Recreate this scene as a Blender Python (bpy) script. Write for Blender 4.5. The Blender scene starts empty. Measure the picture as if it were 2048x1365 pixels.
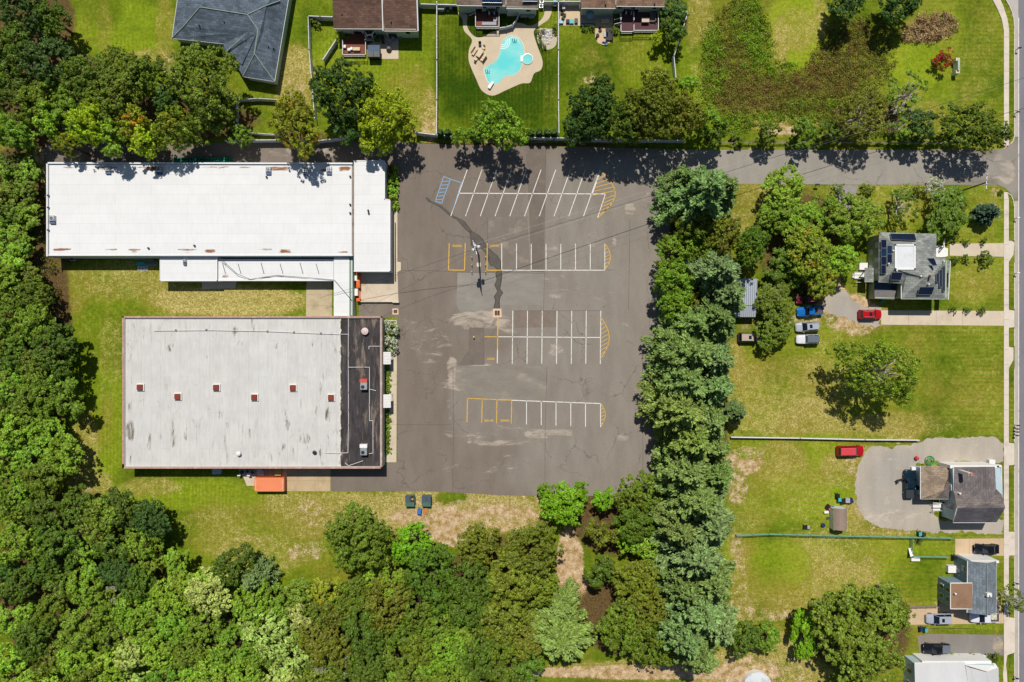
import bpy, math, random
import numpy as np
from mathutils import Vector, Matrix
from mathutils.geometry import delaunay_2d_cdt
R = math.radians
random.seed(7); rng = np.random.default_rng(7)
SC = bpy.context.scene
COL = SC.collection
# ---------------------------------------------------------------- camera, sky, sun, exposure
CAM_H = 136.0
cam_d = bpy.data.cameras.new("camera"); cam = bpy.data.objects.new("camera", cam_d); COL.objects.link(cam)
cam.location = (0, 0, CAM_H); cam.rotation_euler = (0, 0, 0)
cam_d.sensor_width = 36; cam_d.lens = 18.0 * CAM_H / 102.4
cam_d.clip_start = 1; cam_d.clip_end = 6000
SC.camera = cam
SUN_EL, SUN_DX = R(59), -0.07            # sun stands above the top edge of the picture, a touch to the left
world = bpy.data.worlds.new("World"); SC.world = world; world.use_nodes = True
wn = world.node_tree.nodes; wl = world.node_tree.links
bg = wn.get("Background") or wn.new("ShaderNodeBackground")
sky = wn.new("ShaderNodeTexSky"); sky.sky_type = 'NISHITA'; sky.sun_disc = False
sky.sun_elevation = SUN_EL; sky.sun_rotation = math.atan2(SUN_DX, 1.0)
sky.air_density = 1.0; sky.dust_density = 0.6; sky.ozone_density = 1.2
wl.new(sky.outputs[0], bg.inputs[0]); bg.inputs[1].default_value = 0.06
sun_d = bpy.data.lights.new("sun", 'SUN'); sun_d.energy = 4.4; sun_d.angle = R(0.5); sun_d.color = (1.0, 0.955, 0.88)
sun = bpy.data.objects.new("sun", sun_d); COL.objects.link(sun); sun.location = (0, 60, 150)
sdir = Vector((SUN_DX, 1.0, math.tan(SUN_EL) * math.hypot(1, SUN_DX))).normalized()
sun.rotation_euler = sdir.to_track_quat('Z', 'Y').to_euler()
SC.view_settings.view_transform = 'Standard'; SC.view_settings.look = 'None'
SC.view_settings.exposure = 0.0; SC.view_settings.gamma = 1.0
SC.render.resolution_x = 1024; SC.render.resolution_y = 682
SC.cycles.max_bounces = 5; SC.cycles.diffuse_bounces = 2; SC.cycles.glossy_bounces = 2
SC.cycles.transmission_bounces = 3; SC.cycles.transparent_max_bounces = 4
# ---------------------------------------------------------------- helpers
GAIN = 1.18
def lin(c): return c / 12.92 if c <= 0.04045 else ((c + 0.055) / 1.055) ** 2.4
def C(r, g, b, k=1.0):
    return tuple(min(0.85, lin(x / 255.0) / GAIN * k) for x in (r, g, b)) + (1.0,)
def W(px, py, z=0.0):
    s = 1.0 - z / CAM_H
    return Vector(((px - 1024) / 10.0 * s, (682.5 - py) / 10.0 * s, z))
def wx(px, z=0.0): return (px - 1024) / 10.0 * (1 - z / CAM_H)
def wy(py, z=0.0): return (682.5 - py) / 10.0 * (1 - z / CAM_H)

def _nt(name):
    m = bpy.data.materials.new(name); m.use_nodes = True
    nt = m.node_tree
    return m, nt, nt.nodes["Principled BSDF"]
def N(nt, t, **kw):
    n = nt.nodes.new(t)
    for k, v in kw.items(): setattr(n, k, v)
    return n
def mixrgb(nt, fac, a, b, blend='MIX'):
    n = N(nt, "ShaderNodeMix", data_type='RGBA', blend_type=blend)
    for s, v in ((n.inputs[0], fac), (n.inputs[6], a), (n.inputs[7], b)):
        if hasattr(v, 'is_output'): nt.links.new(v, s)
        else: s.default_value = v
    return n.outputs[2]
def mth(nt, op, a, b=0.0, c=0.0, clamp=False):
    n = N(nt, "ShaderNodeMath", operation=op); n.use_clamp = clamp
    for s, v in zip(n.inputs, (a, b, c)):
        if hasattr(v, 'is_output'): nt.links.new(v, s)
        else: s.default_value = v
    return n.outputs[0]
def rng_(nt, v, a, b, c=0.0, d=1.0):
    n = N(nt, "ShaderNodeMapRange"); n.interpolation_type = 'SMOOTHSTEP'
    nt.links.new(v, n.inputs[0])
    for i, x in enumerate((a, b, c, d)): n.inputs[i + 1].default_value = x
    return n.outputs[0]
def pos(nt, sx=1, sy=1, sz=1, rot=0.0):
    g = N(nt, "ShaderNodeNewGeometry"); mp = N(nt, "ShaderNodeMapping")
    nt.links.new(g.outputs["Position"], mp.inputs[0]); mp.inputs[3].default_value = (sx, sy, sz); mp.inputs[2].default_value = (0, 0, rot)
    return mp.outputs[0]
def noise(nt, vec, scale, detail=3, rough=0.55, dist=0.0):
    n = N(nt, "ShaderNodeTexNoise"); nt.links.new(vec, n.inputs["Vector"])
    n.inputs["Scale"].default_value = scale; n.inputs["Detail"].default_value = detail
    n.inputs["Roughness"].default_value = rough; n.inputs["Distortion"].default_value = dist
    return n.outputs[0]
def attr(nt, name):
    return N(nt, "ShaderNodeAttribute", attribute_name=name).outputs["Fac"]
def bump(nt, bs, h, strength, dist=0.05):
    b = N(nt, "ShaderNodeBump"); b.inputs["Strength"].default_value = strength; b.inputs["Distance"].default_value = dist
    nt.links.new(h, b.inputs["Height"]); nt.links.new(b.outputs[0], bs.inputs["Normal"])
_mc = {}
def M(name, col, rough=0.7, var=0.18, scale=1.5, metal=0.0, spec=0.3, bmp=0.0, stretch=(1, 1, 1), dirt=None, dscale=0.4, damt=0.35):
    """plain surface: base colour with uneven wear at two scales"""
    if name in _mc: return _mc[name]
    m, nt, bs = _nt(name)
    v = pos(nt, *stretch)
    n1 = noise(nt, v, scale, 4); n2 = noise(nt, v, scale * 7, 2)
    f = mth(nt, 'ADD', mth(nt, 'MULTIPLY', n1, 0.65), mth(nt, 'MULTIPLY', n2, 0.35))
    f = rng_(nt, f, 0.3, 0.7)
    lo = tuple(c * (1 - var) for c in col[:3]) + (1,); hi = tuple(min(0.9, c * (1 + var)) for c in col[:3]) + (1,)
    c = mixrgb(nt, f, lo, hi)
    if dirt:
        d = rng_(nt, noise(nt, v, dscale, 5, 0.65), 0.5, 0.72, 0, damt)
        c = mixrgb(nt, d, c, dirt)
    nt.links.new(c, bs.inputs["Base Color"])
    bs.inputs["Roughness"].default_value = rough; bs.inputs["Metallic"].default_value = metal
    bs.inputs["Specular IOR Level"].default_value = spec
    if bmp: bump(nt, bs, n2, bmp)
    _mc[name] = m
    return m
def shingle(name, col, ang=0.0, var=0.25, dirt=None, damt=0.4):
    """asphalt shingle: courses of tabs, streaks and patches"""
    if name in _mc: return _mc[name]
    m, nt, bs = _nt(name)
    v = pos(nt, 1, 1, 1, ang)
    bk = N(nt, "ShaderNodeTexBrick"); nt.links.new(v, bk.inputs["Vector"])
    bk.inputs["Scale"].default_value = 1.0; bk.inputs["Brick Width"].default_value = 0.9; bk.inputs["Row Height"].default_value = 0.42
    bk.inputs["Mortar Size"].default_value = 0.035; bk.inputs["Mortar Smooth"].default_value = 0.6
    bk.inputs["Color1"].default_value = tuple(c * (1 - var) for c in col[:3]) + (1,)
    bk.inputs["Color2"].default_value = tuple(c * (1 + var) for c in col[:3]) + (1,)
    bk.inputs["Mortar"].default_value = tuple(c * 0.62 for c in col[:3]) + (1,)
    n1 = rng_(nt, noise(nt, v, 0.45, 5, 0.6), 0.3, 0.7, 0.8, 1.2)
    n2 = rng_(nt, noise(nt, v, 6, 2), 0.3, 0.7, 0.82, 1.18)
    c = mixrgb(nt, 1.0, bk.outputs[0], mth(nt, 'MULTIPLY', n1, n2), 'MULTIPLY')
    if dirt:
        c = mixrgb(nt, rng_(nt, noise(nt, pos(nt, .5, .25, .5), 1.2, 5, 0.6), 0.48, 0.7, 0, damt), c, dirt)
    nt.links.new(c, bs.inputs["Base Color"]); bs.inputs["Roughness"].default_value = 0.85
    bs.inputs["Specular IOR Level"].default_value = 0.2
    bump(nt, bs, bk.outputs[1], -0.4, 0.03)
    _mc[name] = m
    return m
def leafmat(name, autumn=None, amt=0.5, trans=0.3, hue=0.022, vlo=0.62, vhi=1.5, spec=0.4, flower=None, famt=0.3):
    m, nt, bs = _nt(name)
    oi = N(nt, "ShaderNodeObjectInfo"); g = N(nt, "ShaderNodeNewGeometry")
    rnd = g.outputs["Random Per Island"]
    base = oi.outputs["Color"]
    v = pos(nt)
    if autumn:
        base = mixrgb(nt, rng_(nt, noise(nt, v, 0.45, 3, 0.6), 0.62 - amt * 0.3, 0.72 - amt * 0.2), base, autumn)
    hs = N(nt, "ShaderNodeHueSaturation"); nt.links.new(base, hs.inputs["Color"])
    r2 = mth(nt, 'FRACT', mth(nt, 'MULTIPLY', rnd, 17.31))
    nl = noise(nt, v, 0.55, 3)
    hsum = mth(nt, 'ADD', mth(nt, 'MULTIPLY', mth(nt, 'SUBTRACT', r2, 0.5), hue), mth(nt, 'MULTIPLY', mth(nt, 'SUBTRACT', nl, 0.5), 0.05))
    nt.links.new(mth(nt, 'ADD', hsum, 0.5), hs.inputs["Hue"])
    val = mth(nt, 'MULTIPLY', rng_(nt, rnd, 0, 1, vlo, vhi), rng_(nt, nl, 0.3, 0.7, 0.82, 1.2))
    nt.links.new(val, hs.inputs["Value"])
    c = hs.outputs[0]
    if flower:
        c = mixrgb(nt, mth(nt, 'GREATER_THAN', r2, 1 - famt), c, flower)
    nt.links.new(c, bs.inputs["Base Color"]); bs.inputs["Roughness"].default_value = 0.48
    bs.inputs["Specular IOR Level"].default_value = spec
    tr = N(nt, "ShaderNodeBsdfTranslucent"); nt.links.new(c, tr.inputs[0])
    mx = N(nt, "ShaderNodeMixShader"); mx.inputs[0].default_value = trans
    out = nt.nodes["Material Output"]
    nt.links.new(bs.outputs[0], mx.inputs[1]); nt.links.new(tr.outputs[0], mx.inputs[2]); nt.links.new(mx.outputs[0], out.inputs[0])
    return m

class MB:
    def __init__(s): s.v = []; s.f = []; s.g = []
    def add(s, vs, fs):
        o = len(s.v); s.g.append((o, len(s.f))); s.v.extend([tuple(p) for p in vs]); s.f.extend([tuple(i + o for i in f) for f in fs]); return s
    def poly(s, pts): return s.add(pts, [tuple(range(len(pts)))])
    def box(s, x0, x1, y0, y1, z0, z1):
        if x0 > x1: x0, x1 = x1, x0
        if y0 > y1: y0, y1 = y1, y0
        return s.add([(x0, y0, z0), (x1, y0, z0), (x1, y1, z0), (x0, y1, z0), (x0, y0, z1), (x1, y0, z1), (x1, y1, z1), (x0, y1, z1)],
                     [(3, 2, 1, 0), (4, 5, 6, 7), (0, 1, 5, 4), (1, 2, 6, 5), (2, 3, 7, 6), (3, 0, 4, 7)])
    def bevbox(s, x0, x1, y0, y1, z0, z1, b=0.05):
        """box with chamfered vertical and top edges"""
        def ring(i, z): return [(x0 + i, y0 + b, z), (x0 + b, y0 + i, z), (x1 - b, y0 + i, z), (x1 - i, y0 + b, z), (x1 - i, y1 - b, z), (x1 - b, y1 - i, z), (x0 + b, y1 - i, z), (x0 + i, y1 - b, z)]
        vs = ring(0, z0) + ring(0, z1 - b) + ring(b * .7, z1)
        fs = [tuple(range(7, -1, -1)), tuple(range(16, 24))]
        for k in (0, 8):
            for i in range(8): j = (i + 1) % 8; fs.append((k + i, k + j, k + 8 + j, k + 8 + i))
        return s.add(vs, fs)
    def obox(s, c, d, L, w, z0, z1):
        """box centred at c (x,y), long axis along direction d"""
        d = Vector((d[0], d[1])).normalized(); n = Vector((-d.y, d.x)); c = Vector((c[0], c[1]))
        p = [c - d * L / 2 - n * w / 2, c + d * L / 2 - n * w / 2, c + d * L / 2 + n * w / 2, c - d * L / 2 + n * w / 2]
        return s.prism([(q.x, q.y) for q in p], z0, z1)
    def prism(s, pts, z0, z1):
        a = sum(pts[i][0] * pts[(i + 1) % len(pts)][1] - pts[(i + 1) % len(pts)][0] * pts[i][1] for i in range(len(pts)))
        if a < 0: pts = pts[::-1]
        n = len(pts)
        vs = [(p[0], p[1], z0) for p in pts] + [(p[0], p[1], z1) for p in pts]
        fs = [tuple(range(n - 1, -1, -1)), tuple(range(n, 2 * n))] + [(i, (i + 1) % n, n + (i + 1) % n, n + i) for i in range(n)]
        return s.add(vs, fs)
    def tube(s, p0, p1, r0, r1=None, n=6):
        r1 = r0 if r1 is None else r1
        p0 = Vector(p0); p1 = Vector(p1); d = (p1 - p0)
        if d.length < 1e-6: return s
        d.normalize(); a = d.orthogonal().normalized(); b = d.cross(a)
        vs = []
        for p, r in ((p0, r0), (p1, r1)):
            for i in range(n):
                t = 2 * math.pi * i / n; vs.append(p + a * math.cos(t) * r + b * math.sin(t) * r)
        fs = [(i, (i + 1) % n, n + (i + 1) % n, n + i) for i in range(n)] + [tuple(range(n - 1, -1, -1)), tuple(range(n, 2 * n))]
        return s.add(vs, fs)
    def path(s, pts, r, n=5):
        for i in range(len(pts) - 1):
            rr = r if not isinstance(r, (list, tuple)) else r[i]; r2 = r if not isinstance(r, (list, tuple)) else r[i + 1]
            s.tube(pts[i], pts[i + 1], rr, r2, n)
        return s
    def lathe(s, c, prof, n=16):
        vs = []; fs = []
        for r, z in prof:
            for i in range(n):
                t = 2 * math.pi * i / n; vs.append((c[0] + r * math.cos(t), c[1] + r * math.sin(t), c[2] + z))
        for k in range(len(prof) - 1):
            for i in range(n):
                j = (i + 1) % n; fs.append((k * n + i, k * n + j, (k + 1) * n + j, (k + 1) * n + i))
        fs.append(tuple(range(n - 1, -1, -1))); fs.append(tuple(range((len(prof) - 1) * n, len(prof) * n)))
        return s.add(vs, fs)
    def slab(s, pts, t=0.15):
        """a roof plane (3-D polygon) given a thickness downward"""
        n = len(pts); pts = [Vector(p) for p in pts]
        vs = pts + [p - Vector((0, 0, t)) for p in pts]
        return s.add(vs, [tuple(range(n)), tuple(range(2 * n - 1, n - 1, -1))] + [(i, n + i, n + (i + 1) % n, (i + 1) % n) for i in range(n)])
    def build(s, name, mat, parent=None, origin=None, smooth=False):
        o = Vector(origin) if origin is not None else (parent.location if parent is not None and parent.get('_w') else Vector((0, 0, 0)))
        me = bpy.data.meshes.new(name)
        me.from_pydata([(p[0] - o[0], p[1] - o[1], p[2] - o[2]) for p in s.v], [], s.f); me.update()
        if smooth: me.polygons.foreach_set("use_smooth", [True] * len(me.polygons))
        if mat is not None: me.materials.append(mat)
        ob = bpy.data.objects.new(name, me); COL.objects.link(ob)
        if parent is not None: ob.parent = parent
        else: ob.location = o
        return ob
def each(mb, name, mat, parent, origin=None, smooth=False):
    """one object for every shape that was added to mb"""
    g = mb.g + [(len(mb.v), len(mb.f))]
    for (a, fa), (b, fb) in zip(g[:-1], g[1:]):
        m = MB(); m.add(mb.v[a:b], [tuple(i - a for i in f) for f in mb.f[fa:fb]]); m.build(name, mat, parent, origin, smooth)
def tag(o, label=None, cat=None, group=None, kind=None):
    if label: o['label'] = label
    if cat: o['category'] = cat
    if group: o['group'] = group
    if kind: o['kind'] = kind
    return o
def thing(name, label, cat, loc, rz=0.0, group=None, world=True):
    o = bpy.data.objects.new(name, None); COL.objects.link(o); o.location = loc; o.rotation_euler = (0, 0, rz)
    o.empty_display_size = 0.3
    if world: o['_w'] = 1
    return tag(o, label, cat, group)
def copy_tree(o, parent=None):
    c = o.copy(); COL.objects.link(c)
    if parent is not None: c.parent = parent
    for ch in o.children: copy_tree(ch, c)
    return c
# soft fields laid out over the plan: every entry is (px, py, rx, ry, value)
def field(X, Y, z, lst, base=0.0):
    s = 1 - z / CAM_H
    px = 1024 + X * 10 / s; py = 682.5 - Y * 10 / s
    out = np.full(px.shape, base, float)
    for e in lst:
        x, y, rx, ry, v = e[:5]
        d = np.sqrt(((px - x) / rx) ** 2 + ((py - y) / ry) ** 2)
        w = np.clip((1.25 - d) / 0.5, 0, 1); w = w * w * (3 - 2 * w)
        out = out * (1 - w) + v * w
    return out
def setattrs(me, z, fields):
    n = len(me.vertices); co = np.empty(n * 3); me.vertices.foreach_get('co', co); co = co.reshape(-1, 3)
    for k, (lst, base) in fields.items():
        a = me.attributes.new(k, 'FLOAT', 'POINT'); a.data.foreach_set('value', field(co[:, 0], co[:, 1], z, lst, base).astype(np.float32))
def ragged(pts, amp=3.0, step=6.0, seed=1):
    """outline with a worn, uneven edge (photo pixels)"""
    rr = np.random.default_rng(seed); out = []; v = 0
    for i in range(len(pts)):
        a, b = Vector(pts[i]), Vector(pts[(i + 1) % len(pts)]); L = (b - a).length; n = max(1, int(L / step)); d = (b - a) / max(L, 1e-6)
        for k in range(n): v = v * .55 + rr.normal() * amp * .5; p = a.lerp(b, k / n) + Vector((-d.y, d.x)) * v; out.append((p.x, p.y))
    return out
def sheet(name, pts, z, mat, step=None, fields=None, parent=None, kind='structure', px=True):
    P = [W(*p, z) for p in pts] if px else [Vector((p[0], p[1], z)) for p in pts]
    mb = MB()
    if step is None:
        a = sum(P[i].x * P[(i + 1) % len(P)].y - P[(i + 1) % len(P)].x * P[i].y for i in range(len(P)))
        mb.poly(P if a > 0 else P[::-1])
    else:
        vs = [Vector((p.x, p.y)) for p in P]; n = len(vs)
        xs = np.arange(min(p.x for p in vs) + step / 2, max(p.x for p in vs), step); ys = np.arange(min(p.y for p in vs) + step / 2, max(p.y for p in vs), step)
        gx, gy = np.meshgrid(xs, ys); gx = gx.ravel(); gy = gy.ravel(); ins = np.zeros(gx.shape, bool)
        for i in range(n):
            a, b = vs[i], vs[(i + 1) % n]
            c = ((a.y > gy) != (b.y > gy)) & (gx < (b.x - a.x) * (gy - a.y) / ((b.y - a.y) or 1e-9) + a.x); ins ^= c
        pts2 = vs + [Vector((x, y)) for x, y in zip(gx[ins], gy[ins])]
        r = delaunay_2d_cdt(pts2, [], [list(range(n))], 1, 1e-4)
        mb.add([(p.x, p.y, z) for p in r[0]], r[2])
    ob = mb.build(name, mat, parent)
    if step is not None and len(ob.data.polygons) and ob.data.polygons[0].normal.z < 0: ob.data.flip_normals()
    if fields: setattrs(ob.data, z, fields)
    if parent is None and kind: ob['kind'] = kind
    return ob
def strip(mb, pts, w, z, closed=False):
    """flat painted line of width w along a list of (x,y)"""
    P = [Vector((p[0], p[1])) for p in pts]
    for i in range(len(P) - 1):
        d = (P[i + 1] - P[i])
        if d.length < 1e-6: continue
        d.normalize(); n = Vector((-d.y, d.x)) * w / 2; a, b = P[i] - n, P[i + 1] - n; c, e = P[i + 1] + n, P[i] + n
        mb.poly([(a.x, a.y, z), (b.x, b.y, z), (c.x, c.y, z), (e.x, e.y, z)])
    return mb
# ================================================================ GROUND
m, nt, bs = _nt("lawn")
v = pos(nt); n_hi = noise(nt, v, 3.2, 3, 0.75); n_mid = noise(nt, v, 0.7, 4, 0.65); n_lo = noise(nt, v, 0.09, 4, 0.6)
n_f = noise(nt, v, 7.0, 2, 0.7)
gr = mth(nt, 'ADD', attr(nt, 'bright'), mth(nt, 'MULTIPLY', mth(nt, 'SUBTRACT', n_lo, 0.5), 1.3))
gr = mth(nt, 'ADD', gr, mth(nt, 'MULTIPLY', mth(nt, 'SUBTRACT', n_mid, 0.5), 0.7), clamp=True)
green = mixrgb(nt, gr, C(54, 82, 6), C(144, 164, 34))
mow = N(nt, "ShaderNodeTexWave", wave_type='BANDS', bands_direction='X'); nt.links.new(pos(nt, .42, .02, 1), mow.inputs[0])
mow.inputs["Scale"].default_value = 1; mow.inputs["Distortion"].default_value = 4; mow.inputs["Detail"].default_value = 2
green = mixrgb(nt, rng_(nt, mth(nt, 'ADD', noise(nt, v, 0.07, 4, 0.65), mth(nt, 'MULTIPLY', attr(nt, 'dry'), .45)), 0.5, 0.85, 0, .8), green, C(148, 136, 52))
mow2 = N(nt, "ShaderNodeTexWave", wave_type='BANDS', bands_direction='Y'); nt.links.new(pos(nt, .02, .38, 1), mow2.inputs[0])
mow2.inputs["Scale"].default_value = 1; mow2.inputs["Distortion"].default_value = 4; mow2.inputs["Detail"].default_value = 3
gsep = N(nt, "ShaderNodeSeparateXYZ"); nt.links.new(pos(nt), gsep.inputs[0]); east = rng_(nt, gsep.outputs[0], 40, 44)
stripe = mixrgb(nt, east, mow.outputs[1], mow2.outputs[1])
green = mixrgb(nt, mth(nt, 'MULTIPLY', mth(nt, 'MULTIPLY', stripe, rng_(nt, n_lo, .35, .6)), 0.5), green, mixrgb(nt, east, C(112, 118, 22), C(156, 142, 58)))
sp = mth(nt, 'ADD', mth(nt, 'MULTIPLY', mth(nt, 'SUBTRACT', n_hi, 0.5), 1.9), mth(nt, 'MULTIPLY', mth(nt, 'SUBTRACT', n_mid, 0.5), 1.6))
sp = mth(nt, 'ADD', sp, mth(nt, 'MULTIPLY', mth(nt, 'SUBTRACT', n_lo, 0.5), 0.9))
dry = rng_(nt, mth(nt, 'ADD', attr(nt, 'dry'), sp), 0.25, 1.15)
tan = mixrgb(nt, rng_(nt, n_hi, 0.35, 0.65), C(156, 142, 66), C(208, 190, 126))
c = mixrgb(nt, dry, green, tan)
bare = rng_(nt, mth(nt, 'ADD', attr(nt, 'bare'), mth(nt, 'MULTIPLY', sp, 0.8)), 0.45, 0.85)
dirt = mixrgb(nt, rng_(nt, mth(nt, 'ADD', n_mid, mth(nt, 'MULTIPLY', n_f, 0.4)), 0.5, 0.9), C(176, 138, 92), C(216, 192, 156))
c = mixrgb(nt, bare, c, dirt)
lit = rng_(nt, mth(nt, 'ADD', attr(nt, 'litter'), mth(nt, 'MULTIPLY', sp, 0.5)), 0.4, 0.8)
c = mixrgb(nt, lit, c, mixrgb(nt, rng_(nt, n_hi, .3, .7), C(78, 62, 38), C(122, 100, 62)))
c = mixrgb(nt, 1.0, c, mth(nt, 'MULTIPLY', rng_(nt, n_f, 0.25, 0.75, 0.7, 1.32), rng_(nt, noise(nt, v, 1.5, 4, .7), .3, .7, .78, 1.22)), 'MULTIPLY')
nt.links.new(c, bs.inputs[0]); bs.inputs["Roughness"].default_value = 0.95; bs.inputs["Specular IOR Level"].default_value = 0.1
bump(nt, bs, mth(nt, 'ADD', n_f, n_hi), 0.8, 0.12)
LAWN = m
def axis(a, b, step, far):
    inner = np.arange(a, b + step / 2, step); out = []; d = step; x = 0
    while x < far: d *= 1.35; x += d; out.append(x)
    return np.concatenate([a - np.array(out[::-1]), inner, b + np.array(out)])
gx = axis(-125, 125, 0.5, 2500); gy = axis(-85, 85, 0.5, 2500)
XX, YY = np.meshgrid(gx, gy); nx, ny = len(gx), len(gy)
me = bpy.data.meshes.new("ground"); co = np.zeros((nx * ny, 3)); co[:, 0] = XX.ravel(); co[:, 1] = YY.ravel()
i = (np.arange(ny - 1)[:, None] * nx + np.arange(nx - 1)[None, :]).ravel()
q = np.stack([i, i + 1, i + nx + 1, i + nx], 1)
me.vertices.add(len(co)); me.vertices.foreach_set('co', co.ravel())
me.loops.add(q.size); me.loops.foreach_set('vertex_index', q.ravel())
me.polygons.add(len(q)); me.polygons.foreach_set('loop_start', np.arange(0, q.size, 4)); me.polygons.foreach_set('loop_total', np.full(len(q), 4))
me.update(); me.validate(); me.materials.append(LAWN)
BRIGHT = [(1595, 64, 62, 74, 1.0), (250, 60, 110, 60, .85), (205, 20, 40, 40, .45), (560, 60, 40, 60, .6), (740, 150, 140, 110, .75), (1000, 150, 120, 130, .0), (900, 120, 30, 90, .08),
          (1235, 140, 120, 100, .3), (1290, 130, 50, 50, .6), (1400, 110, 40, 90, .6), (1595, 64, 62, 74, 1.0), (1880, 120, 75, 110, .72), (1960, 160, 50, 140, .45), (1830, 130, 55, 45, .95),
          (160, 620, 60, 110, .5), (200, 850, 60, 120, .8), (260, 570, 140, 50, .65), (450, 990, 260, 30, .85), (560, 1080, 200, 60, .7),
          (1650, 760, 220, 110, .62), (1500, 820, 60, 40, .8), (1930, 720, 90, 120, .45), (1950, 560, 60, 45, .7), (1960, 450, 60, 90, .6), (1760, 390, 240, 20, .6),
          (1600, 960, 150, 90, .8), (1700, 1000, 50, 60, .95), (1580, 1140, 160, 60, .85), (1800, 1130, 110, 70, .8), (1860, 1170, 90, 60, .5),
          (1940, 921, 60, 8, .9), (2022, 700, 6, 700, .4), (1900, 1253, 110, 9, .7)]
DRY = [(1595, 62, 58, 68, -.2), (1595, 58, 38, 48, .42), (250, 55, 60, 60, -.25), (210, 60, 18, 60, .3), (330, 60, 20, 60, .45), (300, 110, 60, 14, .5), (560, 30, 25, 60, .1), (592, 160, 40, 70, .75), (578, 215, 30, 40, .55),
       (830, 200, 40, 70, .35), (860, 235, 16, 60, .7), (770, 110, 60, 60, .1), (1000, 150, 120, 140, -.3), (1235, 140, 130, 110, .0), (1180, 150, 40, 60, .25), (1290, 110, 70, 45, .15), (1100, 200, 14, 80, .15),
       (1400, 60, 30, 80, .5), (1560, 90, 16, 60, .55), (1640, 40, 16, 50, .5), (1400, 150, 20, 60, .3), (1880, 70, 60, 40, .15), (1960, 150, 40, 130, .22), (1830, 130, 60, 50, -.3), (1850, 60, 50, 26, .55),
       (1560, 245, 90, 20, .55), (1850, 240, 60, 40, .3),
       (165, 560, 60, 20, .45), (260, 560, 150, 40, .5), (460, 603, 160, 32, .85), (140, 590, 30, 40, .35), (170, 900, 30, 80, .55), (215, 740, 16, 110, .35), (235, 700, 12, 60, .4), (180, 970, 50, 30, .6),
       (300, 975, 60, 20, .5), (600, 1040, 110, 40, .6), (460, 1060, 120, 50, .35), (520, 1110, 90, 40, .55), (700, 1005, 110, 18, .55), (900, 1025, 200, 50, .9), (640, 1000, 120, 14, .6), (700, 1010, 90, 20, .7), (900, 995, 30, 14, .1),
       (1500, 420, 60, 60, .5), (1660, 395, 90, 40, .4), (1800, 400, 90, 40, .3), (1950, 450, 60, 60, .25), (1940, 570, 60, 40, .3), (1950, 400, 60, 22, .3),
       (1620, 770, 150, 60, .45), (1560, 830, 140, 40, .6), (1470, 760, 26, 90, .5), (1880, 760, 130, 110, .18), (1700, 690, 60, 30, .3), (1800, 850, 110, 26, .5), (1640, 850, 160, 18, .6),
       (1560, 930, 60, 50, .5), (1500, 1000, 60, 60, .35), (1600, 1000, 70, 60, .3), (1690, 940, 50, 40, .55), (1730, 930, 30, 40, .7), (1705, 1030, 26, 30, .6), (1760, 1065, 70, 12, .5),
       (1640, 1120, 110, 60, .45), (1700, 1150, 60, 40, .65), (1620, 1190, 110, 40, .45), (1490, 1180, 30, 90, .5), (1780, 1200, 40, 40, .5), (1850, 1150, 70, 60, -.1), (1560, 1130, 60, 50, .1),
       (1560, 1330, 110, 70, .7), (1440, 1340, 80, 40, .7), (1620, 1300, 40, 60, .6), (1730, 640, 60, 30, .5), (1300, 1340, 200, 20, .7), (540, 1345, 90, 20, .6), (20, 320, 26, 40, .5)]
BARE = [(900, 1015, 130, 18, .6), (1010, 1035, 80, 30, .8), (905, 1045, 70, 24, .85), (640, 1060, 36, 50, .45), (1790, 884, 40, 8, .4), (1720, 1000, 16, 60, .6), (1712, 930, 26, 36, .62), (1790, 1060, 70, 12, .6), (1860, 876, 90, 8, .5), (1830, 1060, 60, 10, .55), (592, 190, 30, 40, .55), (330, 130, 24, 26, .6), (858, 260, 18, 26, .6), (1180, 160, 16, 14, .6), (1405, 55, 14, 30, .4), (1570, 262, 46, 12, .8), (100, 310, 40, 26, .75), (85, 380, 10, 60, .7), (80, 460, 9, 60, .6),
        (165, 985, 24, 20, .65), (350, 975, 40, 10, .35), (620, 1020, 30, 30, .55), (610, 1105, 45, 22, .65), (500, 1080, 60, 16, .35), (830, 1035, 60, 20, .75), (870, 1060, 60, 26, .85), (930, 1075, 60, 26, .8), (1000, 1050, 90, 16, .6), (1060, 1000, 70, 14, .5),
        (1140, 1130, 30, 90, 1.0), (1150, 1190, 40, 40, 1.0), (1180, 1215, 40, 26, .9), (1150, 990, 90, 16, .6),
        (1485, 925, 45, 28, .9), (1475, 975, 26, 40, .75), (1500, 905, 36, 14, .6), (1475, 1130, 18, 90, .55), (1520, 1000, 14, 26, .4), (1480, 1210, 30, 50, .5), (1540, 1230, 60, 16, .55),
        (1690, 622, 60, 42, .95), (1665, 580, 24, 40, .9), (1720, 655, 40, 20, .75), (1640, 640, 36, 16, .6), (1600, 640, 50, 10, .6), (1500, 650, 30, 14, .6), (1725, 960, 22, 40, .55), (1715, 1010, 14, 40, .5), (1745, 1050, 30, 14, .5),
        (1500, 1345, 70, 40, .75), (1300, 1345, 300, 16, .9), (1600, 1330, 40, 40, .5), (540, 1345, 80, 22, .8), (1500, 300, 36, 10, .5), (1690, 1175, 60, 20, .35), (1620, 1290, 30, 50, .5), (1780, 1215, 30, 20, .4),
        (1975, 425, 40, 30, .45), (1545, 415, 30, 60, .4), (1465, 455, 20, 30, .6), (1990, 380, 12, 14, .6), (1870, 1215, 6, 30, .4), (1120, 283, 260, 10, .5)]
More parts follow.
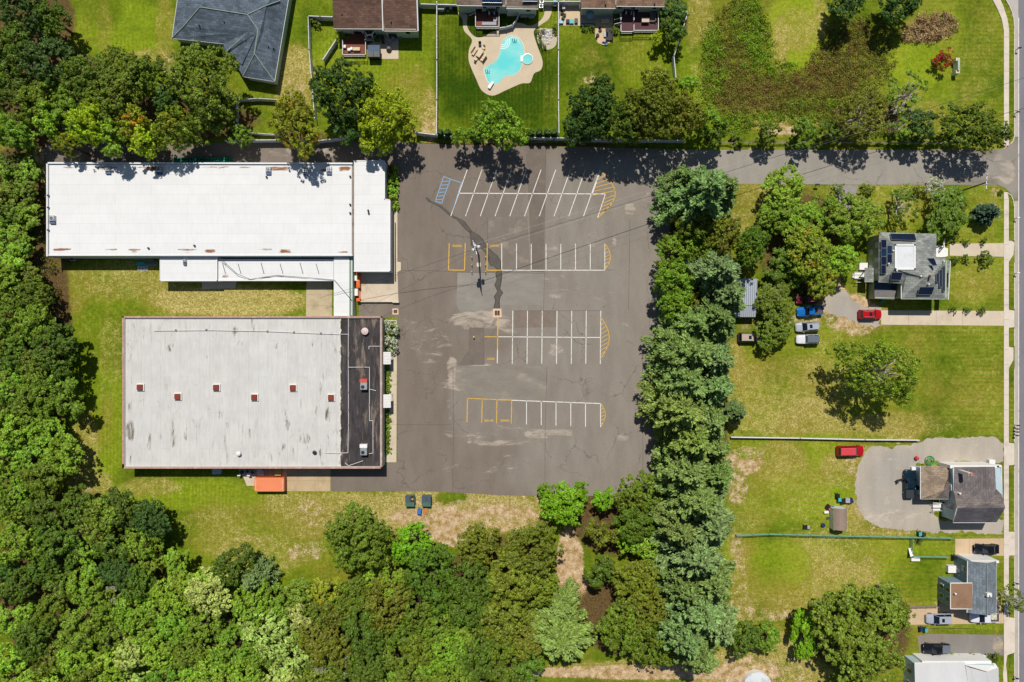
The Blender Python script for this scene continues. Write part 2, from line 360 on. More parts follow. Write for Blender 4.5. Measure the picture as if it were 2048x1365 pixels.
LITTER = [(1600, 188, 170, 44, .62), (1470, 150, 56, 80, .6), (1700, 130, 70, 60, .6), (1480, 50, 50, 60, .5), (40, 660, 110, 340, 1.0), (20, 420, 66, 130, 1.0), (120, 200, 130, 110, 1.0), (60, 40, 100, 90, .9), (150, 1160, 190, 190, 1.0), (500, 1300, 240, 110, 1.0), (820, 1270, 240, 130, 1.0), (1000, 1200, 130, 140, .9),
          (300, 240, 240, 50, .9), (600, 275, 60, 14, .9), (1310, 240, 120, 36, .6), (1390, 800, 70, 420, .95), (1240, 1040, 110, 80, .9), (1250, 1230, 110, 90, .9), (1390, 520, 80, 160, .95), (1600, 490, 100, 130, .75), (1720, 430, 50, 60, .4),
          (1650, 180, 180, 40, .3), (1470, 170, 50, 60, .25), (1720, 110, 70, 50, .4), (1740, 235, 90, 36, .8), (1830, 190, 50, 20, .4), (1850, 60, 50, 30, .5), (1350, 45, 30, 36, .7), (1720, 1270, 110, 90, .9), (1495, 665, 50, 30, .5), (780, 410, 12, 100, .9), (120, 520, 30, 20, .7), (1900, 1259, 100, 2, .9), (980, 290, 300, 6, .9)]
setattrs(me, 0, {'bright': (BRIGHT, .45), 'dry': (DRY, .12), 'bare': (BARE, -.4), 'litter': (LITTER, -.4)})
g = bpy.data.objects.new("ground", me); COL.objects.link(g); g['kind'] = 'structure'

# ================================================================ ASPHALT
def asphalt(name, brown, grey, pale, cracks=False):
    m, nt, bs = _nt(name)
    v = pos(nt); vs = pos(nt, 0.35, 1, 1); vt = pos(nt, 1, .3, 1)
    hi = noise(nt, v, 9, 2, 0.7); lo = noise(nt, v, 0.12, 5, 0.6); st = noise(nt, vs, 0.55, 6, 0.68, 1.2); st2 = noise(nt, vt, 0.4, 4, 0.6)
    f = mth(nt, 'ADD', attr(nt, 'grey'), mth(nt, 'MULTIPLY', mth(nt, 'SUBTRACT', lo, 0.5), 0.5), clamp=True)
    c = mixrgb(nt, f, brown, grey)
    p = rng_(nt, mth(nt, 'ADD', attr(nt, 'pale'), mth(nt, 'MULTIPLY', mth(nt, 'SUBTRACT', st, 0.5), 3.4)), 0.5, 1.3, 0, .85)
    c = mixrgb(nt, p, c, pale)
    c = mixrgb(nt, 1.0, c, mth(nt, 'MULTIPLY', rng_(nt, hi, .25, .75, .86, 1.14), rng_(nt, st2, .3, .7, .93, 1.07)), 'MULTIPLY')
    if cracks:
        vo = N(nt, "ShaderNodeTexVoronoi", feature='DISTANCE_TO_EDGE'); vo.inputs["Scale"].default_value = .11; wp = N(nt, "ShaderNodeVectorMath", operation='ADD'); nt.links.new(v, wp.inputs[0])
        nz = N(nt, "ShaderNodeTexNoise"); nt.links.new(v, nz.inputs["Vector"]); nz.inputs["Scale"].default_value = .6; nz.inputs["Detail"].default_value = 4; sc_ = N(nt, "ShaderNodeVectorMath", operation='SCALE'); nt.links.new(nz.outputs[1], sc_.inputs[0]); sc_.inputs["Scale"].default_value = 2.2; nt.links.new(sc_.outputs[0], wp.inputs[1]); nt.links.new(wp.outputs[0], vo.inputs["Vector"])
        ck = mth(nt, 'MULTIPLY', rng_(nt, vo.outputs["Distance"], .002, .011, 1, 0), rng_(nt, lo, .45, .6, 0, .45)); c = mixrgb(nt, ck, c, C(74, 66, 60))
        oil = rng_(nt, noise(nt, v, .9, 2, .5), .71, .78, 0, .5); c = mixrgb(nt, oil, c, C(84, 76, 72))
    nt.links.new(c, bs.inputs[0]); bs.inputs["Roughness"].default_value = 0.9; bs.inputs["Specular IOR Level"].default_value = 0.15
    bump(nt, bs, hi, 0.25, 0.02)
    return m
LOT_M = asphalt("lot_asphalt", C(126, 114, 103), C(156, 150, 140), C(186, 173, 157), True)
LOT = [(88, 296), (100, 282), (300, 288), (560, 284), (800, 285), (900, 290), (1010, 292), (1200, 296), (1400, 300), (1700, 300), (2000, 299), (2012, 296), (2026, 286), (2029, 276), (2037, 276), (2037, 400), (2029, 400), (2022, 388), (2010, 376), (1996, 370), (1740, 370), (1485, 368),
       (1400, 372), (1340, 440), (1330, 700), (1330, 980), (1290, 992), (1085, 993), (1000, 991), (900, 985), (800, 982), (700, 983), (662, 983), (662, 936), (795, 925), (795, 602), (718, 602), (718, 634), (795, 634), (795, 330), (88, 328)]
GREY = [(1230, 470, 190, 180, .48), (1200, 620, 170, 220, .55), (1200, 850, 160, 170, .5), (1000, 800, 110, 90, .4), (990, 950, 100, 50, .1), (1140, 940, 120, 60, .5), (1600, 335, 400, 40, 1.4), (2020, 335, 30, 60, .8), (850, 750, 50, 250, .05), (860, 350, 70, 100, .05), (1000, 600, 90, 40, .5)]
PALE = [(960, 745, 50, 18, 1.1), (930, 770, 60, 14, .7), (985, 780, 70, 14, 1.0), (960, 640, 70, 22, 1.0), (905, 740, 12, 30, 1.0), (898, 850, 8, 60, .8), (1085, 745, 18, 12, .8), (1050, 745, 60, 10, .6), (1075, 868, 30, 12, 1.0), (1120, 865, 30, 10, .9),
        (1020, 660, 26, 12, .8), (1110, 700, 20, 14, .7), (1180, 590, 90, 20, .3), (1110, 570, 30, 30, .6), (1060, 575, 50, 20, .5), (1260, 420, 12, 20, .8), (1300, 395, 20, 14, .6), (1185, 480, 16, 20, .7), (1228, 480, 4, 24, .8), (1100, 500, 18, 20, .6), (1150, 530, 20, 12, .6), (1000, 520, 30, 14, .6), (1070, 480, 12, 50, .3),
        (860, 690, 50, 40, .5), (900, 900, 26, 60, .3), (1000, 885, 80, 8, .8), (1015, 910, 12, 10, .7), (985, 940, 60, 16, .4), (1245, 875, 14, 10, .8), (1250, 650, 8, 12, .7), (1235, 535, 60, 6, .2), (940, 870, 60, 10, .6), (1020, 855, 50, 10, .6),
        (2015, 345, 18, 26, 1.0), (2000, 320, 16, 16, .7), (1985, 350, 30, 10, .6), (100, 300, 26, 20, .8), (660, 305, 26, 12, .9), (560, 305, 30, 12, .7), (440, 300, 60, 8, .5), (1085, 600, 5, 20, .9), (830, 640, 30, 30, .3)]
sheet("parking_lot", LOT, 0.02, LOT_M, 0.5, {'grey': (GREY, .12), 'pale': (PALE, -.55)})
# later patches, each a thin layer of its own
P1 = M("patch_grey", C(144, 138, 129), .9, .10, .5, dirt=C(170, 160, 144), dscale=.3, damt=.5, stretch=(.5, 1, 1))
P2 = M("patch_brown", C(119, 108, 98), .9, .10, .6, dirt=C(148, 136, 124), dscale=.35, damt=.4)
P3 = M("patch_mid", C(128, 118, 107), .9, .09, .5, dirt=C(168, 154, 140), dscale=.35, damt=.6)
sheet("asphalt_patch", [(915, 545), (1052, 546), (1086, 548), (1087, 610), (1000, 611), (985, 615), (955, 622), (922, 624), (913, 612)], .026, P1)
sheet("asphalt_patch", [(1051, 292), (1092, 293), (1090, 400), (1088, 470), (1088, 545), (1062, 544), (1058, 420)], .026, P2)
sheet("asphalt_patch", [(975, 435), (1027, 434), (1055, 434), (1061, 540), (975, 541)], .026, P3)
sheet("asphalt_patch", [(1028, 622), (1112, 622), (1112, 655), (1029, 656)], .026, M("patch_tan", C(130, 117, 105), .9, .12, .6, dirt=C(160, 140, 120), dscale=.4))
sheet("asphalt_patch", [(938, 655), (968, 656), (969, 730), (915, 731), (938, 700)], .026, P2)
sheet("asphalt_patch", [(912, 732), (1094, 732), (1096, 770), (1088, 800), (1000, 802), (930, 790), (910, 770)], .025, M("patch_pale", C(138, 131, 119), .9, .12, .5, dirt=C(184, 170, 152), dscale=.28, damt=.75, stretch=(.4, 1, 1)))
seam = MB()
for s_ in ([(975, 435), (975, 541)], [(1091, 293), (1089, 545), (1087, 622)], [(913, 545), (1090, 547)], [(906, 735), (907, 870), (905, 990)], [(1094, 732), (1090, 870), (1090, 960), (1092, 992)], [(795, 541), (905, 543)], [(1027, 622), (1200, 622)], [(1120, 475), (1121, 500)], [(1260, 440), (1257, 620)], [(968, 656), (968, 730)], [(1285, 700), (1286, 960)], [(795, 850), (900, 850)]):
    strip(seam, [W(*p)[:2] for p in s_], .07, .031)
o = seam.build("asphalt_seam", M("seam", C(100, 90, 80), .9)); o['kind'] = 'structure'
# tar repair running down to the drain
TL = [(852, 396), (858, 404), (880, 414), (903, 434), (915, 440), (923, 449), (932, 459), (942, 468), (943, 490), (950, 500), (944, 476), (960, 494), (972, 506), (976, 516), (982, 532), (990, 534), (997, 541), (992, 548), (995, 560), (990, 570), (996, 583), (989, 594), (992, 602), (988, 617)]
TR = [(998, 617), (998, 600), (1000, 593), (1005, 586), (999, 578), (1002, 562), (1003, 548), (1001, 540), (1000, 522), (994, 512), (982, 502), (972, 492), (964, 478), (956, 470), (943, 463), (936, 454), (928, 443), (915, 436), (904, 431), (882, 412), (860, 402), (853, 395)]
def grow(l, d): return [(x + d, y) for x, y in l]
sheet("tar_repair", grow(TL, -1.5) + grow(TR, 1.5), .034, M("tar_edge", C(58, 52, 46), .7, .2))
sheet("tar_repair", TL + TR, .038, M("tar", C(88, 82, 74), .6, .3, .8, dirt=C(50, 48, 46), dscale=.8, damt=.9))
# main road and shoulder (runs on far beyond the frame)
RD = asphalt("road_asphalt", C(130, 128, 134), C(126, 130, 130), C(150, 150, 152))
x0 = wx(2036); xs_ = wx(2029)
sheet("road", [(x0 + .1, -400), (x0 + 11, -400), (x0 + 11, 400), (x0 + .1, 400)], .018, RD, None, px=False)
SH = M("shoulder", C(186, 176, 164), .9, .1, .6, dirt=C(160, 150, 138))
sheet("road_shoulder", [(xs_, -400), (x0 + .1, -400), (x0 + .1, wy(402)), (xs_, wy(402))], .018, SH, px=False)
sheet("road_shoulder", [(xs_, wy(274)), (x0 + .1, wy(274)), (x0 + .1, wy(30)), (xs_ - .3, wy(36)), (xs_, wy(60))], .018, SH, px=False)
sheet("road_shoulder", [(2036.8, 60), (2029, 62), (2026, 36), (2019, 14), (2012, 0), (1990, -30), (1990, -90), (2036.8, -90)], .0185, M("corner_asphalt", C(188, 182, 174), .9, .08, .4, dirt=C(160, 154, 150)))
mk = MB(); strip(mk, [(x0 + .12, wy(1500)), (x0 + .12, wy(36))], .16, .03); strip(mk, [(x0 + 7.2, -400), (x0 + 7.2, 400)], .12, .03)
WHITE_P = M("white_paint", C(238, 234, 226, .95), .7, .08, 3, dirt=C(150, 140, 130), dscale=1.2, damt=.75)
YEL_P = M("yellow_paint", C(228, 180, 58), .7, .12, 3, dirt=C(140, 125, 100), dscale=1.2, damt=.8)
BLUE_P = M("blue_paint", C(140, 186, 226), .7, .08, 3)
o = mk.build("road_marking", WHITE_P); o['kind'] = 'structure'
# ---------------------------------------------------------------- stall markings
w_, y_, b_ = MB(), MB(), MB()
def ln(mb, a, b, w=.15): strip(mb, [W(*a)[:2], W(*b)[:2]], w, .044 if mb is w_ else .047)
for k in range(11):                        # slanted double row
    x = 934.5 + 29.5 * k if k < 10 else 1204
    if k < 9 or k == 9: ln(w_, (x, 340), (x - 33, 433))
ln(w_, (1211, 388), (1195, 436)); ln(w_, (917, 387), (1212, 388.5), .17)
ln(w_, (1201, 342), (1184, 390))
def lens(xt, yt, xb, yb, bul, n=14):
    """yellow hatched end island: chord from top to bottom, arc bulging right"""
    pts = []
    for i in range(n + 1):
        t = i / n; s = math.sin(math.pi * t); pts.append((xt + (xb - xt) * t + bul * s, yt + (yb - yt) * t))
    for a, b in zip(pts[:-1], pts[1:]): ln(y_, a, b, .14)
    return pts
arc = lens(1201, 342, 1196, 436, 32)
for i, t in enumerate(np.linspace(.08, .9, 11)):
    yy = 342 + 94 * t; xl = 1201 - (yy - 342) * .36 if yy < 390 else 1211 - (yy - 390) * .33
    xr = 1201 - 5 * (t - .05) + 32 * math.sin(math.pi * max(0, t - .07)); ln(y_, (xl, yy + 3), (xr, yy - 6), .12)
def island(x, yt, yb, bul, n):
    lens(x, yt, x, yb, bul)
    for t in np.linspace(.12, .9, n):
        yy = yt + (yb - yt) * t; t2 = max(.02, t - .1)
        ln(y_, (x, yy), (x + bul * math.sin(math.pi * t2), yt + (yb - yt) * t2), .11)
island(1210, 488, 540, 11, 7); island(1201.5, 634, 718, 17, 9); island(1202, 807, 853, 8.5, 6)
for a, b in (((898.5, 487), (897, 540)), ((930.5, 487), (929, 541)), ((897, 540.5), (929, 541)), ((974.5, 487), (974, 541)), ((974, 541), (1002, 541))): ln(y_, a, b, .17)
for x in (1003.5, 1033, 1062.5, 1092, 1121.5, 1151, 1180.5, 1209.5): ln(w_, (x, 488), (x, 541))
ln(w_, (1003, 541), (1210, 541), .16)
for i, x in enumerate((996, 1025.5, 1055, 1084.5, 1114, 1143.5, 1172.5, 1201.5)):
    if i == 0: ln(y_, (x, 635), (995, 700), .17); ln(w_, (995, 700), (994.5, 727), .17)
    else: ln(w_, (x, 622), (x - 1, 728))
ln(y_, (969, 674), (996, 674)); ln(w_, (996, 674), (1201, 675.5))
for i, x in enumerate((935, 964.5, 994, 1023.5, 1053, 1082.5, 1112, 1141.5, 1171, 1201)):
    yt = 797 + (x - 935) * .038; ln(y_ if i < 4 else w_, (x, yt), (x - (1 if i < 4 else 0), yt + 48))
ln(y_, (935, 797), (1023, 801)); ln(w_, (1023, 801), (1201, 807.5), .17)
A, B, Cc, D = (887.5, 353.5), (901, 359), (883.5, 407), (870.5, 403)
for p, q_ in ((A, B), (B, Cc), (Cc, D), (D, A)): ln(b_, p, q_, .12)
for i in range(6):
    t = .08 + i * .15; ln(b_, (A[0] + (D[0] - A[0]) * (t + .12), A[1] + (D[1] - A[1]) * (t + .12)), (B[0] + (Cc[0] - B[0]) * t, B[1] + (Cc[1] - B[1]) * t), .11)
ln(b_, B, (923, 366), .12); ln(b_, (923, 366), (905, 424), .12)
for mb, mt, nm in ((w_, WHITE_P, "white_stall_marking"), (y_, YEL_P, "yellow_stall_marking"), (b_, BLUE_P, "blue_stall_marking")):
    o = mb.build(nm, mt); o['kind'] = 'structure'
for k, (x, y, wd) in enumerate(((914.5, 492.5, 1.9), (989, 492.5, 1.9), (982, 718.5, 1.5), (978, 842, 1.8), (1010, 842, 1.8))):
    cu = bpy.data.curves.new("reserved_lettering", 'FONT'); cu.body = "RESERVED"; cu.align_x = 'CENTER'; cu.align_y = 'CENTER'; cu.size = .62; cu.offset = .012
    to = bpy.data.objects.new("tmp", cu); COL.objects.link(to); bpy.context.view_layer.update()
    me_ = bpy.data.meshes.new_from_object(to); wtxt = max(v.co.x for v in me_.vertices) - min(v.co.x for v in me_.vertices)
    bpy.data.objects.remove(to); o = bpy.data.objects.new("reserved_lettering", me_); COL.objects.link(o)
    o.location = W(x, y, 0) + Vector((0, 0, .05)); o.scale = (wd / wtxt, 1, 1)
    me_.materials.clear(); me_.materials.append(YEL_P); o['kind'] = 'structure'

# ================================================================ PAVEMENTS
CONC = M("concrete", C(212, 196, 172), .85, .07, .5, dirt=C(176, 158, 134), dscale=.35, damt=.5, bmp=.1)
WALK = M("sidewalk_concrete", C(220, 207, 190), .85, .07, .5, dirt=C(176, 164, 150), dscale=.4, damt=.5)
TANC = M("tan_concrete", C(206, 180, 146), .85, .07, .4, dirt=C(178, 150, 118), dscale=.3, damt=.5)
KERB = M("kerb_concrete", C(214, 206, 190), .85, .1)
def pave(name, pts, mat, z=.05, joints=None):
    mb = MB(); mb.prism([tuple(W(*p)[:2]) for p in pts], -.05, z); o = mb.build(name, mat); o['kind'] = 'structure'
    if joints:
        j = MB()
        for a, b in joints: strip(j, [W(*a)[:2], W(*b)[:2]], .05, z + .004)
        q = j.build("paving_joint", M("joint", C(140, 128, 112), .9)); q['kind'] = 'structure'
    return o
# footway along the main road, swinging left at the top
sw = [(1984.5, 0), (1995, 20), (2003, 40), (2007, 62), (2007, 292), (2017, 292), (2017.5, 60), (2014, 38), (2007, 16), (2000, 0), (1992, -14), (1974, -14)]
pave("sidewalk", sw, WALK, .12, [((2007, y), (2017.5, y)) for y in range(75, 290, 34)])
pave("sidewalk", [(2007, 385), (2014, 385), (2017, 400), (2017, 482), (2022, 482), (2028, 486), (2026, 510), (2017, 524), (2017, 620), (2028, 622), (2028, 655), (2017, 656), (2017, 694), (2026, 696), (2026, 720), (2017, 736), (2017, 886), (2028, 887), (2028, 930), (2017, 931), (2017, 1112), (2028, 1113), (2028, 1112), (2017, 1113), (2017, 1235), (2029, 1236), (2029, 1305), (2014, 1310), (2011, 1330), (2013, 1345), (2015, 1380), (2007, 1380), (2005, 1345), (2007, 1330), (2007, 1235), (2007, 1110)],
     WALK, .12, [((2007, y), (2017, y)) for y in list(range(400, 880, 30)) + list(range(940, 1230, 30))])
pave("driveway_apron", [(2017, 1064), (2029, 1064), (2029, 1111), (2017, 1111)], WALK, .11)
pave("kerb_ramp", [(2007, 292.5), (2017, 292.5), (2021, 283), (2024, 287), (2012, 296), (2006, 300)], M("ramp", C(200, 164, 150), .85), .09)
def kerb(pts, name="kerb"):
    mb = MB(); P = [W(*p) for p in pts]
    for a, b in zip(P[:-1], P[1:]):
        d = (b - a); mb.obox(((a + b) / 2)[:2], d[:2], d.length + .04, .16, -.05, .15)
    o = mb.build(name, KERB); o['kind'] = 'structure'
kerb([(2011, 0), (2018, 12), (2023, 24), (2026.5, 38), (2028, 56), (2028, 272), (2026, 282), (2021, 288)])
kerb([(2014, 386), (2022, 392), (2026, 402), (2028, 415), (2028, 481)])
for a, b in ((526, 618), (658, 692), (738, 884), (933, 1062), (1114, 1234), (1308, 1390)): kerb([(2028, a), (2028, b)])
VERGE = LAWN
def verge(pts, z=.1):
    mb = MB(); mb.prism([tuple(W(*p)[:2]) for p in pts], -.05, z); o = mb.build("grass_verge", LAWN); o['kind'] = 'structure'
    setattrs(o.data, 0, {'bright': ([], .42), 'dry': ([], -.05), 'bare': ([], -.4), 'litter': ([], -.4)})
verge([(2017, 292), (2017.6, 60), (2014, 38), (2008, 16), (2012, 4), (2019, 18), (2024, 32), (2027, 55), (2027, 272), (2022, 283)])
for a, b in ((526, 619), (658, 693), (738, 885), (933, 1062), (1114, 1234)): verge([(2018, a), (2027, a), (2027, b), (2018, b)])
verge([(2014.5, 388), (2022, 396), (2027, 410), (2027, 481), (2018, 481), (2018, 402)])
verge([(2020, 1308), (2027, 1309), (2027, 1390), (2017, 1390), (2015, 1350), (2019, 1330)])
# walks by the two long buildings
pave("building_walk", [(784, 423), (795, 423), (795, 524), (802, 525), (802, 541), (795, 545), (784, 545)], CONC, .12)
pave("loading_pad", [(720, 545), (795, 545), (797, 604), (718, 602)], CONC, .07, [((721, 602), (796, 603.5))])
pave("building_walk", [(779, 703), (794, 703), (793, 925), (769, 925), (769, 910), (779, 909)], CONC, .12, [((779, 849), (794, 849)), ((779, 810), (794, 810)), ((779, 770), (794, 770))])
pave("service_pad", [(575, 930), (661, 930), (661, 983), (574, 983)], M("pad_concrete", C(196, 172, 136), .85, .1, .5, dirt=C(160, 138, 106), dscale=.35, damt=.6), .06, [((630, 944), (630, 983)), ((575, 962), (661, 962))])
pave("service_pad", [(477, 930), (574, 930), (574, 972), (494, 972)], CONC, .06)
pave("service_pad", [(613, 555), (664, 555), (664, 634), (612, 634)], M("back_concrete", C(192, 174, 142), .85, .1, .5, dirt=C(156, 138, 108), dscale=.35, damt=.6), .06, [((613, 590), (664, 590)), ((613, 612), (664, 612))])
pave("service_pad", [(404, 560), (475, 560), (470, 577), (404, 579)], CONC, .06)
pave("planter_kerb", [(770, 641), (794, 641), (794, 643), (772, 643)], KERB, .15); pave("planter_kerb", [(792, 643.2), (794, 643.2), (794, 700), (792, 700)], KERB, .15)
# private paths and drives on the right
pave("front_path", [(1899, 488), (2007, 487), (2007, 514), (1899, 512)], CONC, .06)
pave("driveway", [(1762, 621), (2007, 622.5), (2007, 652), (1762, 650)], CONC, .06, [((1872, 622), (1872, 651)), ((1925, 622), (1925, 652)), ((1817, 622), (1817, 650))])
pave("driveway", [(1910, 1078), (2007, 1077), (2007, 1112), (1910, 1111)], TANC, .06, [((1938, 1078), (1938, 1112))])
pave("driveway", [(1816, 1216), (1878, 1215), (1880, 1190), (1995, 1190), (2007, 1232), (2007, 1247), (1817, 1250)], TANC, .06)
pave("front_path", [(1668, 371), (1717, 371), (1700, 430), (1680, 440)], M("path_stone", C(150, 146, 142), .85, .15), .05)
GRAV = asphalt("gravel", C(186, 174, 158), C(168, 162, 152), C(212, 198, 176))
def fsheet(name, pts, z, mat, step, grey, pale): return sheet(name, pts, z, mat, step, {'grey': grey, 'pale': pale})
fsheet("gravel_yard", ragged([(1710, 965), (1716, 930), (1730, 905), (1745, 892), (1790, 897), (1830, 886), (1850, 879), (1900, 877), (1950, 874), (1990, 876), (2007, 888), (2007, 925), (1870, 922), (1832, 928), (1826, 990), (1868, 1006), (1868, 1030), (1884, 1045), (2007, 1040), (2007, 1070), (1950, 1066), (1850, 1064), (1800, 1060), (1760, 1053), (1730, 1040), (1716, 1010)], 3.5, 5), .024, GRAV, .8, ([(1800, 960, 60, 60, .9), (1780, 1000, 40, 40, .7)], .3), ([(1750, 1030, 60, 20, .7), (1830, 1040, 60, 16, .6), (1770, 960, 20, 60, .4), (1920, 895, 70, 8, .5)], .28))
fsheet("gravel_drive", ragged([(1640, 612), (1655, 585), (1672, 575), (1690, 580), (1702, 600), (1722, 612), (1762, 616), (1762, 655), (1720, 645), (1660, 628)], 5, 5), .024, GRAV, .8, ([(1690, 620, 30, 30, .9)], .2), ([], .0))
fsheet("driveway", [(1835, 1272), (1860, 1268), (1920, 1269), (2007, 1270), (2007, 1311), (1900, 1310), (1840, 1312)], .024, asphalt("old_drive", C(142, 130, 118), C(138, 134, 128), C(190, 172, 144)), .6, ([(1950, 1290, 60, 20, .9)], .3), ([(1900, 1295, 14, 14, .6), (1995, 1290, 14, 20, .9), (1870, 1280, 10, 8, .6)], -.4))
fsheet("gravel_strip", [(1668, 368), (1700, 368), (1700, 372), (1668, 372)], .03, GRAV, None, ([], .3), ([], 0)) if False else None
# ================================================================ VEGETATION
LEAF = leafmat("leaves"); LEAF_AU = leafmat("turning_leaves", autumn=C(204, 140, 24), amt=.2); LEAF_Y = leafmat("yellowing_leaves", autumn=C(186, 170, 36), amt=.25)
NEEDLE = leafmat("needles", trans=.12, hue=.012, vlo=.6, vhi=1.4, spec=.3)
FLOWER = leafmat("white_blossom", flower=C(240, 238, 222), famt=.5); FLOWER_R = leafmat("red_blossom", flower=C(205, 20, 24), famt=.62)
BARK = M("bark", C(96, 80, 64), .9, .25, 3, bmp=.4); BARKW = M("pale_bark", C(205, 196, 182), .85, .15, 3)
def quads(P, Nn, L, Wd, spin=None, bend=0.25):
    """leaf clumps: one folded quad (two triangles sharing a rib) per point, facing Nn"""
    n = len(P)
    up = np.where(np.abs(Nn[:, 2:3]) > .9, np.array([[1., 0, 0]]), np.array([[0, 0, 1.]]))
    a = np.cross(Nn, up); a /= np.linalg.norm(a, axis=1, keepdims=True) + 1e-9; b = np.cross(Nn, a)
    if spin is None:
        t = rng.uniform(0, 2 * np.pi, n)[:, None]; a, b = a * np.cos(t) + b * np.sin(t), -a * np.sin(t) + b * np.cos(t)
    else:
        a = spin / (np.linalg.norm(spin, axis=1, keepdims=True) + 1e-9); b = np.cross(Nn, a)
    L = np.broadcast_to(np.asarray(L, float), (n,))[:, None]; Wd = np.broadcast_to(np.asarray(Wd, float), (n,))[:, None]
    V = np.stack([P - a * L / 2, P + b * Wd / 2 - Nn * Wd * bend, P + a * L / 2, P - b * Wd / 2 - Nn * Wd * bend], 1).reshape(-1, 3)
    return V
def qmesh(name, V, mat):
    n = len(V) // 4; me = bpy.data.meshes.new(name)
    me.vertices.add(len(V)); me.vertices.foreach_set('co', V.astype(np.float32).ravel())
    i = np.arange(n)[:, None] * 4; tri = np.concatenate([i + 0, i + 1, i + 2, i + 0, i + 2, i + 3], 1).reshape(-1)
    me.loops.add(len(tri)); me.loops.foreach_set('vertex_index', tri)
    me.polygons.add(2 * n); me.polygons.foreach_set('loop_start', np.arange(0, 6 * n, 3)); me.polygons.foreach_set('loop_total', np.full(2 * n, 3))
    me.update(); me.materials.append(mat); return me
def unit(v): return v / (np.linalg.norm(v, axis=-1, keepdims=True) + 1e-9)
def crown_broad(Rr, Hh, leaves, lobes, leaf=.42, base=.32, open_=0.0, flat=.75, lobe_r=.27, tuft=.46, per=22):
    """lobes of leaf clumps spread over a dome; returns verts and the lobe centres"""
    ph = rng.uniform(0, 6.28, 6)
    def rad(az): return 1 + .13 * np.sin(2 * az + ph[0]) + .11 * np.sin(3 * az + ph[1]) + .08 * np.sin(5 * az + ph[2])
    cs = []; zc = Hh * base; zt = Hh - zc
    k = 0
    while len(cs) < lobes and k < lobes * 60:
        k += 1
        az = rng.uniform(0, 2 * np.pi); u = rng.uniform(-.28, 1) ; rr = math.sqrt(max(0, 1 - max(u, 0) ** 2)) * (1 - .35 * max(0, -u) / .28)
        sh = rng.uniform(.66, .9) if rng.random() < .8 else rng.uniform(.3, .66)
        p = np.array([math.cos(az) * rr * Rr * sh * rad(az), math.sin(az) * rr * Rr * sh * rad(az), zc + zt * (.35 + .5 * u * flat / .75 * (sh + .1))])
        if all(np.linalg.norm(p - q) > Rr * lobe_r * .62 for q in cs): cs.append(p)
    cs = np.array(cs); lr = Rr * lobe_r * rng.uniform(.72, 1.2, len(cs))
    nt_ = max(8, leaves // per); w = lr ** 2; ids = rng.choice(len(cs), nt_, p=w / w.sum())
    d = unit(rng.normal(size=(nt_, 3))); d[:, 2] = np.abs(d[:, 2]) - .15; out = unit(cs - np.array([0, 0, zc])); d = unit(d + out[ids] * .4)
    tc = cs[ids] + d * lr[ids][:, None] * rng.uniform(.5, 1.12, (nt_, 1)) * np.array([1, 1, .8]); tr_ = tuft * rng.uniform(.6, 1.35, nt_)
    ti = rng.choice(nt_, leaves, p=tr_ ** 2 / (tr_ ** 2).sum()); e = unit(rng.normal(size=(leaves, 3))); e[:, 2] = np.where(e[:, 2] < -.1, -e[:, 2], e[:, 2])
    e = unit(e + d[ti] * .5); P = tc[ti] + e * tr_[ti][:, None] * (rng.uniform(.25, 1, (leaves, 1)) ** .5)
    keep = rng.random(leaves) > open_
    nn = unit(e + d[ti] * .4 + rng.normal(size=e.shape) * .5 + np.array([0, 0, .15]))
    s = leaf * rng.uniform(.55, 1.35, leaves)
    return quads(P[keep], nn[keep], s[keep], s[keep] * .72), cs
def trunk_mb(Rr, Hh, cs, tr=None, n=9, top=.78):
    mb = MB(); tr = tr or .05 * Rr + .08; j = [(0, 0, 0), (rng.normal() * .1, rng.normal() * .1, Hh * .3), (rng.normal() * .25, rng.normal() * .25, Hh * .55), (rng.normal() * .3, rng.normal() * .3, Hh * top)]
    mb.path(j, [tr * 1.25, tr, tr * .7, tr * .3], 7)
    if len(cs):
        for q in cs[rng.choice(len(cs), min(n, len(cs)), replace=False)]:
            b = Vector(j[1]).lerp(Vector(j[2]), rng.uniform(0, 1)); e = Vector(q); m_ = b.lerp(e, .5) + Vector((0, 0, .06 * Rr))
            mb.path([b, m_, e], [tr * .45, tr * .28, tr * .1], 5)
    return mb
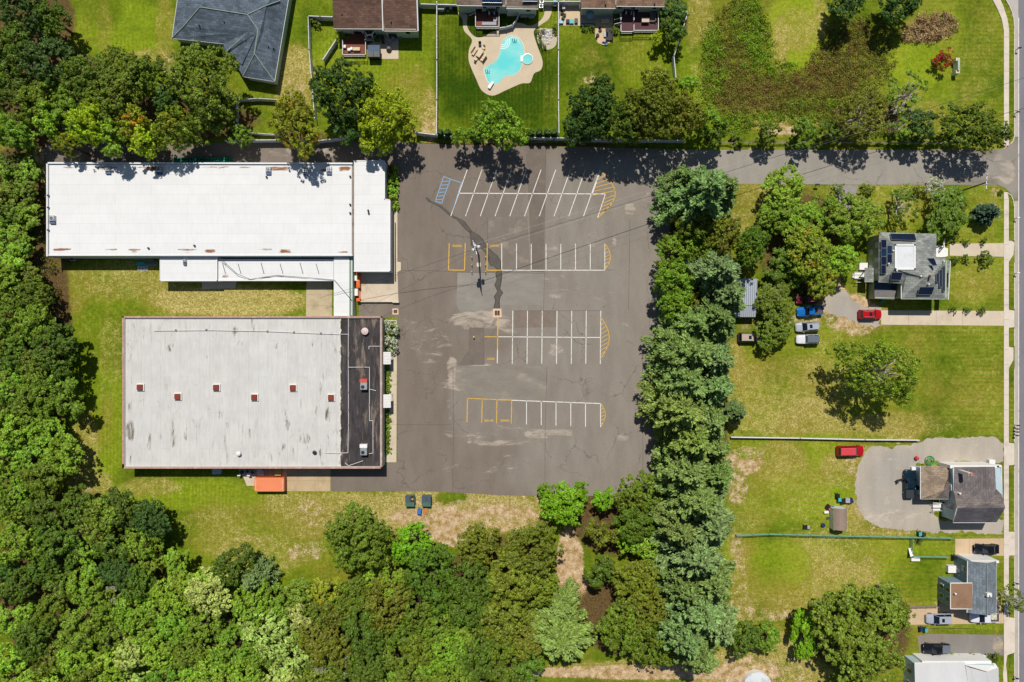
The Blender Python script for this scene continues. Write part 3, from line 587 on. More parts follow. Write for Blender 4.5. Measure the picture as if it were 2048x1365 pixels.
def crown_pine(Rr, Hh, dens=1.0, droop=.1, nl=.62):
    """whorls of plumes round a leader; fans of needles along every branch"""
    V = []; tips = []; z = Hh * .12; k = 0
    while z < Hh * .97:
        t = (z / Hh - .12) / .85; L = Rr * (1 - t) ** .75 * (.55 + .45 * min(1, t * 5 + .3)); nb = int(rng.integers(7, 10)) if t < .8 else 5; a0 = rng.uniform(0, 6.28)
        for b in range(nb):
            az = a0 + b * 6.283 / nb + rng.normal() * .16; l = max(.5, L * rng.uniform(.62, 1.28)); n = int(max(8, l * 30 * dens))
            s = rng.uniform(.12, 1, n) ** .75; side = rng.normal(size=n) * .10 * l * np.sin(np.pi * np.clip(s * .85, 0, 1)) * 1.0
            dx, dy = math.cos(az), math.sin(az); x = s * l; zz = z + rng.normal(size=n) * .1 + x * (.2 + .5 * t) - (x ** 2) / l * (.22 + droop) - np.abs(side) * .25
            P = np.stack([dx * x - dy * side, dy * x + dx * side, zz], 1)
            yaw = az + side / (l * .2 + .3) * .55 + rng.normal(size=n) * .4; D = np.stack([np.cos(yaw), np.sin(yaw), rng.uniform(-.1, .45, n)], 1)
            nn = unit(np.stack([-np.cos(yaw) * .25, -np.sin(yaw) * .25, np.ones(n)], 1) + rng.normal(size=(n, 3)) * .38)
            D = unit(D - nn * (D * nn).sum(1, keepdims=True)); ln_ = nl * rng.uniform(.7, 1.3, n)
            V.append(quads(P, nn, ln_, ln_ * .42, D, .3)); tips.append((z, az, l, t))
        z += Hh * .052 * (1.2 - .4 * t); k += 1
    return np.concatenate(V), tips
def pine_trunk(Rr, Hh, tips):
    mb = MB(); mb.tube((0, 0, 0), (0, 0, Hh * .97), .02 * Hh + .06, .04, 7)
    for z, az, l, t in tips[::2]:
        d = Vector((math.cos(az), math.sin(az), 0)); mb.path([(0, 0, z), d * l * .5 + Vector((0, 0, z + l * .06)), d * l * .92 + Vector((0, 0, z - l * .05))], [.07, .045, .015], 4)
    return mb
PROTO = {}
def proto(key, V, tmb, lmat, bmat):
    PROTO[key] = (qmesh("crown", V, lmat), tmb, bmat)
def pmeshes():
    """trunk meshes of the prototypes"""
    for k, (c, t, b) in list(PROTO.items()):
        o = t.build("trunk", b); me = o.data; bpy.data.objects.remove(o); PROTO[k] = (c, me)
NV = 4
for i in range(NV):
    for key, Rr, Hh, lv, lb, kw in (("big", 7.5, 12, 21000, 130, dict(lobe_r=.16, leaf=.36)), ("mid", 5, 10, 11000, 70, dict(lobe_r=.21, leaf=.34)), ("small", 3, 7, 4600, 34, dict(lobe_r=.27, leaf=.31, tuft=.38)), ("bush", 1.4, 1.9, 1200, 12, dict(lobe_r=.42, leaf=.22, base=.1, tuft=.24))):
        V, cs = crown_broad(Rr, Hh, lv, lb, **kw); proto((key, i), V, trunk_mb(Rr, Hh, cs), LEAF, BARK)
    V, t = crown_pine(5.5, 13, 1.25, nl=.55); proto(("pine", i), V, pine_trunk(5.5, 13, t), NEEDLE, BARK)
for i in range(2):
    V, cs = crown_broad(7.5, 11, 15000, 120, open_=.0, lobe_r=.19, leaf=.33, tuft=.55); proto(("airy", i), V, trunk_mb(7.5, 11, cs, .3, 60, .9), LEAF, BARKW)
    V, cs = crown_broad(3.5, 8, 1500, 30, lobe_r=.25, leaf=.32); proto(("wispy", i), V, trunk_mb(3.5, 8, cs, .2, 26, .95), LEAF, BARKW)
V, t = crown_pine(2.8, 5.5, 2.2, .05, .4); proto(("spruce", 0), V, pine_trunk(2.8, 5.5, t), NEEDLE, BARK)
V, t = crown_pine(.9, 3.4, 5, -.1, .3); proto(("cone", 0), V, pine_trunk(.9, 3.4, t), NEEDLE, BARK)
pmeshes()
# kinds: colour seen from above
TK = dict(
    oak=((116, 138, 36), LEAF), dark=((98, 124, 32), LEAF), deep=((80, 112, 42), LEAF), olive=((124, 134, 36), LEAF), mid=((130, 162, 44), LEAF), leaf=((144, 180, 50), LEAF), lime=((172, 192, 36), LEAF),
    bright=((126, 170, 28), LEAF), pale=((176, 196, 100), LEAF), au=((146, 156, 34), LEAF_AU), yel=((142, 158, 40), LEAF_Y), pine=((138, 164, 84), NEEDLE), bpine=((138, 166, 96), NEEDLE), lpine=((146, 172, 80), NEEDLE),
    spruce=((86, 122, 92), NEEDLE), birch=((130, 150, 40), LEAF))
TN = {'big': 7.5, 'mid': 5, 'small': 3, 'bush': 1.4, 'pine': 5.5, 'airy': 7.5, 'wispy': 3.5, 'spruce': 2.8, 'cone': .9}
TH = {'big': 12, 'mid': 10, 'small': 7, 'bush': 1.9, 'pine': 13, 'airy': 11, 'wispy': 8, 'spruce': 5.5, 'cone': 3.4}
_ti = 0
def tree(px, py, r, kind, label, cat='tree', group=None, form=None, name=None, hs=1.0, sy=1.0):
    """px, py, r: where the crown is seen and how wide (photo pixels)"""
    global _ti; _ti += 1
    col, mat = TK[kind]; rm = r / 10.0
    if form is None: form = 'pine' if mat is NEEDLE else 'big' if rm > 5.8 else 'mid' if rm > 3.7 else 'small' if rm > 1.9 else 'bush'
    nv = NV if form in ('big', 'mid', 'small', 'bush', 'pine') else (2 if form in ('airy', 'wispy') else 1)
    cm, tm = PROTO[(form, (_ti * 7 + int(px)) % nv)]
    s = rm / TN[form] * (1.2 if form == 'pine' else .97); h = hs * (s ** .7 if form not in ('bush', 'cone') else s); H = TH[form] * h
    zc = H * .62; s *= (1 - zc / CAM_H); p = W(px, py, zc)
    nm = name or {'pine': 'pine_tree', 'spruce': 'spruce_tree', 'bush': 'shrub', 'cone': 'conifer_shrub'}.get(form, 'leafy_tree')
    e = bpy.data.objects.new(nm, None); COL.objects.link(e); e.location = (p.x, p.y, 0); e.empty_display_size = .5
    e.rotation_euler = (0, 0, rng.uniform(0, 6.28) if sy == 1 else 0); tag(e, label, cat, group)
    ax = rng.uniform(.88, 1.12)
    for n_, me_ in (("crown", cm), ("trunk", tm)):
        o = bpy.data.objects.new(n_, me_); COL.objects.link(o); o.parent = e; o.scale = (s * ax, s * sy / ax, h)
        if n_ == "crown":
            j = rng.uniform(.88, 1.12) * (1.0 if mat is NEEDLE else 1.14); o.color = tuple(c * j * (1 + rng.normal() * .04) for c in C(*col)[:3]) + (1,)
            if me_.materials[0] is not mat:
                o.material_slots[0].link = 'OBJECT'; o.material_slots[0].material = mat
    return e
GN = "trees north of the white-roofed building"; GL = "trees in the wood down the left side"; GB = "trees in the wood across the bottom"; GP = "pines in the windbreak right of the lot"; GR = "trees around the solar-panelled house"; GY = "trees along the backyard fences"; GS = "trees along the side road"
T = tree
# --- top left and along the north edge
for a in ((40, 14, 60, 'deep', "dark green tree filling the extreme top left corner"), (106, 40, 40, 'dark', "dark tree overhanging the top left lawn's left edge"), (30, 105, 55, 'dark', "dark tree at the left frame edge below the corner tree"),
          (98, 128, 52, 'deep', "deep green tree left of the bright back lawn, second row"), (24, 185, 46, 'dark', "dark tree at the left frame edge, third from the top"), (75, 205, 48, 'oak', "olive green oak just in from the left edge above the white building"),
          (22, 262, 42, 'mid', "mid green tree at the left frame edge just above the dirt corner"), (58, 278, 26, 'leaf', "small leafy tree beside the dirt corner northwest of the white building"),
          (176, 158, 52, 'dark', "dark oak below the lower left corner of the bright lawn"), (248, 142, 44, 'oak', "oak directly below the bright back lawn"), (232, 192, 68, 'oak', "large olive oak in the middle of the north tree row"),
          (300, 150, 38, 'oak', "oak between the two largest oaks of the north row"), (342, 196, 34, 'deep', "deep green tree left of the grey-roofed house's oak"), (410, 168, 82, 'oak', "largest oak, its crown covering the corner of the slate hip roof"),
          (140, 225, 44, 'mid', "mid green tree at the left end of the lime tree group"), (105, 245, 34, 'leaf', "leafy tree overhanging the lane's left end"), (182, 252, 46, 'lime', "brightest lime green tree beside the lane behind the white building"),
          (140, 292, 28, 'yel', "low yellowing tree whose crown touches the lane's left end"), (232, 278, 36, 'leaf', "leafy tree right of the brightest lime tree, on the lane edge"), (272, 248, 36, 'au', "orange tinged tree in the middle of the north row"),
          (300, 284, 36, 'lime', "lime tree leaning over the lane above the left roof vents"), (352, 262, 42, 'yel', "yellowing tree right of the lime tree on the lane edge"), (392, 262, 34, 'mid', "mid green tree under the largest oak's lower edge"),
          (445, 232, 36, 'oak', "oak at the right shoulder of the largest oak"), (481, 272, 24, 'mid', "small round tree against the white fence end")):
    T(*a, group=GN, hs=1.5 if 230 < a[1] < 300 and 100 < a[0] < 360 else 1.1)
HS_Y = 1.35
for a in ((592, 252, 56, 'au', "yellow and orange autumn tree over the white fence"), (566, 222, 18, 'yel', "small yellow tree at the top of the autumn tree"), (690, 185, 68, 'deep', "big dark green oak behind the brown-roofed house's deck"), (690, 255, 34, 'deep', "dark lower crown between the autumn tree and the yellow maple"),
          (770, 232, 62, 'lime', "yellow green maple at the lot's top left corner"), (760, 282, 36, 'lime', "lower bough tree of the yellow green maple overhanging the lane"),
          (925, 275, 22, 'mid', "small tree left of the open crowned tree below the pool yard"), (1002, 250, 50, 'mid', "open crowned tree on the fence below the pool yard"), (962, 255, 26, 'leaf', "light tree left shoulder of the open crowned tree")):
    T(*a, group=GY, hs=1.35)
for a in ((1182, 218, 60, 'deep', "blue green oak right of the pool yard fence, nearest it"), (1165, 255, 40, 'deep', "lower dark oak touching the pool yard fence corner"), (1240, 250, 46, 'dark', "dark oak between the two big fence oaks"), (1300, 225, 66, 'olive', "wide olive brown oak right of the dark oaks"), (1318, 170, 34, 'olive', "olive oak crown reaching up beside the bent fence"),
          (1362, 232, 46, 'olive', "olive tree overlapping the lower end of the bent white fence"), (1412, 245, 30, 'mid', "light tree at the left edge of the weedy field"), (1375, 170, 20, 'leaf', "little leafy tree left of the dry weeds"), (1432, 272, 26, 'dark', "dark small tree right of the olive trees by the road")):
    T(*a, group=GY, hs=1.35)
# --- along the side road and the corner
for a in ((1470, 279, 17, 'oak', "smallest round tree at the left of the road fence"), (1535, 267, 27, 'oak', "round tree in the gap of sandy ground above the side road"), (1606, 264, 28, 'oak', "round tree right of the sandy gap above the side road"),
          (1664, 262, 26, 'dark', "dark round tree left of the wide sparse tree"), (1838, 252, 36, 'deep', "very dark two lobed tree above the road fence"), (1944, 256, 62, 'oak', "broad dense round tree nearest the road junction"),
          (1690, 2, 42, 'deep', "dark tree at the top edge left of the cattail patch"), (1800, 0, 46, 'deep', "dark tree at the top edge above the dead reeds")):
    T(*a, group=GS)
T(1722, 232, 60, 'olive', "wide sparse olive tree above the side road with a long shadow", group=GS, form='airy')
T(1812, 190, 42, 'mid', "thin wispy tree with bare white limbs in the weedy field", group=GS, form='wispy'); T(1800, 255, 30, 'mid', "thin wispy tree between the sparse tree and the two lobed tree", group=GS, form='wispy')
T(1313, 77, 16, 'lime', "small yellow green ornamental tree in front of the wide deck", form='small', name='ornamental_tree')
T(1345, 22, 30, 'deep', "dark bushy tree right of the top right house", form='mid', hs=.6); T(1346, 62, 26, 'dark', "dark bush right of the wide deck", form='small')
# --- windbreak and its broadleaf neighbours
for a in ((1408, 385, 66, 'bpine'), (1365, 360, 36, 'pine'), (1448, 380, 40, 'pine'), (1432, 545, 56, 'bpine'), (1452, 590, 52, 'bpine'), (1430, 640, 52, 'pine'), (1385, 650, 46, 'pine'),
          (1375, 705, 62, 'pine'), (1425, 720, 52, 'bpine'), (1370, 762, 62, 'pine'), (1425, 775, 50, 'bpine'), (1360, 822, 62, 'lpine'), (1415, 840, 52, 'pine'), (1385, 880, 60, 'lpine'), (1430, 895, 40, 'pine'), (1375, 942, 58, 'pine'), (1430, 950, 46, 'pine'),
          (1390, 1000, 62, 'pine'), (1420, 1050, 60, 'bpine'), (1360, 1060, 50, 'pine'), (1395, 1110, 64, 'bpine'), (1420, 1160, 58, 'pine'), (1370, 1175, 50, 'pine'), (1400, 1220, 62, 'bpine'), (1435, 1250, 52, 'bpine'), (1370, 1270, 56, 'bpine'), (1400, 1310, 48, 'pine')):
    k = {'bpine': 'blue green', 'pine': 'green', 'lpine': 'yellow green'}[a[3]]
    where = ("beside the side road" if a[1] < 420 else "left of the metal-roofed shed" if a[1] < 660 else "beside the lower half of the parking lot" if a[1] < 960 else "left of the two lowest back lawns")
    T(*a, "feathery %s pine in the windbreak %s" % (k, where), group=GP + " " + where, hs=1.3)
T(1475, 825, 22, 'bpine', "lone blue green bough tip pine sticking out towards the lawn", group=GP)
for a in ((1385, 452, 48, 'oak', "olive oak under the uppermost windbreak pine"), (1440, 470, 44, 'olive', "olive oak right of the one under the uppermost pine"), (1350, 505, 42, 'mid', "green tree jutting out over the lot beside the second stall row"), (1345, 560, 44, 'mid', "green tree jutting over the lot level with the tan pad"),
          (1350, 612, 42, 'mid', "green tree at the lot edge above the long pine row"), (1395, 600, 34, 'olive', "olive tree wedged between the lot edge trees and the blue pines"), (1500, 492, 42, 'dark', "dark tree between the blue pines and the autumn tinged trees"), (1395, 510, 34, 'oak', "oak in the middle of the windbreak's upper half"), (1330, 590, 18, 'mid', "small tree nearest the lot between two shadows")):
    T(*a, group="broadleaf trees mixed into the windbreak", hs=1.3)
for a in ((1568, 378, 48, 'leaf', "leafy tree whose tip hangs over the side road"), (1556, 430, 42, 'mid', "green tree right of the sandy strip by the windbreak"), (1600, 440, 44, 'leaf', "leafy tree below the one hanging over the road"), (1655, 425, 40, 'mid', "green tree beside the front stone path"), (1706, 440, 56, 'mid', "large green tree touching the solar house's top left"),
          (1612, 500, 58, 'yel', "yellowing tree in the middle of the cluster left of the solar house"), (1668, 520, 46, 'leaf', "leafy tree left of the solar house's white porch"), (1645, 556, 42, 'yel', "yellow spotted tree above the gravel turning place"), (1560, 530, 34, 'dark', "dark tree above the metal-roofed shed's right corner"),
          (1548, 602, 46, 'oak', "oak overhanging the metal-roofed shed's right side"), (1550, 658, 40, 'oak', "oak between the silver-roofed shed and the parked row"), (1592, 585, 13, 'dark', "small dark tree over the dark red car's nose"), (1590, 548, 26, 'oak', "small oak between the yellow spotted tree and the shed")):
    T(*a, group=GR, hs=.6 if a[1] > 560 else .85)
T(1803, 412, 34, 'oak', "wispy tree with pale limbs above the solar-panelled roof", group=GR, form='wispy'); T(1803, 385, 20, 'mid', "thin upper crown of the wispy tree over the roof", group=GR, form='wispy')
T(1893, 424, 50, 'oak', "dense star shaped tree above the front path", group=GR, hs=.6); T(1980, 426, 27, 'spruce', "blue green spruce on the corner lawn", form='spruce')
T(1757, 744, 76, 'birch', "lone airy tree with white limbs in the middle of the mown field", form='airy', name='birch_tree', hs=1.3)
T(1722, 1268, 112, 'oak', "huge round oak hiding the end of the old driveway", form='big', hs=.85); T(1770, 1215, 50, 'oak', "oak at the upper right shoulder of the huge round oak", form='mid')
T(1606, 1270, 28, 'bright', "bright yellow green tree clinging to the huge oak's left side", form='small', name='leafy_tree', sy=1.8)
T(1487, 1274, 34, 'dark', "dark shrubby tree at the left of the tank's sandy yard"); T(1532, 1272, 30, 'mid', "shrubby tree right of the dark one above the sandy yard"); T(1470, 1262, 22, 'mid', "small tree where the pines meet the sandy yard")
T(2016, 1195, 26, 'oak', "sparse street tree beside the blue-sided house", form='wispy'); T(2040, 1205, 20, 'oak', "sparse street tree bough over the kerb", form='wispy')
# --- bottom middle
for a in ((1128, 1008, 46, 'bright', "brightest large leaved tree at the lot's lower right edge"), (1098, 985, 22, 'bright', "bright upper bough tree on the asphalt's bottom edge"), (1160, 985, 22, 'bright', "bright small tree on the asphalt edge right of the brightest"), (1206, 998, 27, 'bright', "bright round tree right of the brick coloured soil"),
          (1282, 985, 46, 'oak', "oak in the corner between lot and windbreak"), (1270, 1045, 46, 'dark', "dark oak below the corner oak"), (1204, 1065, 33, 'olive', "olive ball shaped tree above the dirt track"), (1250, 1080, 26, 'bright', "bright tree right of the olive ball shaped tree"), (1292, 1090, 34, 'leaf', "leafy tree against the windbreak pines"),
          (1203, 1142, 33, 'dark', "dark ball shaped tree right of the dirt track"), (1270, 1165, 50, 'olive', "olive oak right of the dark ball shaped tree"), (1290, 1220, 48, 'olive', "lower olive oak against the windbreak"), (1240, 1255, 52, 'oak', "oak right of the pale green pine"), (1300, 1285, 50, 'oak', "oak at the foot of the windbreak"),
          (721, 1078, 74, 'oak', "big round oak standing alone on the dry grass"), (826, 1088, 42, 'bright', "bright lime tree right of the big round oak"), (955, 1088, 44, 'olive', "olive tree left of the tallest one by the dirt track"), (1062, 1100, 62, 'olive', "large brownish olive tree left of the dirt track"), (1020, 1160, 58, 'olive', "brownish olive tree below the large one by the track"), (1075, 1175, 44, 'olive', "brownish tree at the dirt track's lower end"),
          (865, 1150, 66, 'dark', "wide dark oak below the bright lime tree"), (940, 1160, 50, 'dark', "dark oak left of the brownish trees"), (600, 1185, 34, 'mid', "light tree at the dry grass's lower corner"), (650, 1180, 36, 'yel', "yellowish tree under the big round oak")):
    T(*a, group="trees below the parking lot")
T(1120, 1275, 64, 'lpine', "broad pale green pine below the dirt track", form='pine', hs=.8); T(1120, 1215, 40, 'lpine', "upper pale green pine touching the dirt track", form='pine', hs=.8)
# --- the woods: placed by hand-made outline, spacing by size
def inside(x, y, poly):
    c = False
    for i in range(len(poly)):
        a, b = poly[i], poly[(i + 1) % len(poly)]
        if (a[1] > y) != (b[1] > y) and x < (b[0] - a[0]) * (y - a[1]) / (b[1] - a[1]) + a[0]: c = not c
    return c
def wood(poly, kinds, rlo, rhi, tries, taken, labelf, group, sp=.62, hs=1.0):
    n0 = len(taken); xs0 = [p[0] for p in poly]; ys0 = [p[1] for p in poly]
    for _ in range(tries):
        r = rng.uniform(rlo, rhi) if _ < tries * .6 else rng.uniform(rlo * .75, rlo * 1.2)
        x = rng.uniform(min(xs0), max(xs0)); y = rng.uniform(min(ys0), max(ys0))
        if not inside(x, y, poly) or any(math.hypot(x - a, y - b) < (r + c) * sp for a, b, c in taken): continue
        taken.append((x, y, r)); k = kinds[int(rng.integers(len(kinds)))]
        T(x, y, r, k, labelf(x, y, k), group=group(x, y), hs=hs)
KW = dict(oak="olive green", dark="dark green", deep="deep green", olive="brownish olive", mid="mid green", leaf="fresh green", lime="lime green", bright="bright green", pale="pale silvery green", au="orange tinged", yel="yellowing", bpine="blue green feathery", birch="pale")
def wl_(x, y): return "beside the white-roofed building" if y < 560 else "beside the long grass strip" if y < 900 else "by the lawn's lower left corner"
wood([(-8, 322), (40, 330), (62, 350), (62, 560), (-8, 560)], ['mid', 'leaf', 'leaf', 'oak', 'dark'], 26, 38, 900, [], lambda x, y, k: "%s tree in the left wood %s" % (KW[k], wl_(x, y)), lambda x, y: GL + ", " + wl_(x, y), .6, .8)
wood([(-8, 560), (62, 560), (88, 640), (135, 690), (140, 800), (130, 880), (122, 990), (-8, 1000)], ['mid', 'oak', 'dark', 'leaf', 'oak'], 34, 50, 1500, [], lambda x, y, k: "%s tree in the left wood %s" % (KW[k], wl_(x, y)), lambda x, y: GL + ", " + wl_(x, y), .58)
def wb_(x, y): return "between the lawn corner and the frame's left edge" if x < 300 and y < 1180 else "in the bottom left corner" if x < 300 else "below the dry grass" if x < 640 else "under the wide dark oak"
tk = []
wood([(-8, 1000), (130, 1010), (200, 1005), (262, 1020), (320, 1040), (315, 1085), (300, 1180), (-8, 1180)], ['dark', 'dark', 'oak', 'mid', 'deep'], 34, 52, 900, tk, lambda x, y, k: "%s tree in the bottom wood %s" % (KW[k], wb_(x, y)), lambda x, y: GB + ", " + wb_(x, y), .58)
wood([(-8, 1180), (310, 1180), (370, 1140), (450, 1165), (530, 1200), (610, 1225), (610, 1380), (-8, 1380)], ['leaf', 'pale', 'mid', 'mid', 'leaf', 'leaf', 'oak', 'dark'], 34, 56, 1700, tk, lambda x, y, k: "%s tree in the bottom wood %s" % (KW[k], wb_(x, y)), lambda x, y: GB + ", " + wb_(x, y), .58)
wood([(610, 1190), (800, 1190), (1000, 1220), (1080, 1230), (1060, 1335), (900, 1385), (610, 1385)], ['oak', 'dark', 'mid', 'olive', 'oak'], 34, 54, 1500, tk, lambda x, y, k: "%s tree in the bottom wood %s" % (KW[k], wb_(x, y)), lambda x, y: GB + ", " + wb_(x, y), .58)
for x, y, r, k, l in ((412, 1172, 36, 'leaf', "fresh green tree below the dry grass's left half"), (552, 1205, 36, 'mid', "green tree below the dry grass's right half"), (705, 1195, 42, 'oak', "oak directly below the big round oak"), (790, 1165, 40, 'mid', "green tree between the big round oak and the wide dark oak"), (742, 1172, 30, 'leaf', "small leafy tree at the big round oak's foot"), (640, 1225, 40, 'oak', "oak at the dry grass's lowest corner"), (354, 1118, 30, 'mid', "round tree at the dry grass's left end"), (462, 1132, 44, 'dark', "dark rounded tree below the dry grass"), (508, 1160, 32, 'bpine', "blue green feathery conifer below the dry grass"), (320, 1060, 24, 'deep', "small deep green tree at the wood's upper right tip"), (250, 1020, 44, 'dark', "dark tree at the wood's upper edge below the long building")):
    T(x, y, r, k, l, group=GB)
# dead limbs and the bare tree
def bare(px, py, r, label, seed):
    rr = np.random.default_rng(seed); mb = MB()
    def br(p, d, l, w, dep):
        q = p + d * l; mb.tube(p, q, w, w * .65, 5)
        if dep:
            for _ in range(3):
                e = Vector(rr.normal(size=3)) * .55; e.z = abs(e.z) * .5; br(q, (d + e).normalized(), l * .72, w * .6, dep - 1)
    b = W(px, py, 5); b.z = 0; l = r / 10 * .55
    br(b, Vector((0, 0, 1)), 3.2, .16, 0)
    for a in range(5): br(b + Vector((0, 0, 3)), Vector((math.cos(a * 1.26 + seed), math.sin(a * 1.26 + seed), .9)).normalized(), l, .11, 3)
    return tag(mb.build("bare_tree", BARKW, origin=b), label, "tree")
bare(1803, 208, 24, "dead white limbed tree standing in the weedy field", 3); bare(668, 1312, 40, "grey leafless tree in the bottom wood under the dark oaks", 5); bare(242, 1180, 26, "leafless grey limbs in the bottom left wood", 8)
# --- shrubs
S = lambda *a, **k: T(*a, cat='shrub', **k)
for x in (881, 895, 951, 1062, 1078, 1094, 1108): T(x, 267, 9, 'deep', "small dark cone shaped evergreen along the pool yard's bottom fence", cat='shrub', form='cone', group='cone evergreens along the pool yard fence')
for x, y, r, l in ((1737, 378, 14, "clipped dark shrub right of the front stone path"), (1832, 378, 13, "clipped dark shrub left of the white hydrangea"), (1678, 380, 13, "leafy shrub left of the front stone path"), (1912, 519, 9, "first round shrub below the front path, nearest the house"), (1931, 519, 9, "second round shrub below the front path"), (1969, 518, 15, "largest shrub below the front path"), (1933, 483, 8, "left shrub on the upper side of the front path"), (1966, 483, 8, "right shrub on the upper side of the front path"),
                   (1906, 621, 8, "left round shrub along the long driveway"), (1936, 622, 8, "middle round shrub along the long driveway"), (1963, 620, 9, "right round shrub along the long driveway"), (2000, 384, 6, "dark red shrub by the junction"), (1908, 470, 12, "shrub beside the white front steps"), (1984, 519, 6, "smallest shrub below the front path, nearest the footway"),
                   (632, 42, 12, "shrub at the backyard fence corner left of the brown roof"), (683, 72, 13, "dark shrub against the deck's left side"), (757, 77, 9, "small shrub by the deck steps"), (1108, 57, 8, "dark shrub beside the patio's left"), (1230, 59, 8, "dark shrub left of the deck steps"), (1186, 56, 7, "small shrub left of the square patio"), (1170, 56, 7, "flowering shrub below the concrete path"),
                   (1845, 935, 6, "weedy shrub behind the dark pickup")):
    S(x, y, r, 'dark' if r < 11 else 'oak', l, form='bush', name='shrub')
for i, (x, y) in enumerate(((1077, 64), (1087, 64), (1079, 76), (1081, 87), (1088, 94), (1109, 65))):
    S(x, y, 5.5, 'dark', "clipped ball shrub ringing the small rockery by the pool", group='ball shrubs round the rockery', form='bush')
for y in (345, 362, 378, 395, 410): S(786, y, 12, 'leaf' if y > 360 else 'mid', "leafy foundation shrub beside the white-roofed building's east wall", group='foundation shrubs by the east wall', form='bush')
for i, y in enumerate((737, 748, 760, 772, 782, 828, 842, 856, 870, 884, 898, 906)): S(774, y, 8, ('oak', 'dark', 'olive', 'mid')[i % 4], "low %s plant in the bed beside the awnings" % KW[('oak', 'dark', 'olive', 'mid')[i % 4]], group='bed plants beside the awnings', form='bush', hs=.6)
def flowershrub(px, py, r, mat, label, col=(120, 150, 60), nm='hydrangea_bush', h=2.2):
    V, cs = crown_broad(r / 10, h, int(260 * (r / 10) ** 1.6) + 500, 14, leaf=.26, base=.1, lobe_r=.36); me_ = qmesh("crown", V, mat)
    p = W(px, py, h * .6); e = thing(nm, label, 'shrub', (p.x, p.y, 0)); o = bpy.data.objects.new("blossom_crown", me_); COL.objects.link(o); o.parent = e; o.color = C(*col)
    trunk_mb(r / 10 * .5, h * .6, cs * .6, .07).build("stem", BARK, e, origin=(0, 0, 0))
flowershrub(1870, 376, 21, FLOWER, "white flowering bush at the side road's lower edge"); flowershrub(780, 657, 15, FLOWER, "upper white hydrangea in the kerbed bed"); flowershrub(780, 687, 15, FLOWER, "lower white hydrangea in the kerbed bed, above the first awning")
flowershrub(1886, 122, 20, FLOWER_R, "red crepe myrtle beside the entrance sign", (60, 90, 30), 'crepe_myrtle', 3.4)
def spiky(px, py, label):
    mb = MB(); c = W(px, py, .5); c.z = 0
    for k in range(60):
        a = rng.uniform(0, 6.28); el = rng.uniform(.1, 1.4); L = rng.uniform(.9, 1.5); d = Vector((math.cos(a) * math.cos(el), math.sin(a) * math.cos(el), math.sin(el))); s_ = Vector((-math.sin(a), math.cos(a), 0)) * .05
        m1 = c + d * L * .6; t_ = c + d * L - Vector((0, 0, .15)); mb.add([c - s_, c + s_, m1 + s_, m1 - s_, t_], [(0, 1, 2, 3), (3, 2, 4)])
    tag(mb.build("yucca_plant", M("yucca", C(96, 112, 40), .6, .3, 4), origin=c), label, "plant")
spiky(1838, 1082, "spiky rosette plant under the green wire fence")
# --- weeds and brush of the uncut field (uncountable)
def brush(name, n, blobs, cols, zh, size, label=None, up=.5):
    V = []; B = np.array([b[:4] for b in blobs], float); w = B[:, 2] * B[:, 3]; ids = rng.choice(len(B), n, p=w / w.sum())
    a = rng.uniform(0, 6.28, n); r = np.sqrt(rng.uniform(0, 1, n)); px = B[ids, 0] + np.cos(a) * r * B[ids, 2]; py = B[ids, 1] + np.sin(a) * r * B[ids, 3]
    cl = int(n / 16); ci = rng.integers(0, cl, n); cr = rng.uniform(.25, .9, cl); u_ = unit(rng.normal(size=(n, 3))); u_[:, 2] = np.abs(u_[:, 2])
    inp = ((px - 1595) / 46) ** 2 + ((py - 62) / 58) ** 2 < 1
    px = px[:cl][ci]; py = py[:cl][ci]; inp = inp[:cl][ci]; x = (px - 1024) / 10 + u_[:, 0] * cr[ci]; y = (682.5 - py) / 10 + u_[:, 1] * cr[ci]
    g = np.sin(x * 1.7 + np.sin(y * 1.1) * 2) * np.sin(y * 1.9 + np.sin(x * .9) * 2); k = (rng.random(n) < .45 + .55 * (g > -.2)) & ~inp
    z = (.1 + u_[:, 2] * cr[ci] * 1.25) * zh * (.8 + .4 * g); x, y, g, z = x[k], y[k], g[k], z[k]
    P = np.stack([x, y, z], 1); nn = unit(rng.normal(size=P.shape) * .7 + np.array([0, 0, up])); s = size * rng.uniform(.6, 1.4, len(x))
    o = bpy.data.objects.new(name, qmesh(name, quads(P, nn, s, s * .45), cols[1])); COL.objects.link(o); o.color = C(*cols[0]); o['kind'] = 'stuff'
    tag(o, label or name, 'weeds'); return o
brush("weeds", 62000, [(1480, 60, 60, 60), (1460, 140, 60, 60), (1560, 190, 110, 42), (1650, 200, 120, 46), (1700, 120, 90, 70), (1740, 70, 60, 40), (1450, 210, 40, 40), (1676, 80, 26, 46), (1660, 130, 40, 30)], ((134, 138, 46), LEAF), .45, .28, "olive brown uncut weeds in the field")
brush("tall_grass", 24000, [(1460, 160, 50, 50), (1490, 200, 60, 36), (1600, 195, 120, 34), (1690, 130, 70, 50), (1570, 165, 80, 20), (1640, 160, 60, 30), (1710, 70, 30, 30)], ((160, 128, 72), LEAF), .5, .26, "brown dry tall grass in the field")
brush("brush", 24000, [(1490, 40, 34, 50), (1520, 90, 30, 40), (1430, 120, 24, 60), (1540, 135, 60, 14), (1510, 60, 20, 60), (1420, 180, 26, 30), (1500, 240, 60, 18), (1580, 235, 80, 12), (1640, 210, 70, 12), (1420, 90, 16, 50), (1470, 250, 40, 16)], ((140, 172, 34), LEAF), .75, .3, "fresh green brush along the field edges")
brush("reeds", 7000, [(1870, 52, 44, 24), (1840, 70, 40, 16)], ((196, 166, 120), LEAF), 1.2, .34, "dead tan reeds in the hollow")
brush("ivy", 2200, [(1363, 44, 7, 26), (1358, 62, 6, 14)], ((120, 150, 50), LEAF), 1.8, .3, "ivy climbing over the bent fence")
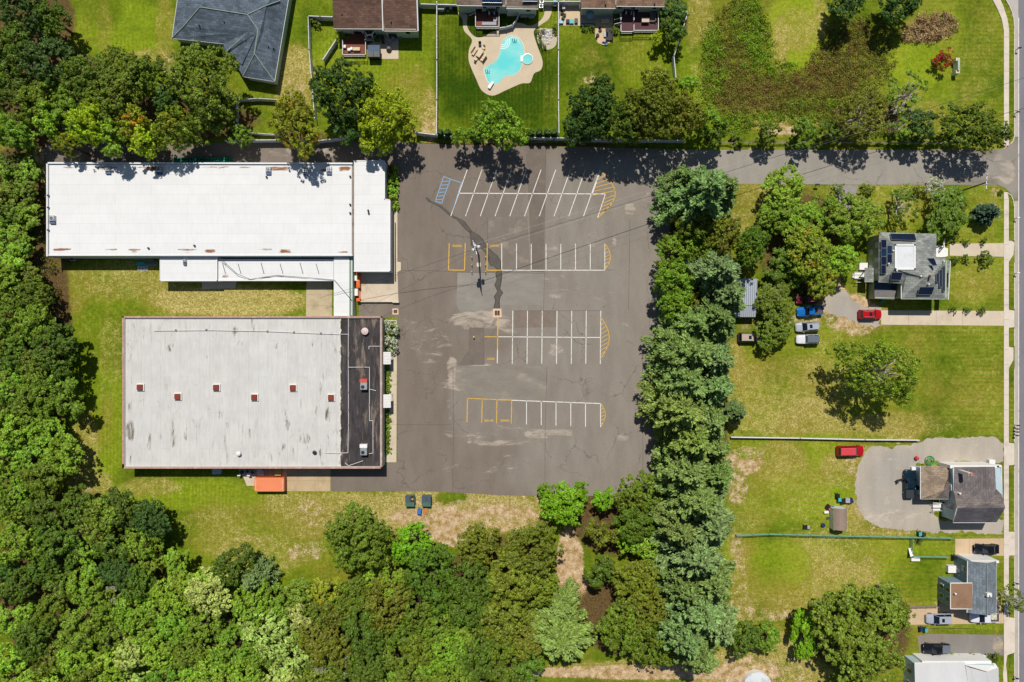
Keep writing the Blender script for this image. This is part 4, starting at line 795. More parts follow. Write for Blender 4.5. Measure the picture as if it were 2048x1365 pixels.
brush("undergrowth", 16000, [(1385, 700, 50, 300), (60, 700, 70, 260), (30, 430, 30, 110)], ((78, 96, 26), LEAF), 1.2, .45, "low undergrowth under the trees")
# ================================================================ BUILDINGS
def rect(x0, y0, x1, y1, z): # photo rectangle at height z -> world extents (x0,x1,y0,y1)
    return wx(x0, z), wx(x1, z), wy(y1, z), wy(y0, z)
def roofmat(name, base, stain, spec=.25, streak=(1, .22, 1), scale=.9, mottle=.06, edge=None):
    m, nt, bs = _nt(name); v = pos(nt, *streak); n = noise(nt, v, scale, 6, .7, .4); n2 = noise(nt, pos(nt), .35, 4, .6); n3 = noise(nt, pos(nt, 1, .15, 1), 3, 3)
    f = rng_(nt, mth(nt, 'ADD', mth(nt, 'MULTIPLY', attr(nt, 'stain'), .62), mth(nt, 'MULTIPLY', mth(nt, 'SUBTRACT', n, .5), 4.2)), .42, 1.2)
    lo = tuple(c * (1 - mottle) for c in base[:3]) + (1,); hi = tuple(min(.86, c * (1 + mottle)) for c in base[:3]) + (1,)
    c = mixrgb(nt, rng_(nt, mth(nt, 'ADD', mth(nt, 'MULTIPLY', n2, .5), mth(nt, 'MULTIPLY', n3, .5)), .35, .65), lo, hi)
    c = mixrgb(nt, f, c, mixrgb(nt, n3, stain, tuple(k * .45 for k in stain[:3]) + (1,)))
    sm = N(nt, "ShaderNodeTexBrick"); nt.links.new(pos(nt, 1, 1, 1, 0 if streak[0] < 1 else 1.5708), sm.inputs[0]); sm.inputs["Brick Width"].default_value = 14; sm.inputs["Row Height"].default_value = 1.9; sm.inputs["Scale"].default_value = 1
    sm.inputs["Mortar Size"].default_value = .05; sm.inputs["Mortar Smooth"].default_value = .5; sm.inputs["Color1"].default_value = (1, 1, 1, 1); sm.inputs["Color2"].default_value = (.965, .965, .965, 1); sm.inputs["Mortar"].default_value = (.86, .86, .85, 1)
    c = mixrgb(nt, 1.0, c, sm.outputs[0], 'MULTIPLY')
    nt.links.new(c, bs.inputs[0]); bs.inputs["Roughness"].default_value = .7; bs.inputs["Specular IOR Level"].default_value = spec
    return m
def rsheet(name, x0, y0, x1, y1, z, mat, stains, parent, base=-.5, step=.5):
    a, b, c, d = rect(x0, y0, x1, y1, z); nxs = max(2, int((b - a) / step)); nys = max(2, int((d - c) / step)); mb = MB()
    vs = [(a + (b - a) * i / nxs, c + (d - c) * j / nys, z) for j in range(nys + 1) for i in range(nxs + 1)]
    mb.add(vs, [(j * (nxs + 1) + i, j * (nxs + 1) + i + 1, (j + 1) * (nxs + 1) + i + 1, (j + 1) * (nxs + 1) + i) for j in range(nys) for i in range(nxs)])
    o = mb.build(name, mat, None, origin=(0, 0, 0)); setattrs(o.data, z, {'stain': (stains, base)})
    o.parent = parent; o.location = -parent.location; return o
WWALL = M("white_siding", C(206, 212, 206), .7, .06, .6, stretch=(1, 1, 6), dirt=C(150, 150, 140), dscale=.3, damt=.3)
GWALL = M("green_white_siding", C(190, 208, 190), .7, .06, .8, stretch=(.3, .3, 8), dirt=C(140, 150, 136), dscale=.3, damt=.3)
BWALL = M("pale_blue_siding", C(186, 206, 212), .7, .05, .8, stretch=(.3, .3, 8)); BWALL2 = M("grey_blue_siding", C(130, 152, 164), .7, .06, .8, stretch=(.3, .3, 8))
TRIM = M("white_trim", C(240, 238, 234), .6, .04); DARK = M("dark_metal", C(48, 50, 54), .5, .2); GLASS = M("window_glass", C(30, 38, 48), .12, .2, 1, spec=.8); GALV = M("galvanised_metal", C(176, 182, 184), .4, .1, 2, metal=.5)
WROOF = roofmat("white_membrane", (.70, .70, .69, 1), C(176, 120, 74), mottle=.03, streak=(.22, 1, 1)); WFLAT = M("white_flashing", (.72, .72, .72, 1), .6, .04, .5, dirt=C(190, 180, 170), dscale=.2, damt=.25)
# --- 1 white-roofed building
b1 = thing("commercial_building", "long low building under a bright white flat roof with rust stained edges", "building", W(400, 420, 0)); O1 = b1.location
def block(parent, x0, y0, x1, y1, z, wall, parapet=0, nm="wall"):
    a, b, c, d = rect(x0, y0, x1, y1, z); mb = MB(); mb.box(a, b, c, d, 0, (z - .012) if not parapet else parapet); return mb.build(nm, wall, parent)
block(b1, 95, 326, 704, 513, 3.9, WWALL)
RUST = [(125, 500, 20, 4, 2.10), (222, 500, 14, 4, 1.95), (270, 501, 16, 4, 1.80), (375, 500, 22, 5, 1.95), (420, 502, 16, 4, 2.10), (530, 501, 18, 4, 1.65), (572, 502, 18, 4, 2.10), (685, 504, 12, 4, 2.25), (690, 338, 14, 7, 2.10), (650, 341, 10, 5, 2.10), (560, 338, 30, 4, 1.65), (300, 337, 30, 4, 1.65), (210, 337, 30, 4, 1.80), (420, 334, 50, 3, 1.35), (140, 333, 30, 3, 1.65), (490, 335, 14, 4, 1.50), (136, 391, 10, 2, 1.05), (120, 391, 12, 3, 0.90)]
rsheet("roof", 99, 330, 703, 510, 3.9, WROOF, RUST, b1, -.75)
def coping(parent, pts, z, w, h, mat, nm="parapet"):
    mb = MB(); P = [W(*p, z) for p in pts]
    for p, q in zip(P[:-1], P[1:]):
        d = (q - p).normalized(); mb.obox(((p + q) / 2)[:2], d[:2], (q - p).length + w * .98, w, z - .02, z + h)
    return mb.build(nm, mat, parent)
coping(b1, [(96, 512), (96, 327), (704, 328)], 3.95, .28, .3, WFLAT); coping(b1, [(96, 511), (704, 511)], 3.95, .22, .08, WFLAT, "roof_edge")
SEAM = M("rusty_gutter", C(150, 132, 118), .7, .3, 1.5, dirt=C(84, 62, 48), dscale=.6, damt=.7)
a_ = rect(704.5, 330, 707.5, 512, 3.75); MB().box(*a_[:2], *a_[2:], 3.2, 3.75).build("gutter", SEAM, b1)
block(b1, 708, 322, 769, 400, 3.5, WWALL); block(b1, 708, 400, 780, 543, 3.5, WWALL)
rsheet("roof", 707.8, 321, 770, 399, 3.52, WROOF, [(745, 350, 40, 1, .3)], b1, -.9); rsheet("roof", 707.8, 399, 780.5, 543.4, 3.53, WROOF, [], b1, -.9)
coping(b1, [(708, 322), (769, 322), (769, 399), (780, 400), (780, 543), (708, 543)], 3.53, .16, .06, WFLAT, "roof_edge")
block(b1, 321, 514, 434, 562, 2.9, WWALL); rsheet("roof", 320, 513, 434, 562.5, 2.92, WROOF, [], b1, -.9); coping(b1, [(320.5, 513), (320.5, 562), (434, 562), (434, 513)], 2.92, .14, .07, WFLAT, "roof_edge")
block(b1, 436, 519, 667, 560, 2.5, WWALL); rsheet("roof", 436, 518.5, 667, 560, 2.52, WROOF, [(452, 552, 10, 6, 1.2), (480, 546, 12, 4, .9), (450, 528, 3, 10, .9), (636, 554, 6, 5, .8), (560, 552, 16, 4, .8), (534, 554, 12, 4, 1.1)], b1, -.7)
coping(b1, [(436, 560.5), (667, 560.5)], 2.52, .4, .1, WFLAT, "roof_edge")
block(b1, 668, 514, 699, 632, 2.9, WWALL); rsheet("roof", 667.5, 516, 699.5, 632.5, 2.93, WROOF, [(697, 600, 3, 22, .7)], b1, -.9)
a_ = rect(700, 513, 705, 632, 2.8); MB().box(*a_[:2], *a_[2:], 0, 2.8).build("wall", GWALL, b1)
mb = MB(); [mb.path([W(x, 526 + (x % 3), 2.6), W(x + 6, 548, 2.6)], .05, 5) for x in (445, 476, 522, 560, 600, 632)]; mb.path([W(437, 514, 3.9), W(474, 548, 3.3), W(500, 559, 2.8), W(552, 551, 2.8), (W(668, 560, 2.9))], .05, 5); mb.path([W(668, 560, 2.95), W(704, 602, 2.95)], .06, 5); mb.path([W(699.8, 516, 2.98), W(699.8, 632, 2.98)], .07, 5)
mb.build("roof_cable", DARK, b1)
mb = MB(); [mb.lathe(W(x, y, z), [(.16, 0), (.16, .35), (.2, .36), (.02, .42)], 8) for x, y, z in ((98, 392, 3.9), (98, 416, 3.9), (98, 461, 3.9), (298, 497, 3.9), (390, 492, 3.9), (534, 355, 3.9), (737, 422, 3.53), (738, 427, 3.53), (701, 354, 3.9), (701, 410, 3.9), (701, 427, 3.9))]; each(mb, "vent_pipe", DARK, b1)
for x in (176, 262, 480, 548, 620): MB().box(wx(x - 6, 0), wx(x + 6, 0), wy(515.8, 0) - .03, wy(515.8, 0) + .03, .9, 2.1).build("window", GLASS, b1) if False else None
MB().box(wx(783, 3.2), wx(785, 3.2), wy(542, 3.2), wy(424, 3.2), 2.7, 3.3).build("canopy", M("grey_canopy", C(96, 96, 98), .7), b1)
def fanunit(px, py, z, sz, label, group, grey=GALV):
    c = W(px, py, z); e = thing("roof_fan", label, "roof fan", c, 0, group, world=False); h = sz / 2
    MB().bevbox(-h, h, -h, h, 0, .55, .05).build("housing", grey, e); MB().lathe((0, 0, .55), [(h * .82, 0), (h * .82, .12), (h * .5, .13)], 14).build("cowl", TRIM, e)
    m_ = MB(); m_.lathe((0, 0, .68), [(h * .66, 0), (h * .66, .02)], 14); m_.build("fan_opening", DARK, e); m_ = MB()
    for k in range(4): m_.obox((math.cos(k * 1.57) * h * .3, math.sin(k * 1.57) * h * .3), (math.cos(k * 1.57), math.sin(k * 1.57)), h * .55, .12, .71, .73)
    each(m_, "blade", GALV, e); m_ = MB(); m_.box(-h, h, -h - .5, -h + .02, 0, .35); m_.build("duct", M("blue_grey_metal", C(92, 104, 140), .5), e); return e
for x, y, w in ((218, 339, "left of the middle along the north edge"), (320, 340, "second from the left along the north edge"), (538, 340, "middle of the white roof's north edge"), (612, 341, "right of the middle on the north edge"), (659, 340, "beside the rust patch at the white roof's top right")):
    fanunit(x, y, 3.9, 1.0, "small roof fan, " + w, "fans along the white roof's north edge")
fanunit(107, 438, 3.9, 1.1, "roof fan at the white roof's left edge", None); fanunit(371, 523, 2.92, .6, "little roof vent on the left white annex", None)
# orange dock leveller frames and the loading bay
mb = MB(); x0, x1 = wx(713, 1), wx(720, 1); Y = lambda p: wy(p, 1)
mb.box(x0, x1, Y(603), Y(597), 0, 1.25); mb.box(x0, x1, Y(576), Y(551), 0, 1.25); mb.box(x0, x1, Y(549.5), Y(544), 0, 1.1); mb.box(x0 + .1, x1 - .1, Y(598), Y(546), .1, .3)
e = thing("dock_rack", "bright orange rack with white pads in the loading bay", "rack", (x0, Y(600), 0)); mb.build("frame", M("orange_metal", C(236, 110, 22), .5, .12, 2, dirt=C(120, 60, 30), dscale=1, damt=.5), e)
mb = MB(); mb.box(x0 - .5, x0 + .35, Y(562), Y(552), .4, 1.3); mb.box(x0 - .5, x0 + .3, Y(592), Y(578), .4, 1.3); mb.build("pad", TRIM, e)
mb = MB(); mb.box(wx(718, .6), wx(796, .6), wy(604.5, .6), wy(602.8, .6), 0, .6); mb.box(wx(785, .6), wx(798, .6), wy(606, .6), wy(603, .6), 0, .7); tag(mb.build("retaining_wall", KERB), "low concrete wall along the loading pad's lower edge", "wall")
# --- 2 brick-edged grey and black roof
b2 = thing("warehouse_building", "large flat building with grey left roof, black right strip and brick red coping", "building", W(505, 785, 0))
block(b2, 247, 635, 763, 936, 3.9, M("painted_block_wall", C(178, 194, 188), .7, .06, .8, dirt=C(130, 140, 130), dscale=.3, damt=.3), 3.5)
GROOF = roofmat("grey_membrane", C(210, 208, 203), C(128, 118, 100), mottle=.07); KROOF = roofmat("black_tar_roof", C(62, 57, 58), C(160, 142, 126), mottle=.35, scale=.8)
ST = [(480, 750, 150, 70, -.3), (253, 690, 6, 60, .45), (256, 715, 8, 12, .95), (258, 760, 6, 14, .8), (262, 815, 6, 14, .95), (260, 862, 10, 20, 1.05), (256, 900, 6, 8, .9), (261, 921, 4, 9, 1.6), (278, 830, 5, 9, 1.0), (345, 870, 7, 30, .9), (370, 870, 5, 22, .8), (345, 696, 14, 9, .95), (396, 770, 5, 5, .8), (480, 688, 6, 8, .95), (462, 690, 3, 8, .7), (475, 662, 14, 8, .9), (345, 668, 6, 7, .8), (500, 868, 4, 10, 1.1), (609, 877, 13, 13, 1.2), (568, 893, 7, 8, 1.0), (606, 758, 8, 12, 1.0), (563, 772, 6, 12, .95), (628, 723, 5, 6, 1.0), (656, 836, 6, 22, .85), (637, 818, 3, 8, .8), (626, 817, 3, 3, 1.0), (616, 842, 3, 3, 1), (575, 850, 10, 10, .6), (650, 905, 6, 8, .8), (642, 905, 4, 6, .9), (285, 678, 3, 6, .7), (335, 640, 4, 4, 1.2), (552, 695, 4, 6, .8), (415, 700, 3, 25, .5), (398, 700, 2, 20, .5), (324, 875, 3, 8, .8), (300, 880, 12, 20, .35), (415, 875, 4, 20, .6), (652, 870, 20, 30, .3)]
rsheet("roof", 249, 636, 681, 934, 3.6, GROOF, ST, b2, .2, .4)
rsheet("roof", 680.6, 636, 760, 934, 3.58, KROOF, [(700, 870, 20, 50, .55), (730, 830, 20, 40, .5), (752, 860, 6, 70, .75), (745, 690, 16, 30, .35), (690, 760, 8, 20, .4), (725, 920, 30, 14, .5), (705, 780, 16, 50, .2)], b2, .8, .4)
# raise the roofs to sit just inside the coping
COPE = M("brick_coping", C(188, 148, 134), .7, .18, 2.5, dirt=C(226, 196, 180), dscale=.8, damt=.7)
coping(b2, [(246.5, 933), (246.5, 634.5), (763, 634.5), (763, 936), (246.5, 936), (246.5, 930)], 3.9, .3, .1, COPE, "coping")
mb = MB(); a, b, c, d = rect(246, 634, 763.5, 936.5, 3.9)
for q in ((a, a + .3, c, d), (b - .3, b, c, d), (a, b, c, c + .3), (a, b, d - .3, d)): mb.box(q[0] + .003, q[1] - .003, q[2] + .003, q[3] - .003, 3.4, 3.88)
mb.build("parapet", M("parapet_wall", C(196, 186, 178), .8, .1), b2)
mb = MB(); rr = [W(680 + (1.6 * math.sin(y * .23) + 1.1 * math.sin(y * .61)), y, 3.605) for y in range(637, 934, 4)]
for p, q in zip(rr[:-1], rr[1:]): mb.tube(p, q, .09, n=5)
mb.build("membrane_edge", M("edge_strip", C(236, 236, 210), .7, .1, dirt=C(60, 66, 20), dscale=1.2, damt=.8), b2)
mb = MB(); cab = [[(307, 662), (420, 661), (530, 663), (622, 667), (680, 669), (697, 669)], [(697, 636), (696.5, 700), (697, 850), (696, 906), (680, 907), (650, 906)], [(697, 735), (739, 735), (739, 768), (739, 842), (746, 842), (746, 907), (738, 908)], [(697, 669), (697, 672)], [(740, 779), (752, 782)], [(738, 693), (760, 693)], [(738, 693), (738, 699)], [(690, 926), (697, 932), (726, 922)]]
for c in cab: mb.path([W(x, y, 3.78) for x, y in c], .06, 5)
mb.build("roof_conduit", M("pale_conduit", C(226, 222, 220), .5, .1), b2)
mb = MB(); [mb.bevbox(wx(x, 3.7) - .16, wx(x, 3.7) + .16, wy(y, 3.7) - .16, wy(y, 3.7) + .16, 3.58, 3.86, .03) for x, y in ((352, 661), (413, 660), (535, 663), (588, 665), (642, 667), (697, 717), (697, 785), (697, 820), (697, 850), (728, 735), (739, 810), (746, 877), (697, 738))]; each(mb, "conduit_block", M("conduit_block", C(120, 116, 112), .7, .3), b2)
RB = M("oxide_red_lid", C(134, 58, 42), .6, .12, 2)
for i, (x, y) in enumerate(((282, 775), (357, 793.5), (434, 775.5), (510, 795), (587, 776), (663, 795.5))):
    c = W(x, y, 3.6); e = thing("roof_hatch", ["red lidded roof hatch nearest the left coping, upper row", "leftmost red roof hatch of the lower row", "red roof hatch in the middle of the upper row", "middle red roof hatch of the lower row", "rightmost red roof hatch of the upper row", "red roof hatch beside the black roof strip"][i], "roof hatch", c, 0, "red lidded hatches on the grey roof", world=False)
    MB().bevbox(-.72, .72, -.72, .72, 0, .3, .04).build("curb", TRIM, e); MB().bevbox(-.56, .56, -.54, .56, .28, .62, .08).build("lid", RB, e)
for y, lab, top in ((768, "rooftop air conditioner with a red ended panel, upper one on the black roof", M("red_panel", C(214, 84, 62), .5, .2, 3)), (898, "plain grey rooftop air conditioner at the lower end of the black roof", TRIM)):
    c = W(730, y, 3.6); e = thing("air_conditioner", lab, "air conditioner", c, 0, "air conditioners on the black roof", world=False)
    MB().bevbox(-.7, .62, -1.1, .3, .12, 1.1, .05).build("cabinet", GALV, e); MB().bevbox(-.85, .62, .3, 1.0, .12, .95, .05).build("intake_hood", top, e); MB().lathe((-.2, -.55, 1.1), [(.36, 0), (.36, .05), (.3, .05)], 14).build("fan_guard", DARK, e); MB().box(-.6, .5, -.9, .9, 0, .13).build("curb", DARK, e)
def pipe(px, py, z, r, h, label, mat, cat="roof vent", nm="roof_vent"):
    c = W(px, py, z); e = thing(nm, label, cat, c, 0, None, world=False); MB().lathe((0, 0, 0), [(r, 0), (r, h * .7)], 14).build("stack", mat, e); MB().lathe((0, 0, h * .7), [(r * 1.35, 0), (r * 1.4, h * .12), (r * .7, h * .3), (.02, h * .34)], 14).build("cap", mat, e)
pipe(479, 907, 3.6, .32, .8, "white capped vent near the grey roof's lower edge", TRIM); pipe(630, 905, 3.6, .3, .4, "dark round vent near the grey roof's lower right", DARK); pipe(731, 663, 3.6, .5, .8, "round pinkish white fan on the black roof", M("pink_fan", C(220, 196, 190), .5, .25, 5))
for y0, y1, l in ((704.5, 729, "upper white ribbed awning over a side entrance"), (789.5, 816, "lower white ribbed awning over a side entrance")):
    x0, x1 = wx(765.5, 3), wx(781, 3); e = thing("awning", l, "awning", (wx(771, 0), wy((y0 + y1) / 2, 0), 0), 0, "white awnings on the east wall"); a, b = wy(y1, 2.9), wy(y0, 2.9)
    mb = MB(); n = 8
    for k in range(n): mb.slab([(x0, a + (b - a) * k / n, 3.1), (x1, a + (b - a) * k / n, 2.7), (x1, a + (b - a) * (k + .86) / n, 2.7), (x0, a + (b - a) * (k + .86) / n, 3.1)], .06)
    mb.slab([(x0, a, 3.04), (x1, a, 2.64), (x1, b, 2.64), (x0, b, 3.04)], .05); mb.build("ribbed_cover", TRIM, e)
    mb = MB(); [mb.tube((x1 - .1, yy, 0), (x1 - .1, yy, 2.66), .05) for yy in (a + .1, b - .1)]; each(mb, "post", GALV, e)
mb = MB(); mb.box(wx(424.5, .9), wx(442, .9), wy(949, .9), wy(936, .9), .8, 1.0); e = thing("loading_hood", "small blue grey hood on the warehouse's lower wall", "hood", (wx(433), wy(948), 0)); mb.build("cover", M("hood", C(180, 190, 196), .5, .1), e); mb = MB(); mb.box(wx(426, .9), wx(441, .9), wy(946, .9), wy(938, .9), 0, .8); mb.build("base", WWALL, e)
# --- houses -------------------------------------------------------------------
def house(nm, label, pts, z, wall, inset=.32, cat="house"):
    P = [W(*p, z) for p in pts]; c = sum(P, Vector()) / len(P); c.z = 0; e = thing(nm, label, cat, c); mb = MB(); Q = []
    n = len(P); A = sum(P[i].x * P[(i + 1) % n].y - P[(i + 1) % n].x * P[i].y for i in range(n)); sg = 1 if A > 0 else -1
    for i in range(n):
        p0, p1, p2 = P[i - 1], P[i], P[(i + 1) % n]; d1 = (p1 - p0).normalized(); d2 = (p2 - p1).normalized(); n1 = Vector((-d1.y, d1.x, 0)) * sg; n2 = Vector((-d2.y, d2.x, 0)) * sg; k = (n1 + n2); k = k / max(.3, k.dot(n1)); Q.append(p1 + k * inset)
    mb.prism([(q.x, q.y) for q in Q], 0, z - .02); mb.build("wall", wall, e); return e, Q
def roof(e, facets, mat, nm="roof", t=.16, split=False):
    if split:
        for f, m_ in facets: mb = MB(); mb.slab([W(*p) for p in f], t); mb.build(nm, m_, e)
    else:
        mb = MB(); [mb.slab([W(*p) for p in f], t) for f in facets]; return mb.build(nm, mat, e)
def gutter(e, pts, nm="gutter", mat=None, r=.09):
    mb = MB(); P = [W(*p) - Vector((0, 0, .08)) for p in pts]; mb.path(P, r, 5); mb.build(nm, mat or TRIM, e)
def window(e, p, q, t, z0, w=1.0, h=1.1, out=.06, vert=True):
    """window in the wall running from p to q (world), centre at fraction t"""
    p = Vector(p); q = Vector(q); d = (q - p); d.z = 0; d.normalize(); c = p.lerp(q, t); n = Vector((d.y, -d.x, 0))
    f = MB(); f.obox((c + n * out * .5)[:2], d[:2], w + .2, out + .08, z0 - .1, z0 + h + .1); fo = f.build("window", TRIM, e); g_ = MB()
    g_.obox((c + n * (out + .03))[:2], d[:2], w, .1, z0, z0 + h); go = g_.build("pane", GLASS, fo, origin=e.location)
SLATE = shingle("slate_shingle", C(92, 104, 116), R(8)); CAPM = M("ridge_cap", C(150, 164, 150), .8, .1)
z = 2.8
eA, Q = house("ranch_house", "house with a slate grey hip roof at the top, left of the brown roof", [(344, 77), (447, 88), (487, 153), (549, 163.5), (590, -80), (366, -80)], z, GWALL)
a, b, c, d, e2, f2 = (344, 77, z), (447, 88, z), (486, 153.5, z), (549, 163.5, z), (590, -80, z), (366, -80, z); r0, r1, r2, r3, r4, rT, rX = (367, 54, 3.7), (400, 15, 5.2), (495, 30, 5.2), (516, 60, 4.7), (509, 108, 4.7), (533, 12, 5.1), (470, -70, 5.4); v_ = (498, 63, 4.5)
roof(eA, [[a, r0, r1, rX, f2], [a, b, v_, r3, r2, r1, r0], [b, c, r4, r3, v_], [c, d, r4], [d, e2, rT, r2, r3, r4], [r1, r2, rT, e2, rX]], SLATE, t=.12)
roof(eA, [[(447, 90, 2.85), (498, 62, 4.75), (453, 104, 3.5), (450, 108, 3.1)], [(498, 62, 4.75), (514, 66, 4.7), (484, 130, 3.4), (456, 108, 3.2), (453, 104, 3.55)]], SLATE, "roof", t=.1)
mb = MB(); up = lambda p: W(*p) + Vector((0, 0, .05))
for s_ in ((a, r0, r1), (r1, r2, rT), (r2, r3, r4), (c, r4), (d, r4), (v_, (453, 104, 3.6)), (rT, (560, 2, 3.8))): mb.path([up(p) for p in s_], .1, 5)
mb.build("ridge_cap", CAPM, eA); gutter(eA, [d, e2]); gutter(eA, [c, d]); gutter(eA, [f2, a, b])
mb = MB(); [mb.lathe(W(x, y, zz), [(.12, -.3), (.12, .3)], 8) for x, y, zz in ((398, 51, 4.3), (448, 44, 4.6), (492, 81, 4.2), (537, 94, 3.9), (547, 97, 3.6))]; each(mb, "vent_pipe", DARK, eA)
# brown roofed house
BRS = shingle("brown_shingle", C(108, 82, 70), 0, .22, dirt=C(84, 62, 54), damt=.5); TNS = shingle("taupe_shingle", C(134, 116, 104), 0, .2, dirt=C(108, 84, 74), damt=.6)
zb = 3.8
eB, Q = house("two_storey_house", "house with dark brown two part roof and a deck at the top", [(665.5, 58), (765, 58.5), (766, 62), (835.5, 63), (835, -90), (664, -90)], zb, GWALL)
roof(eB, [[(667, 57.5, zb), (764.5, 58, zb), (760, -60, 6.4), (663, -60, 6.4)]], BRS); roof(eB, [[(768.5, 62, zb - .1), (835.5, 62.5, zb - .1), (831, -60, 6.1), (764, -60, 6.1)]], BRS)
gutter(eB, [(667, 57.8, zb), (764.5, 58.4, zb)]); gutter(eB, [(768.5, 62.4, zb - .1), (835.5, 62.8, zb - .1)]); gutter(eB, [(766, 62, zb + .1), (762, -60, 6.5)], "roof_trim", r=.14); gutter(eB, [(836, 62.5, zb), (832, -60, 6.2)], "roof_trim", r=.14)
mb = MB(); [mb.lathe(W(x, y, zz), [(.12, -.3), (.12, .35)], 8) for x, y, zz in ((684, 29, 4.4), (782, 44, 4.2))]; each(mb, "vent_pipe", DARK, eB)
for t in (.38, .46, .6, .74): window(eB, Q[0], Q[1], 1 - t if False else t, 1.1, .9, 1.2)
window(eB, Q[2], Q[3], .72, 2.2, .9, .9); window(eB, Q[2], Q[3], .2, .2, 1.8, 2.0)
def bay(e, px, py, w=2.2, dpt=.9, h=2.4):
    c = W(px, py, 0); mb = MB(); p = [(c.x - w / 2, c.y + .6), (c.x - w / 2, c.y), (c.x - w / 4, c.y - dpt), (c.x + w / 4, c.y - dpt), (c.x + w / 2, c.y), (c.x + w / 2, c.y + .6)]; mb.prism(p, 0, h); o = mb.build("bay_window", TRIM, e)
    g_ = MB()
    for i in (1, 2, 3):
        A, B = Vector(p[i]), Vector(p[i + 1]); g_.obox(((A + B) / 2)[:], (B - A)[:], (B - A).length * .7, .12, .9, 2.0)
    g_.prism([(x * .8 + c.x * .2, y * .85 + c.y * .15) for x, y in p], h, h + .05); g_.build("pane", GLASS, o, origin=e.location)
bay(eB, 743, 72)
def deck(nm, label, px, z, floorcol, rails, steps=None, name="deck", railz=.95):
    """raised deck: platform, white rails with posts, stair"""
    P = [W(*p, z) for p in px]; c = sum(P, Vector()) / len(P); c.z = 0; e = thing(name, label, "deck", c)
    mb = MB(); mb.prism([(p.x, p.y) for p in P], z - .25, z); mb.build("floor", floorcol, e)
    mb = MB(); mb.prism([((p.x - c.x) * .94 + c.x, (p.y - c.y) * .94 + c.y) for p in P], 0, z - .252); mb.build("skirt", M("deck_skirt", C(190, 192, 184), .8, .1), e)
    mb = MB()
    for rl in rails:
        R_ = [W(*p, z + railz) for p in rl]
        for p, q in zip(R_[:-1], R_[1:]):
            L = (q - p).length; d = (q - p).normalized(); mb.obox(((p + q) / 2)[:2], d[:2], L, .1, z + railz - .07, z + railz); mb.obox(((p + q) / 2)[:2], d[:2], L, .05, z + .12, z + .17); n = max(1, int(L / .16))
            for k in range(n + 1):
                m_ = p.lerp(q, k / n); w_2 = .05 if k % 12 == 0 or k == n else .018; mb.box(m_.x - w_2, m_.x + w_2, m_.y - w_2, m_.y + w_2, z, z + railz + (.05 if w_2 > .02 else -.05))
    mb.build("railing", TRIM, e)
    if steps:
        (x, y), (dx, dy), w = steps; s0 = W(x, y, z); d = Vector((dx, dy, 0)).normalized(); mb = MB(); n = 4
        for k in range(n): q = s0 + d * (.3 * k + .15); mb.obox(q[:2], d[:2], .3, w, 0, z - .2 * (k + 1))
        mb.build("stair", floorcol, e); m2 = MB(); nn = Vector((-d.y, d.x, 0)) * w / 2
        for s_ in (1, -1): m2.tube(s0 + nn * s_ + Vector((0, 0, railz)), s0 + nn * s_ + d * 1.35 + Vector((0, 0, railz - z + .1)), .06)
        m2.build("stair_rail", TRIM, e)
    return e
REDW = M("red_decking", C(128, 74, 58), .8, .14, 1.5, stretch=(1, 8, 1)); PURW = M("dark_decking", C(92, 62, 66), .8, .14, 1.5, stretch=(8, 1, 1))
deck(0, "red boarded deck with white rails behind the brown-roofed house", [(685, 68), (730, 68), (730, 109), (685, 109)], .9, REDW, [[(685, 82), (685, 110), (731, 110), (731, 85)], [(731, 68), (731, 76)]], ((731, 80), (1, .1), .8))
zc = 3.7
eC, Q = house("two_storey_house", "taupe roofed house with two solar panels above the pool yard", [(913, 12), (1010, 12.5), (1012, 18), (1076.5, 18), (1076, -90), (911, -90)], zc, GWALL)
roof(eC, [[(913, 11, zc), (1011, 12, zc), (1012, -60, 5.4), (911, -60, 5.4)]], TNS); roof(eC, [[(1012.5, 17, zc - .1), (1076.5, 18, zc - .1), (1078, -60, 5.4), (1013, -60, 5.4)]], TNS)
gutter(eC, [(913, 11.5, zc), (1011, 12.5, zc)]); gutter(eC, [(1012.5, 17.5, zc - .1), (1076.5, 18.5, zc - .1)])
SOL = M("solar_glass", C(26, 36, 62), .18, .15, 1, spec=.7, metal=.2); SOLT = M("solar_glass_teal", C(30, 58, 90), .18, .15, 1, spec=.7, metal=.2)
def panel(e, pts, m_=None, nm="solar_panel"): mb = MB(); pts = [(x, y, z + .3) for x, y, z in pts]; mb.slab([W(*p) for p in pts], .06); o = mb.build(nm, m_ or SOL, e); f = MB(); q = [W(*p) + Vector((0, 0, .01)) for p in pts]; f.path(q + [q[0]], .025, 4); f.build("panel_frame", GALV, o, origin=e.location)
panel(eC, [(964, 5.5, 4.05), (1004, 6, 4.05), (1005, -8, 4.5), (963, -8, 4.5)], SOLT); panel(eC, [(1045, 2.8, 4.15), (1075, 3, 4.15), (1076, -8, 4.5), (1045, -8, 4.5)], SOLT)
for t in (.55, .82): window(eC, Q[0], Q[1], t, 2.3, .8, .6)
window(eC, Q[0], Q[1], .42, .9, 1.3, 1.2); window(eC, Q[2], Q[3], .72, 2.2, .8, .6); bay(eC, 984, 27, 2.2, .8, 1.9)
deck(0, "red boarded deck with grey cushioned sofa behind the taupe-roofed house", [(951, 25), (997, 25), (997, 53), (951, 53)], .9, REDW, [[(951, 27), (951, 54), (998, 54), (998, 21)]], ((951, 26), (-1, -.2), .8))
eD, Q = house("two_storey_house", "brown roofed house at the top with the wide dark deck", [(1162, 17), (1232, 17.5), (1233, 13), (1328.5, 14), (1328, -90), (1162, -90)], zc, GWALL)
TN2 = shingle("tan_brown_shingle", C(140, 112, 92), 0, .2, dirt=C(104, 78, 62), damt=.6)
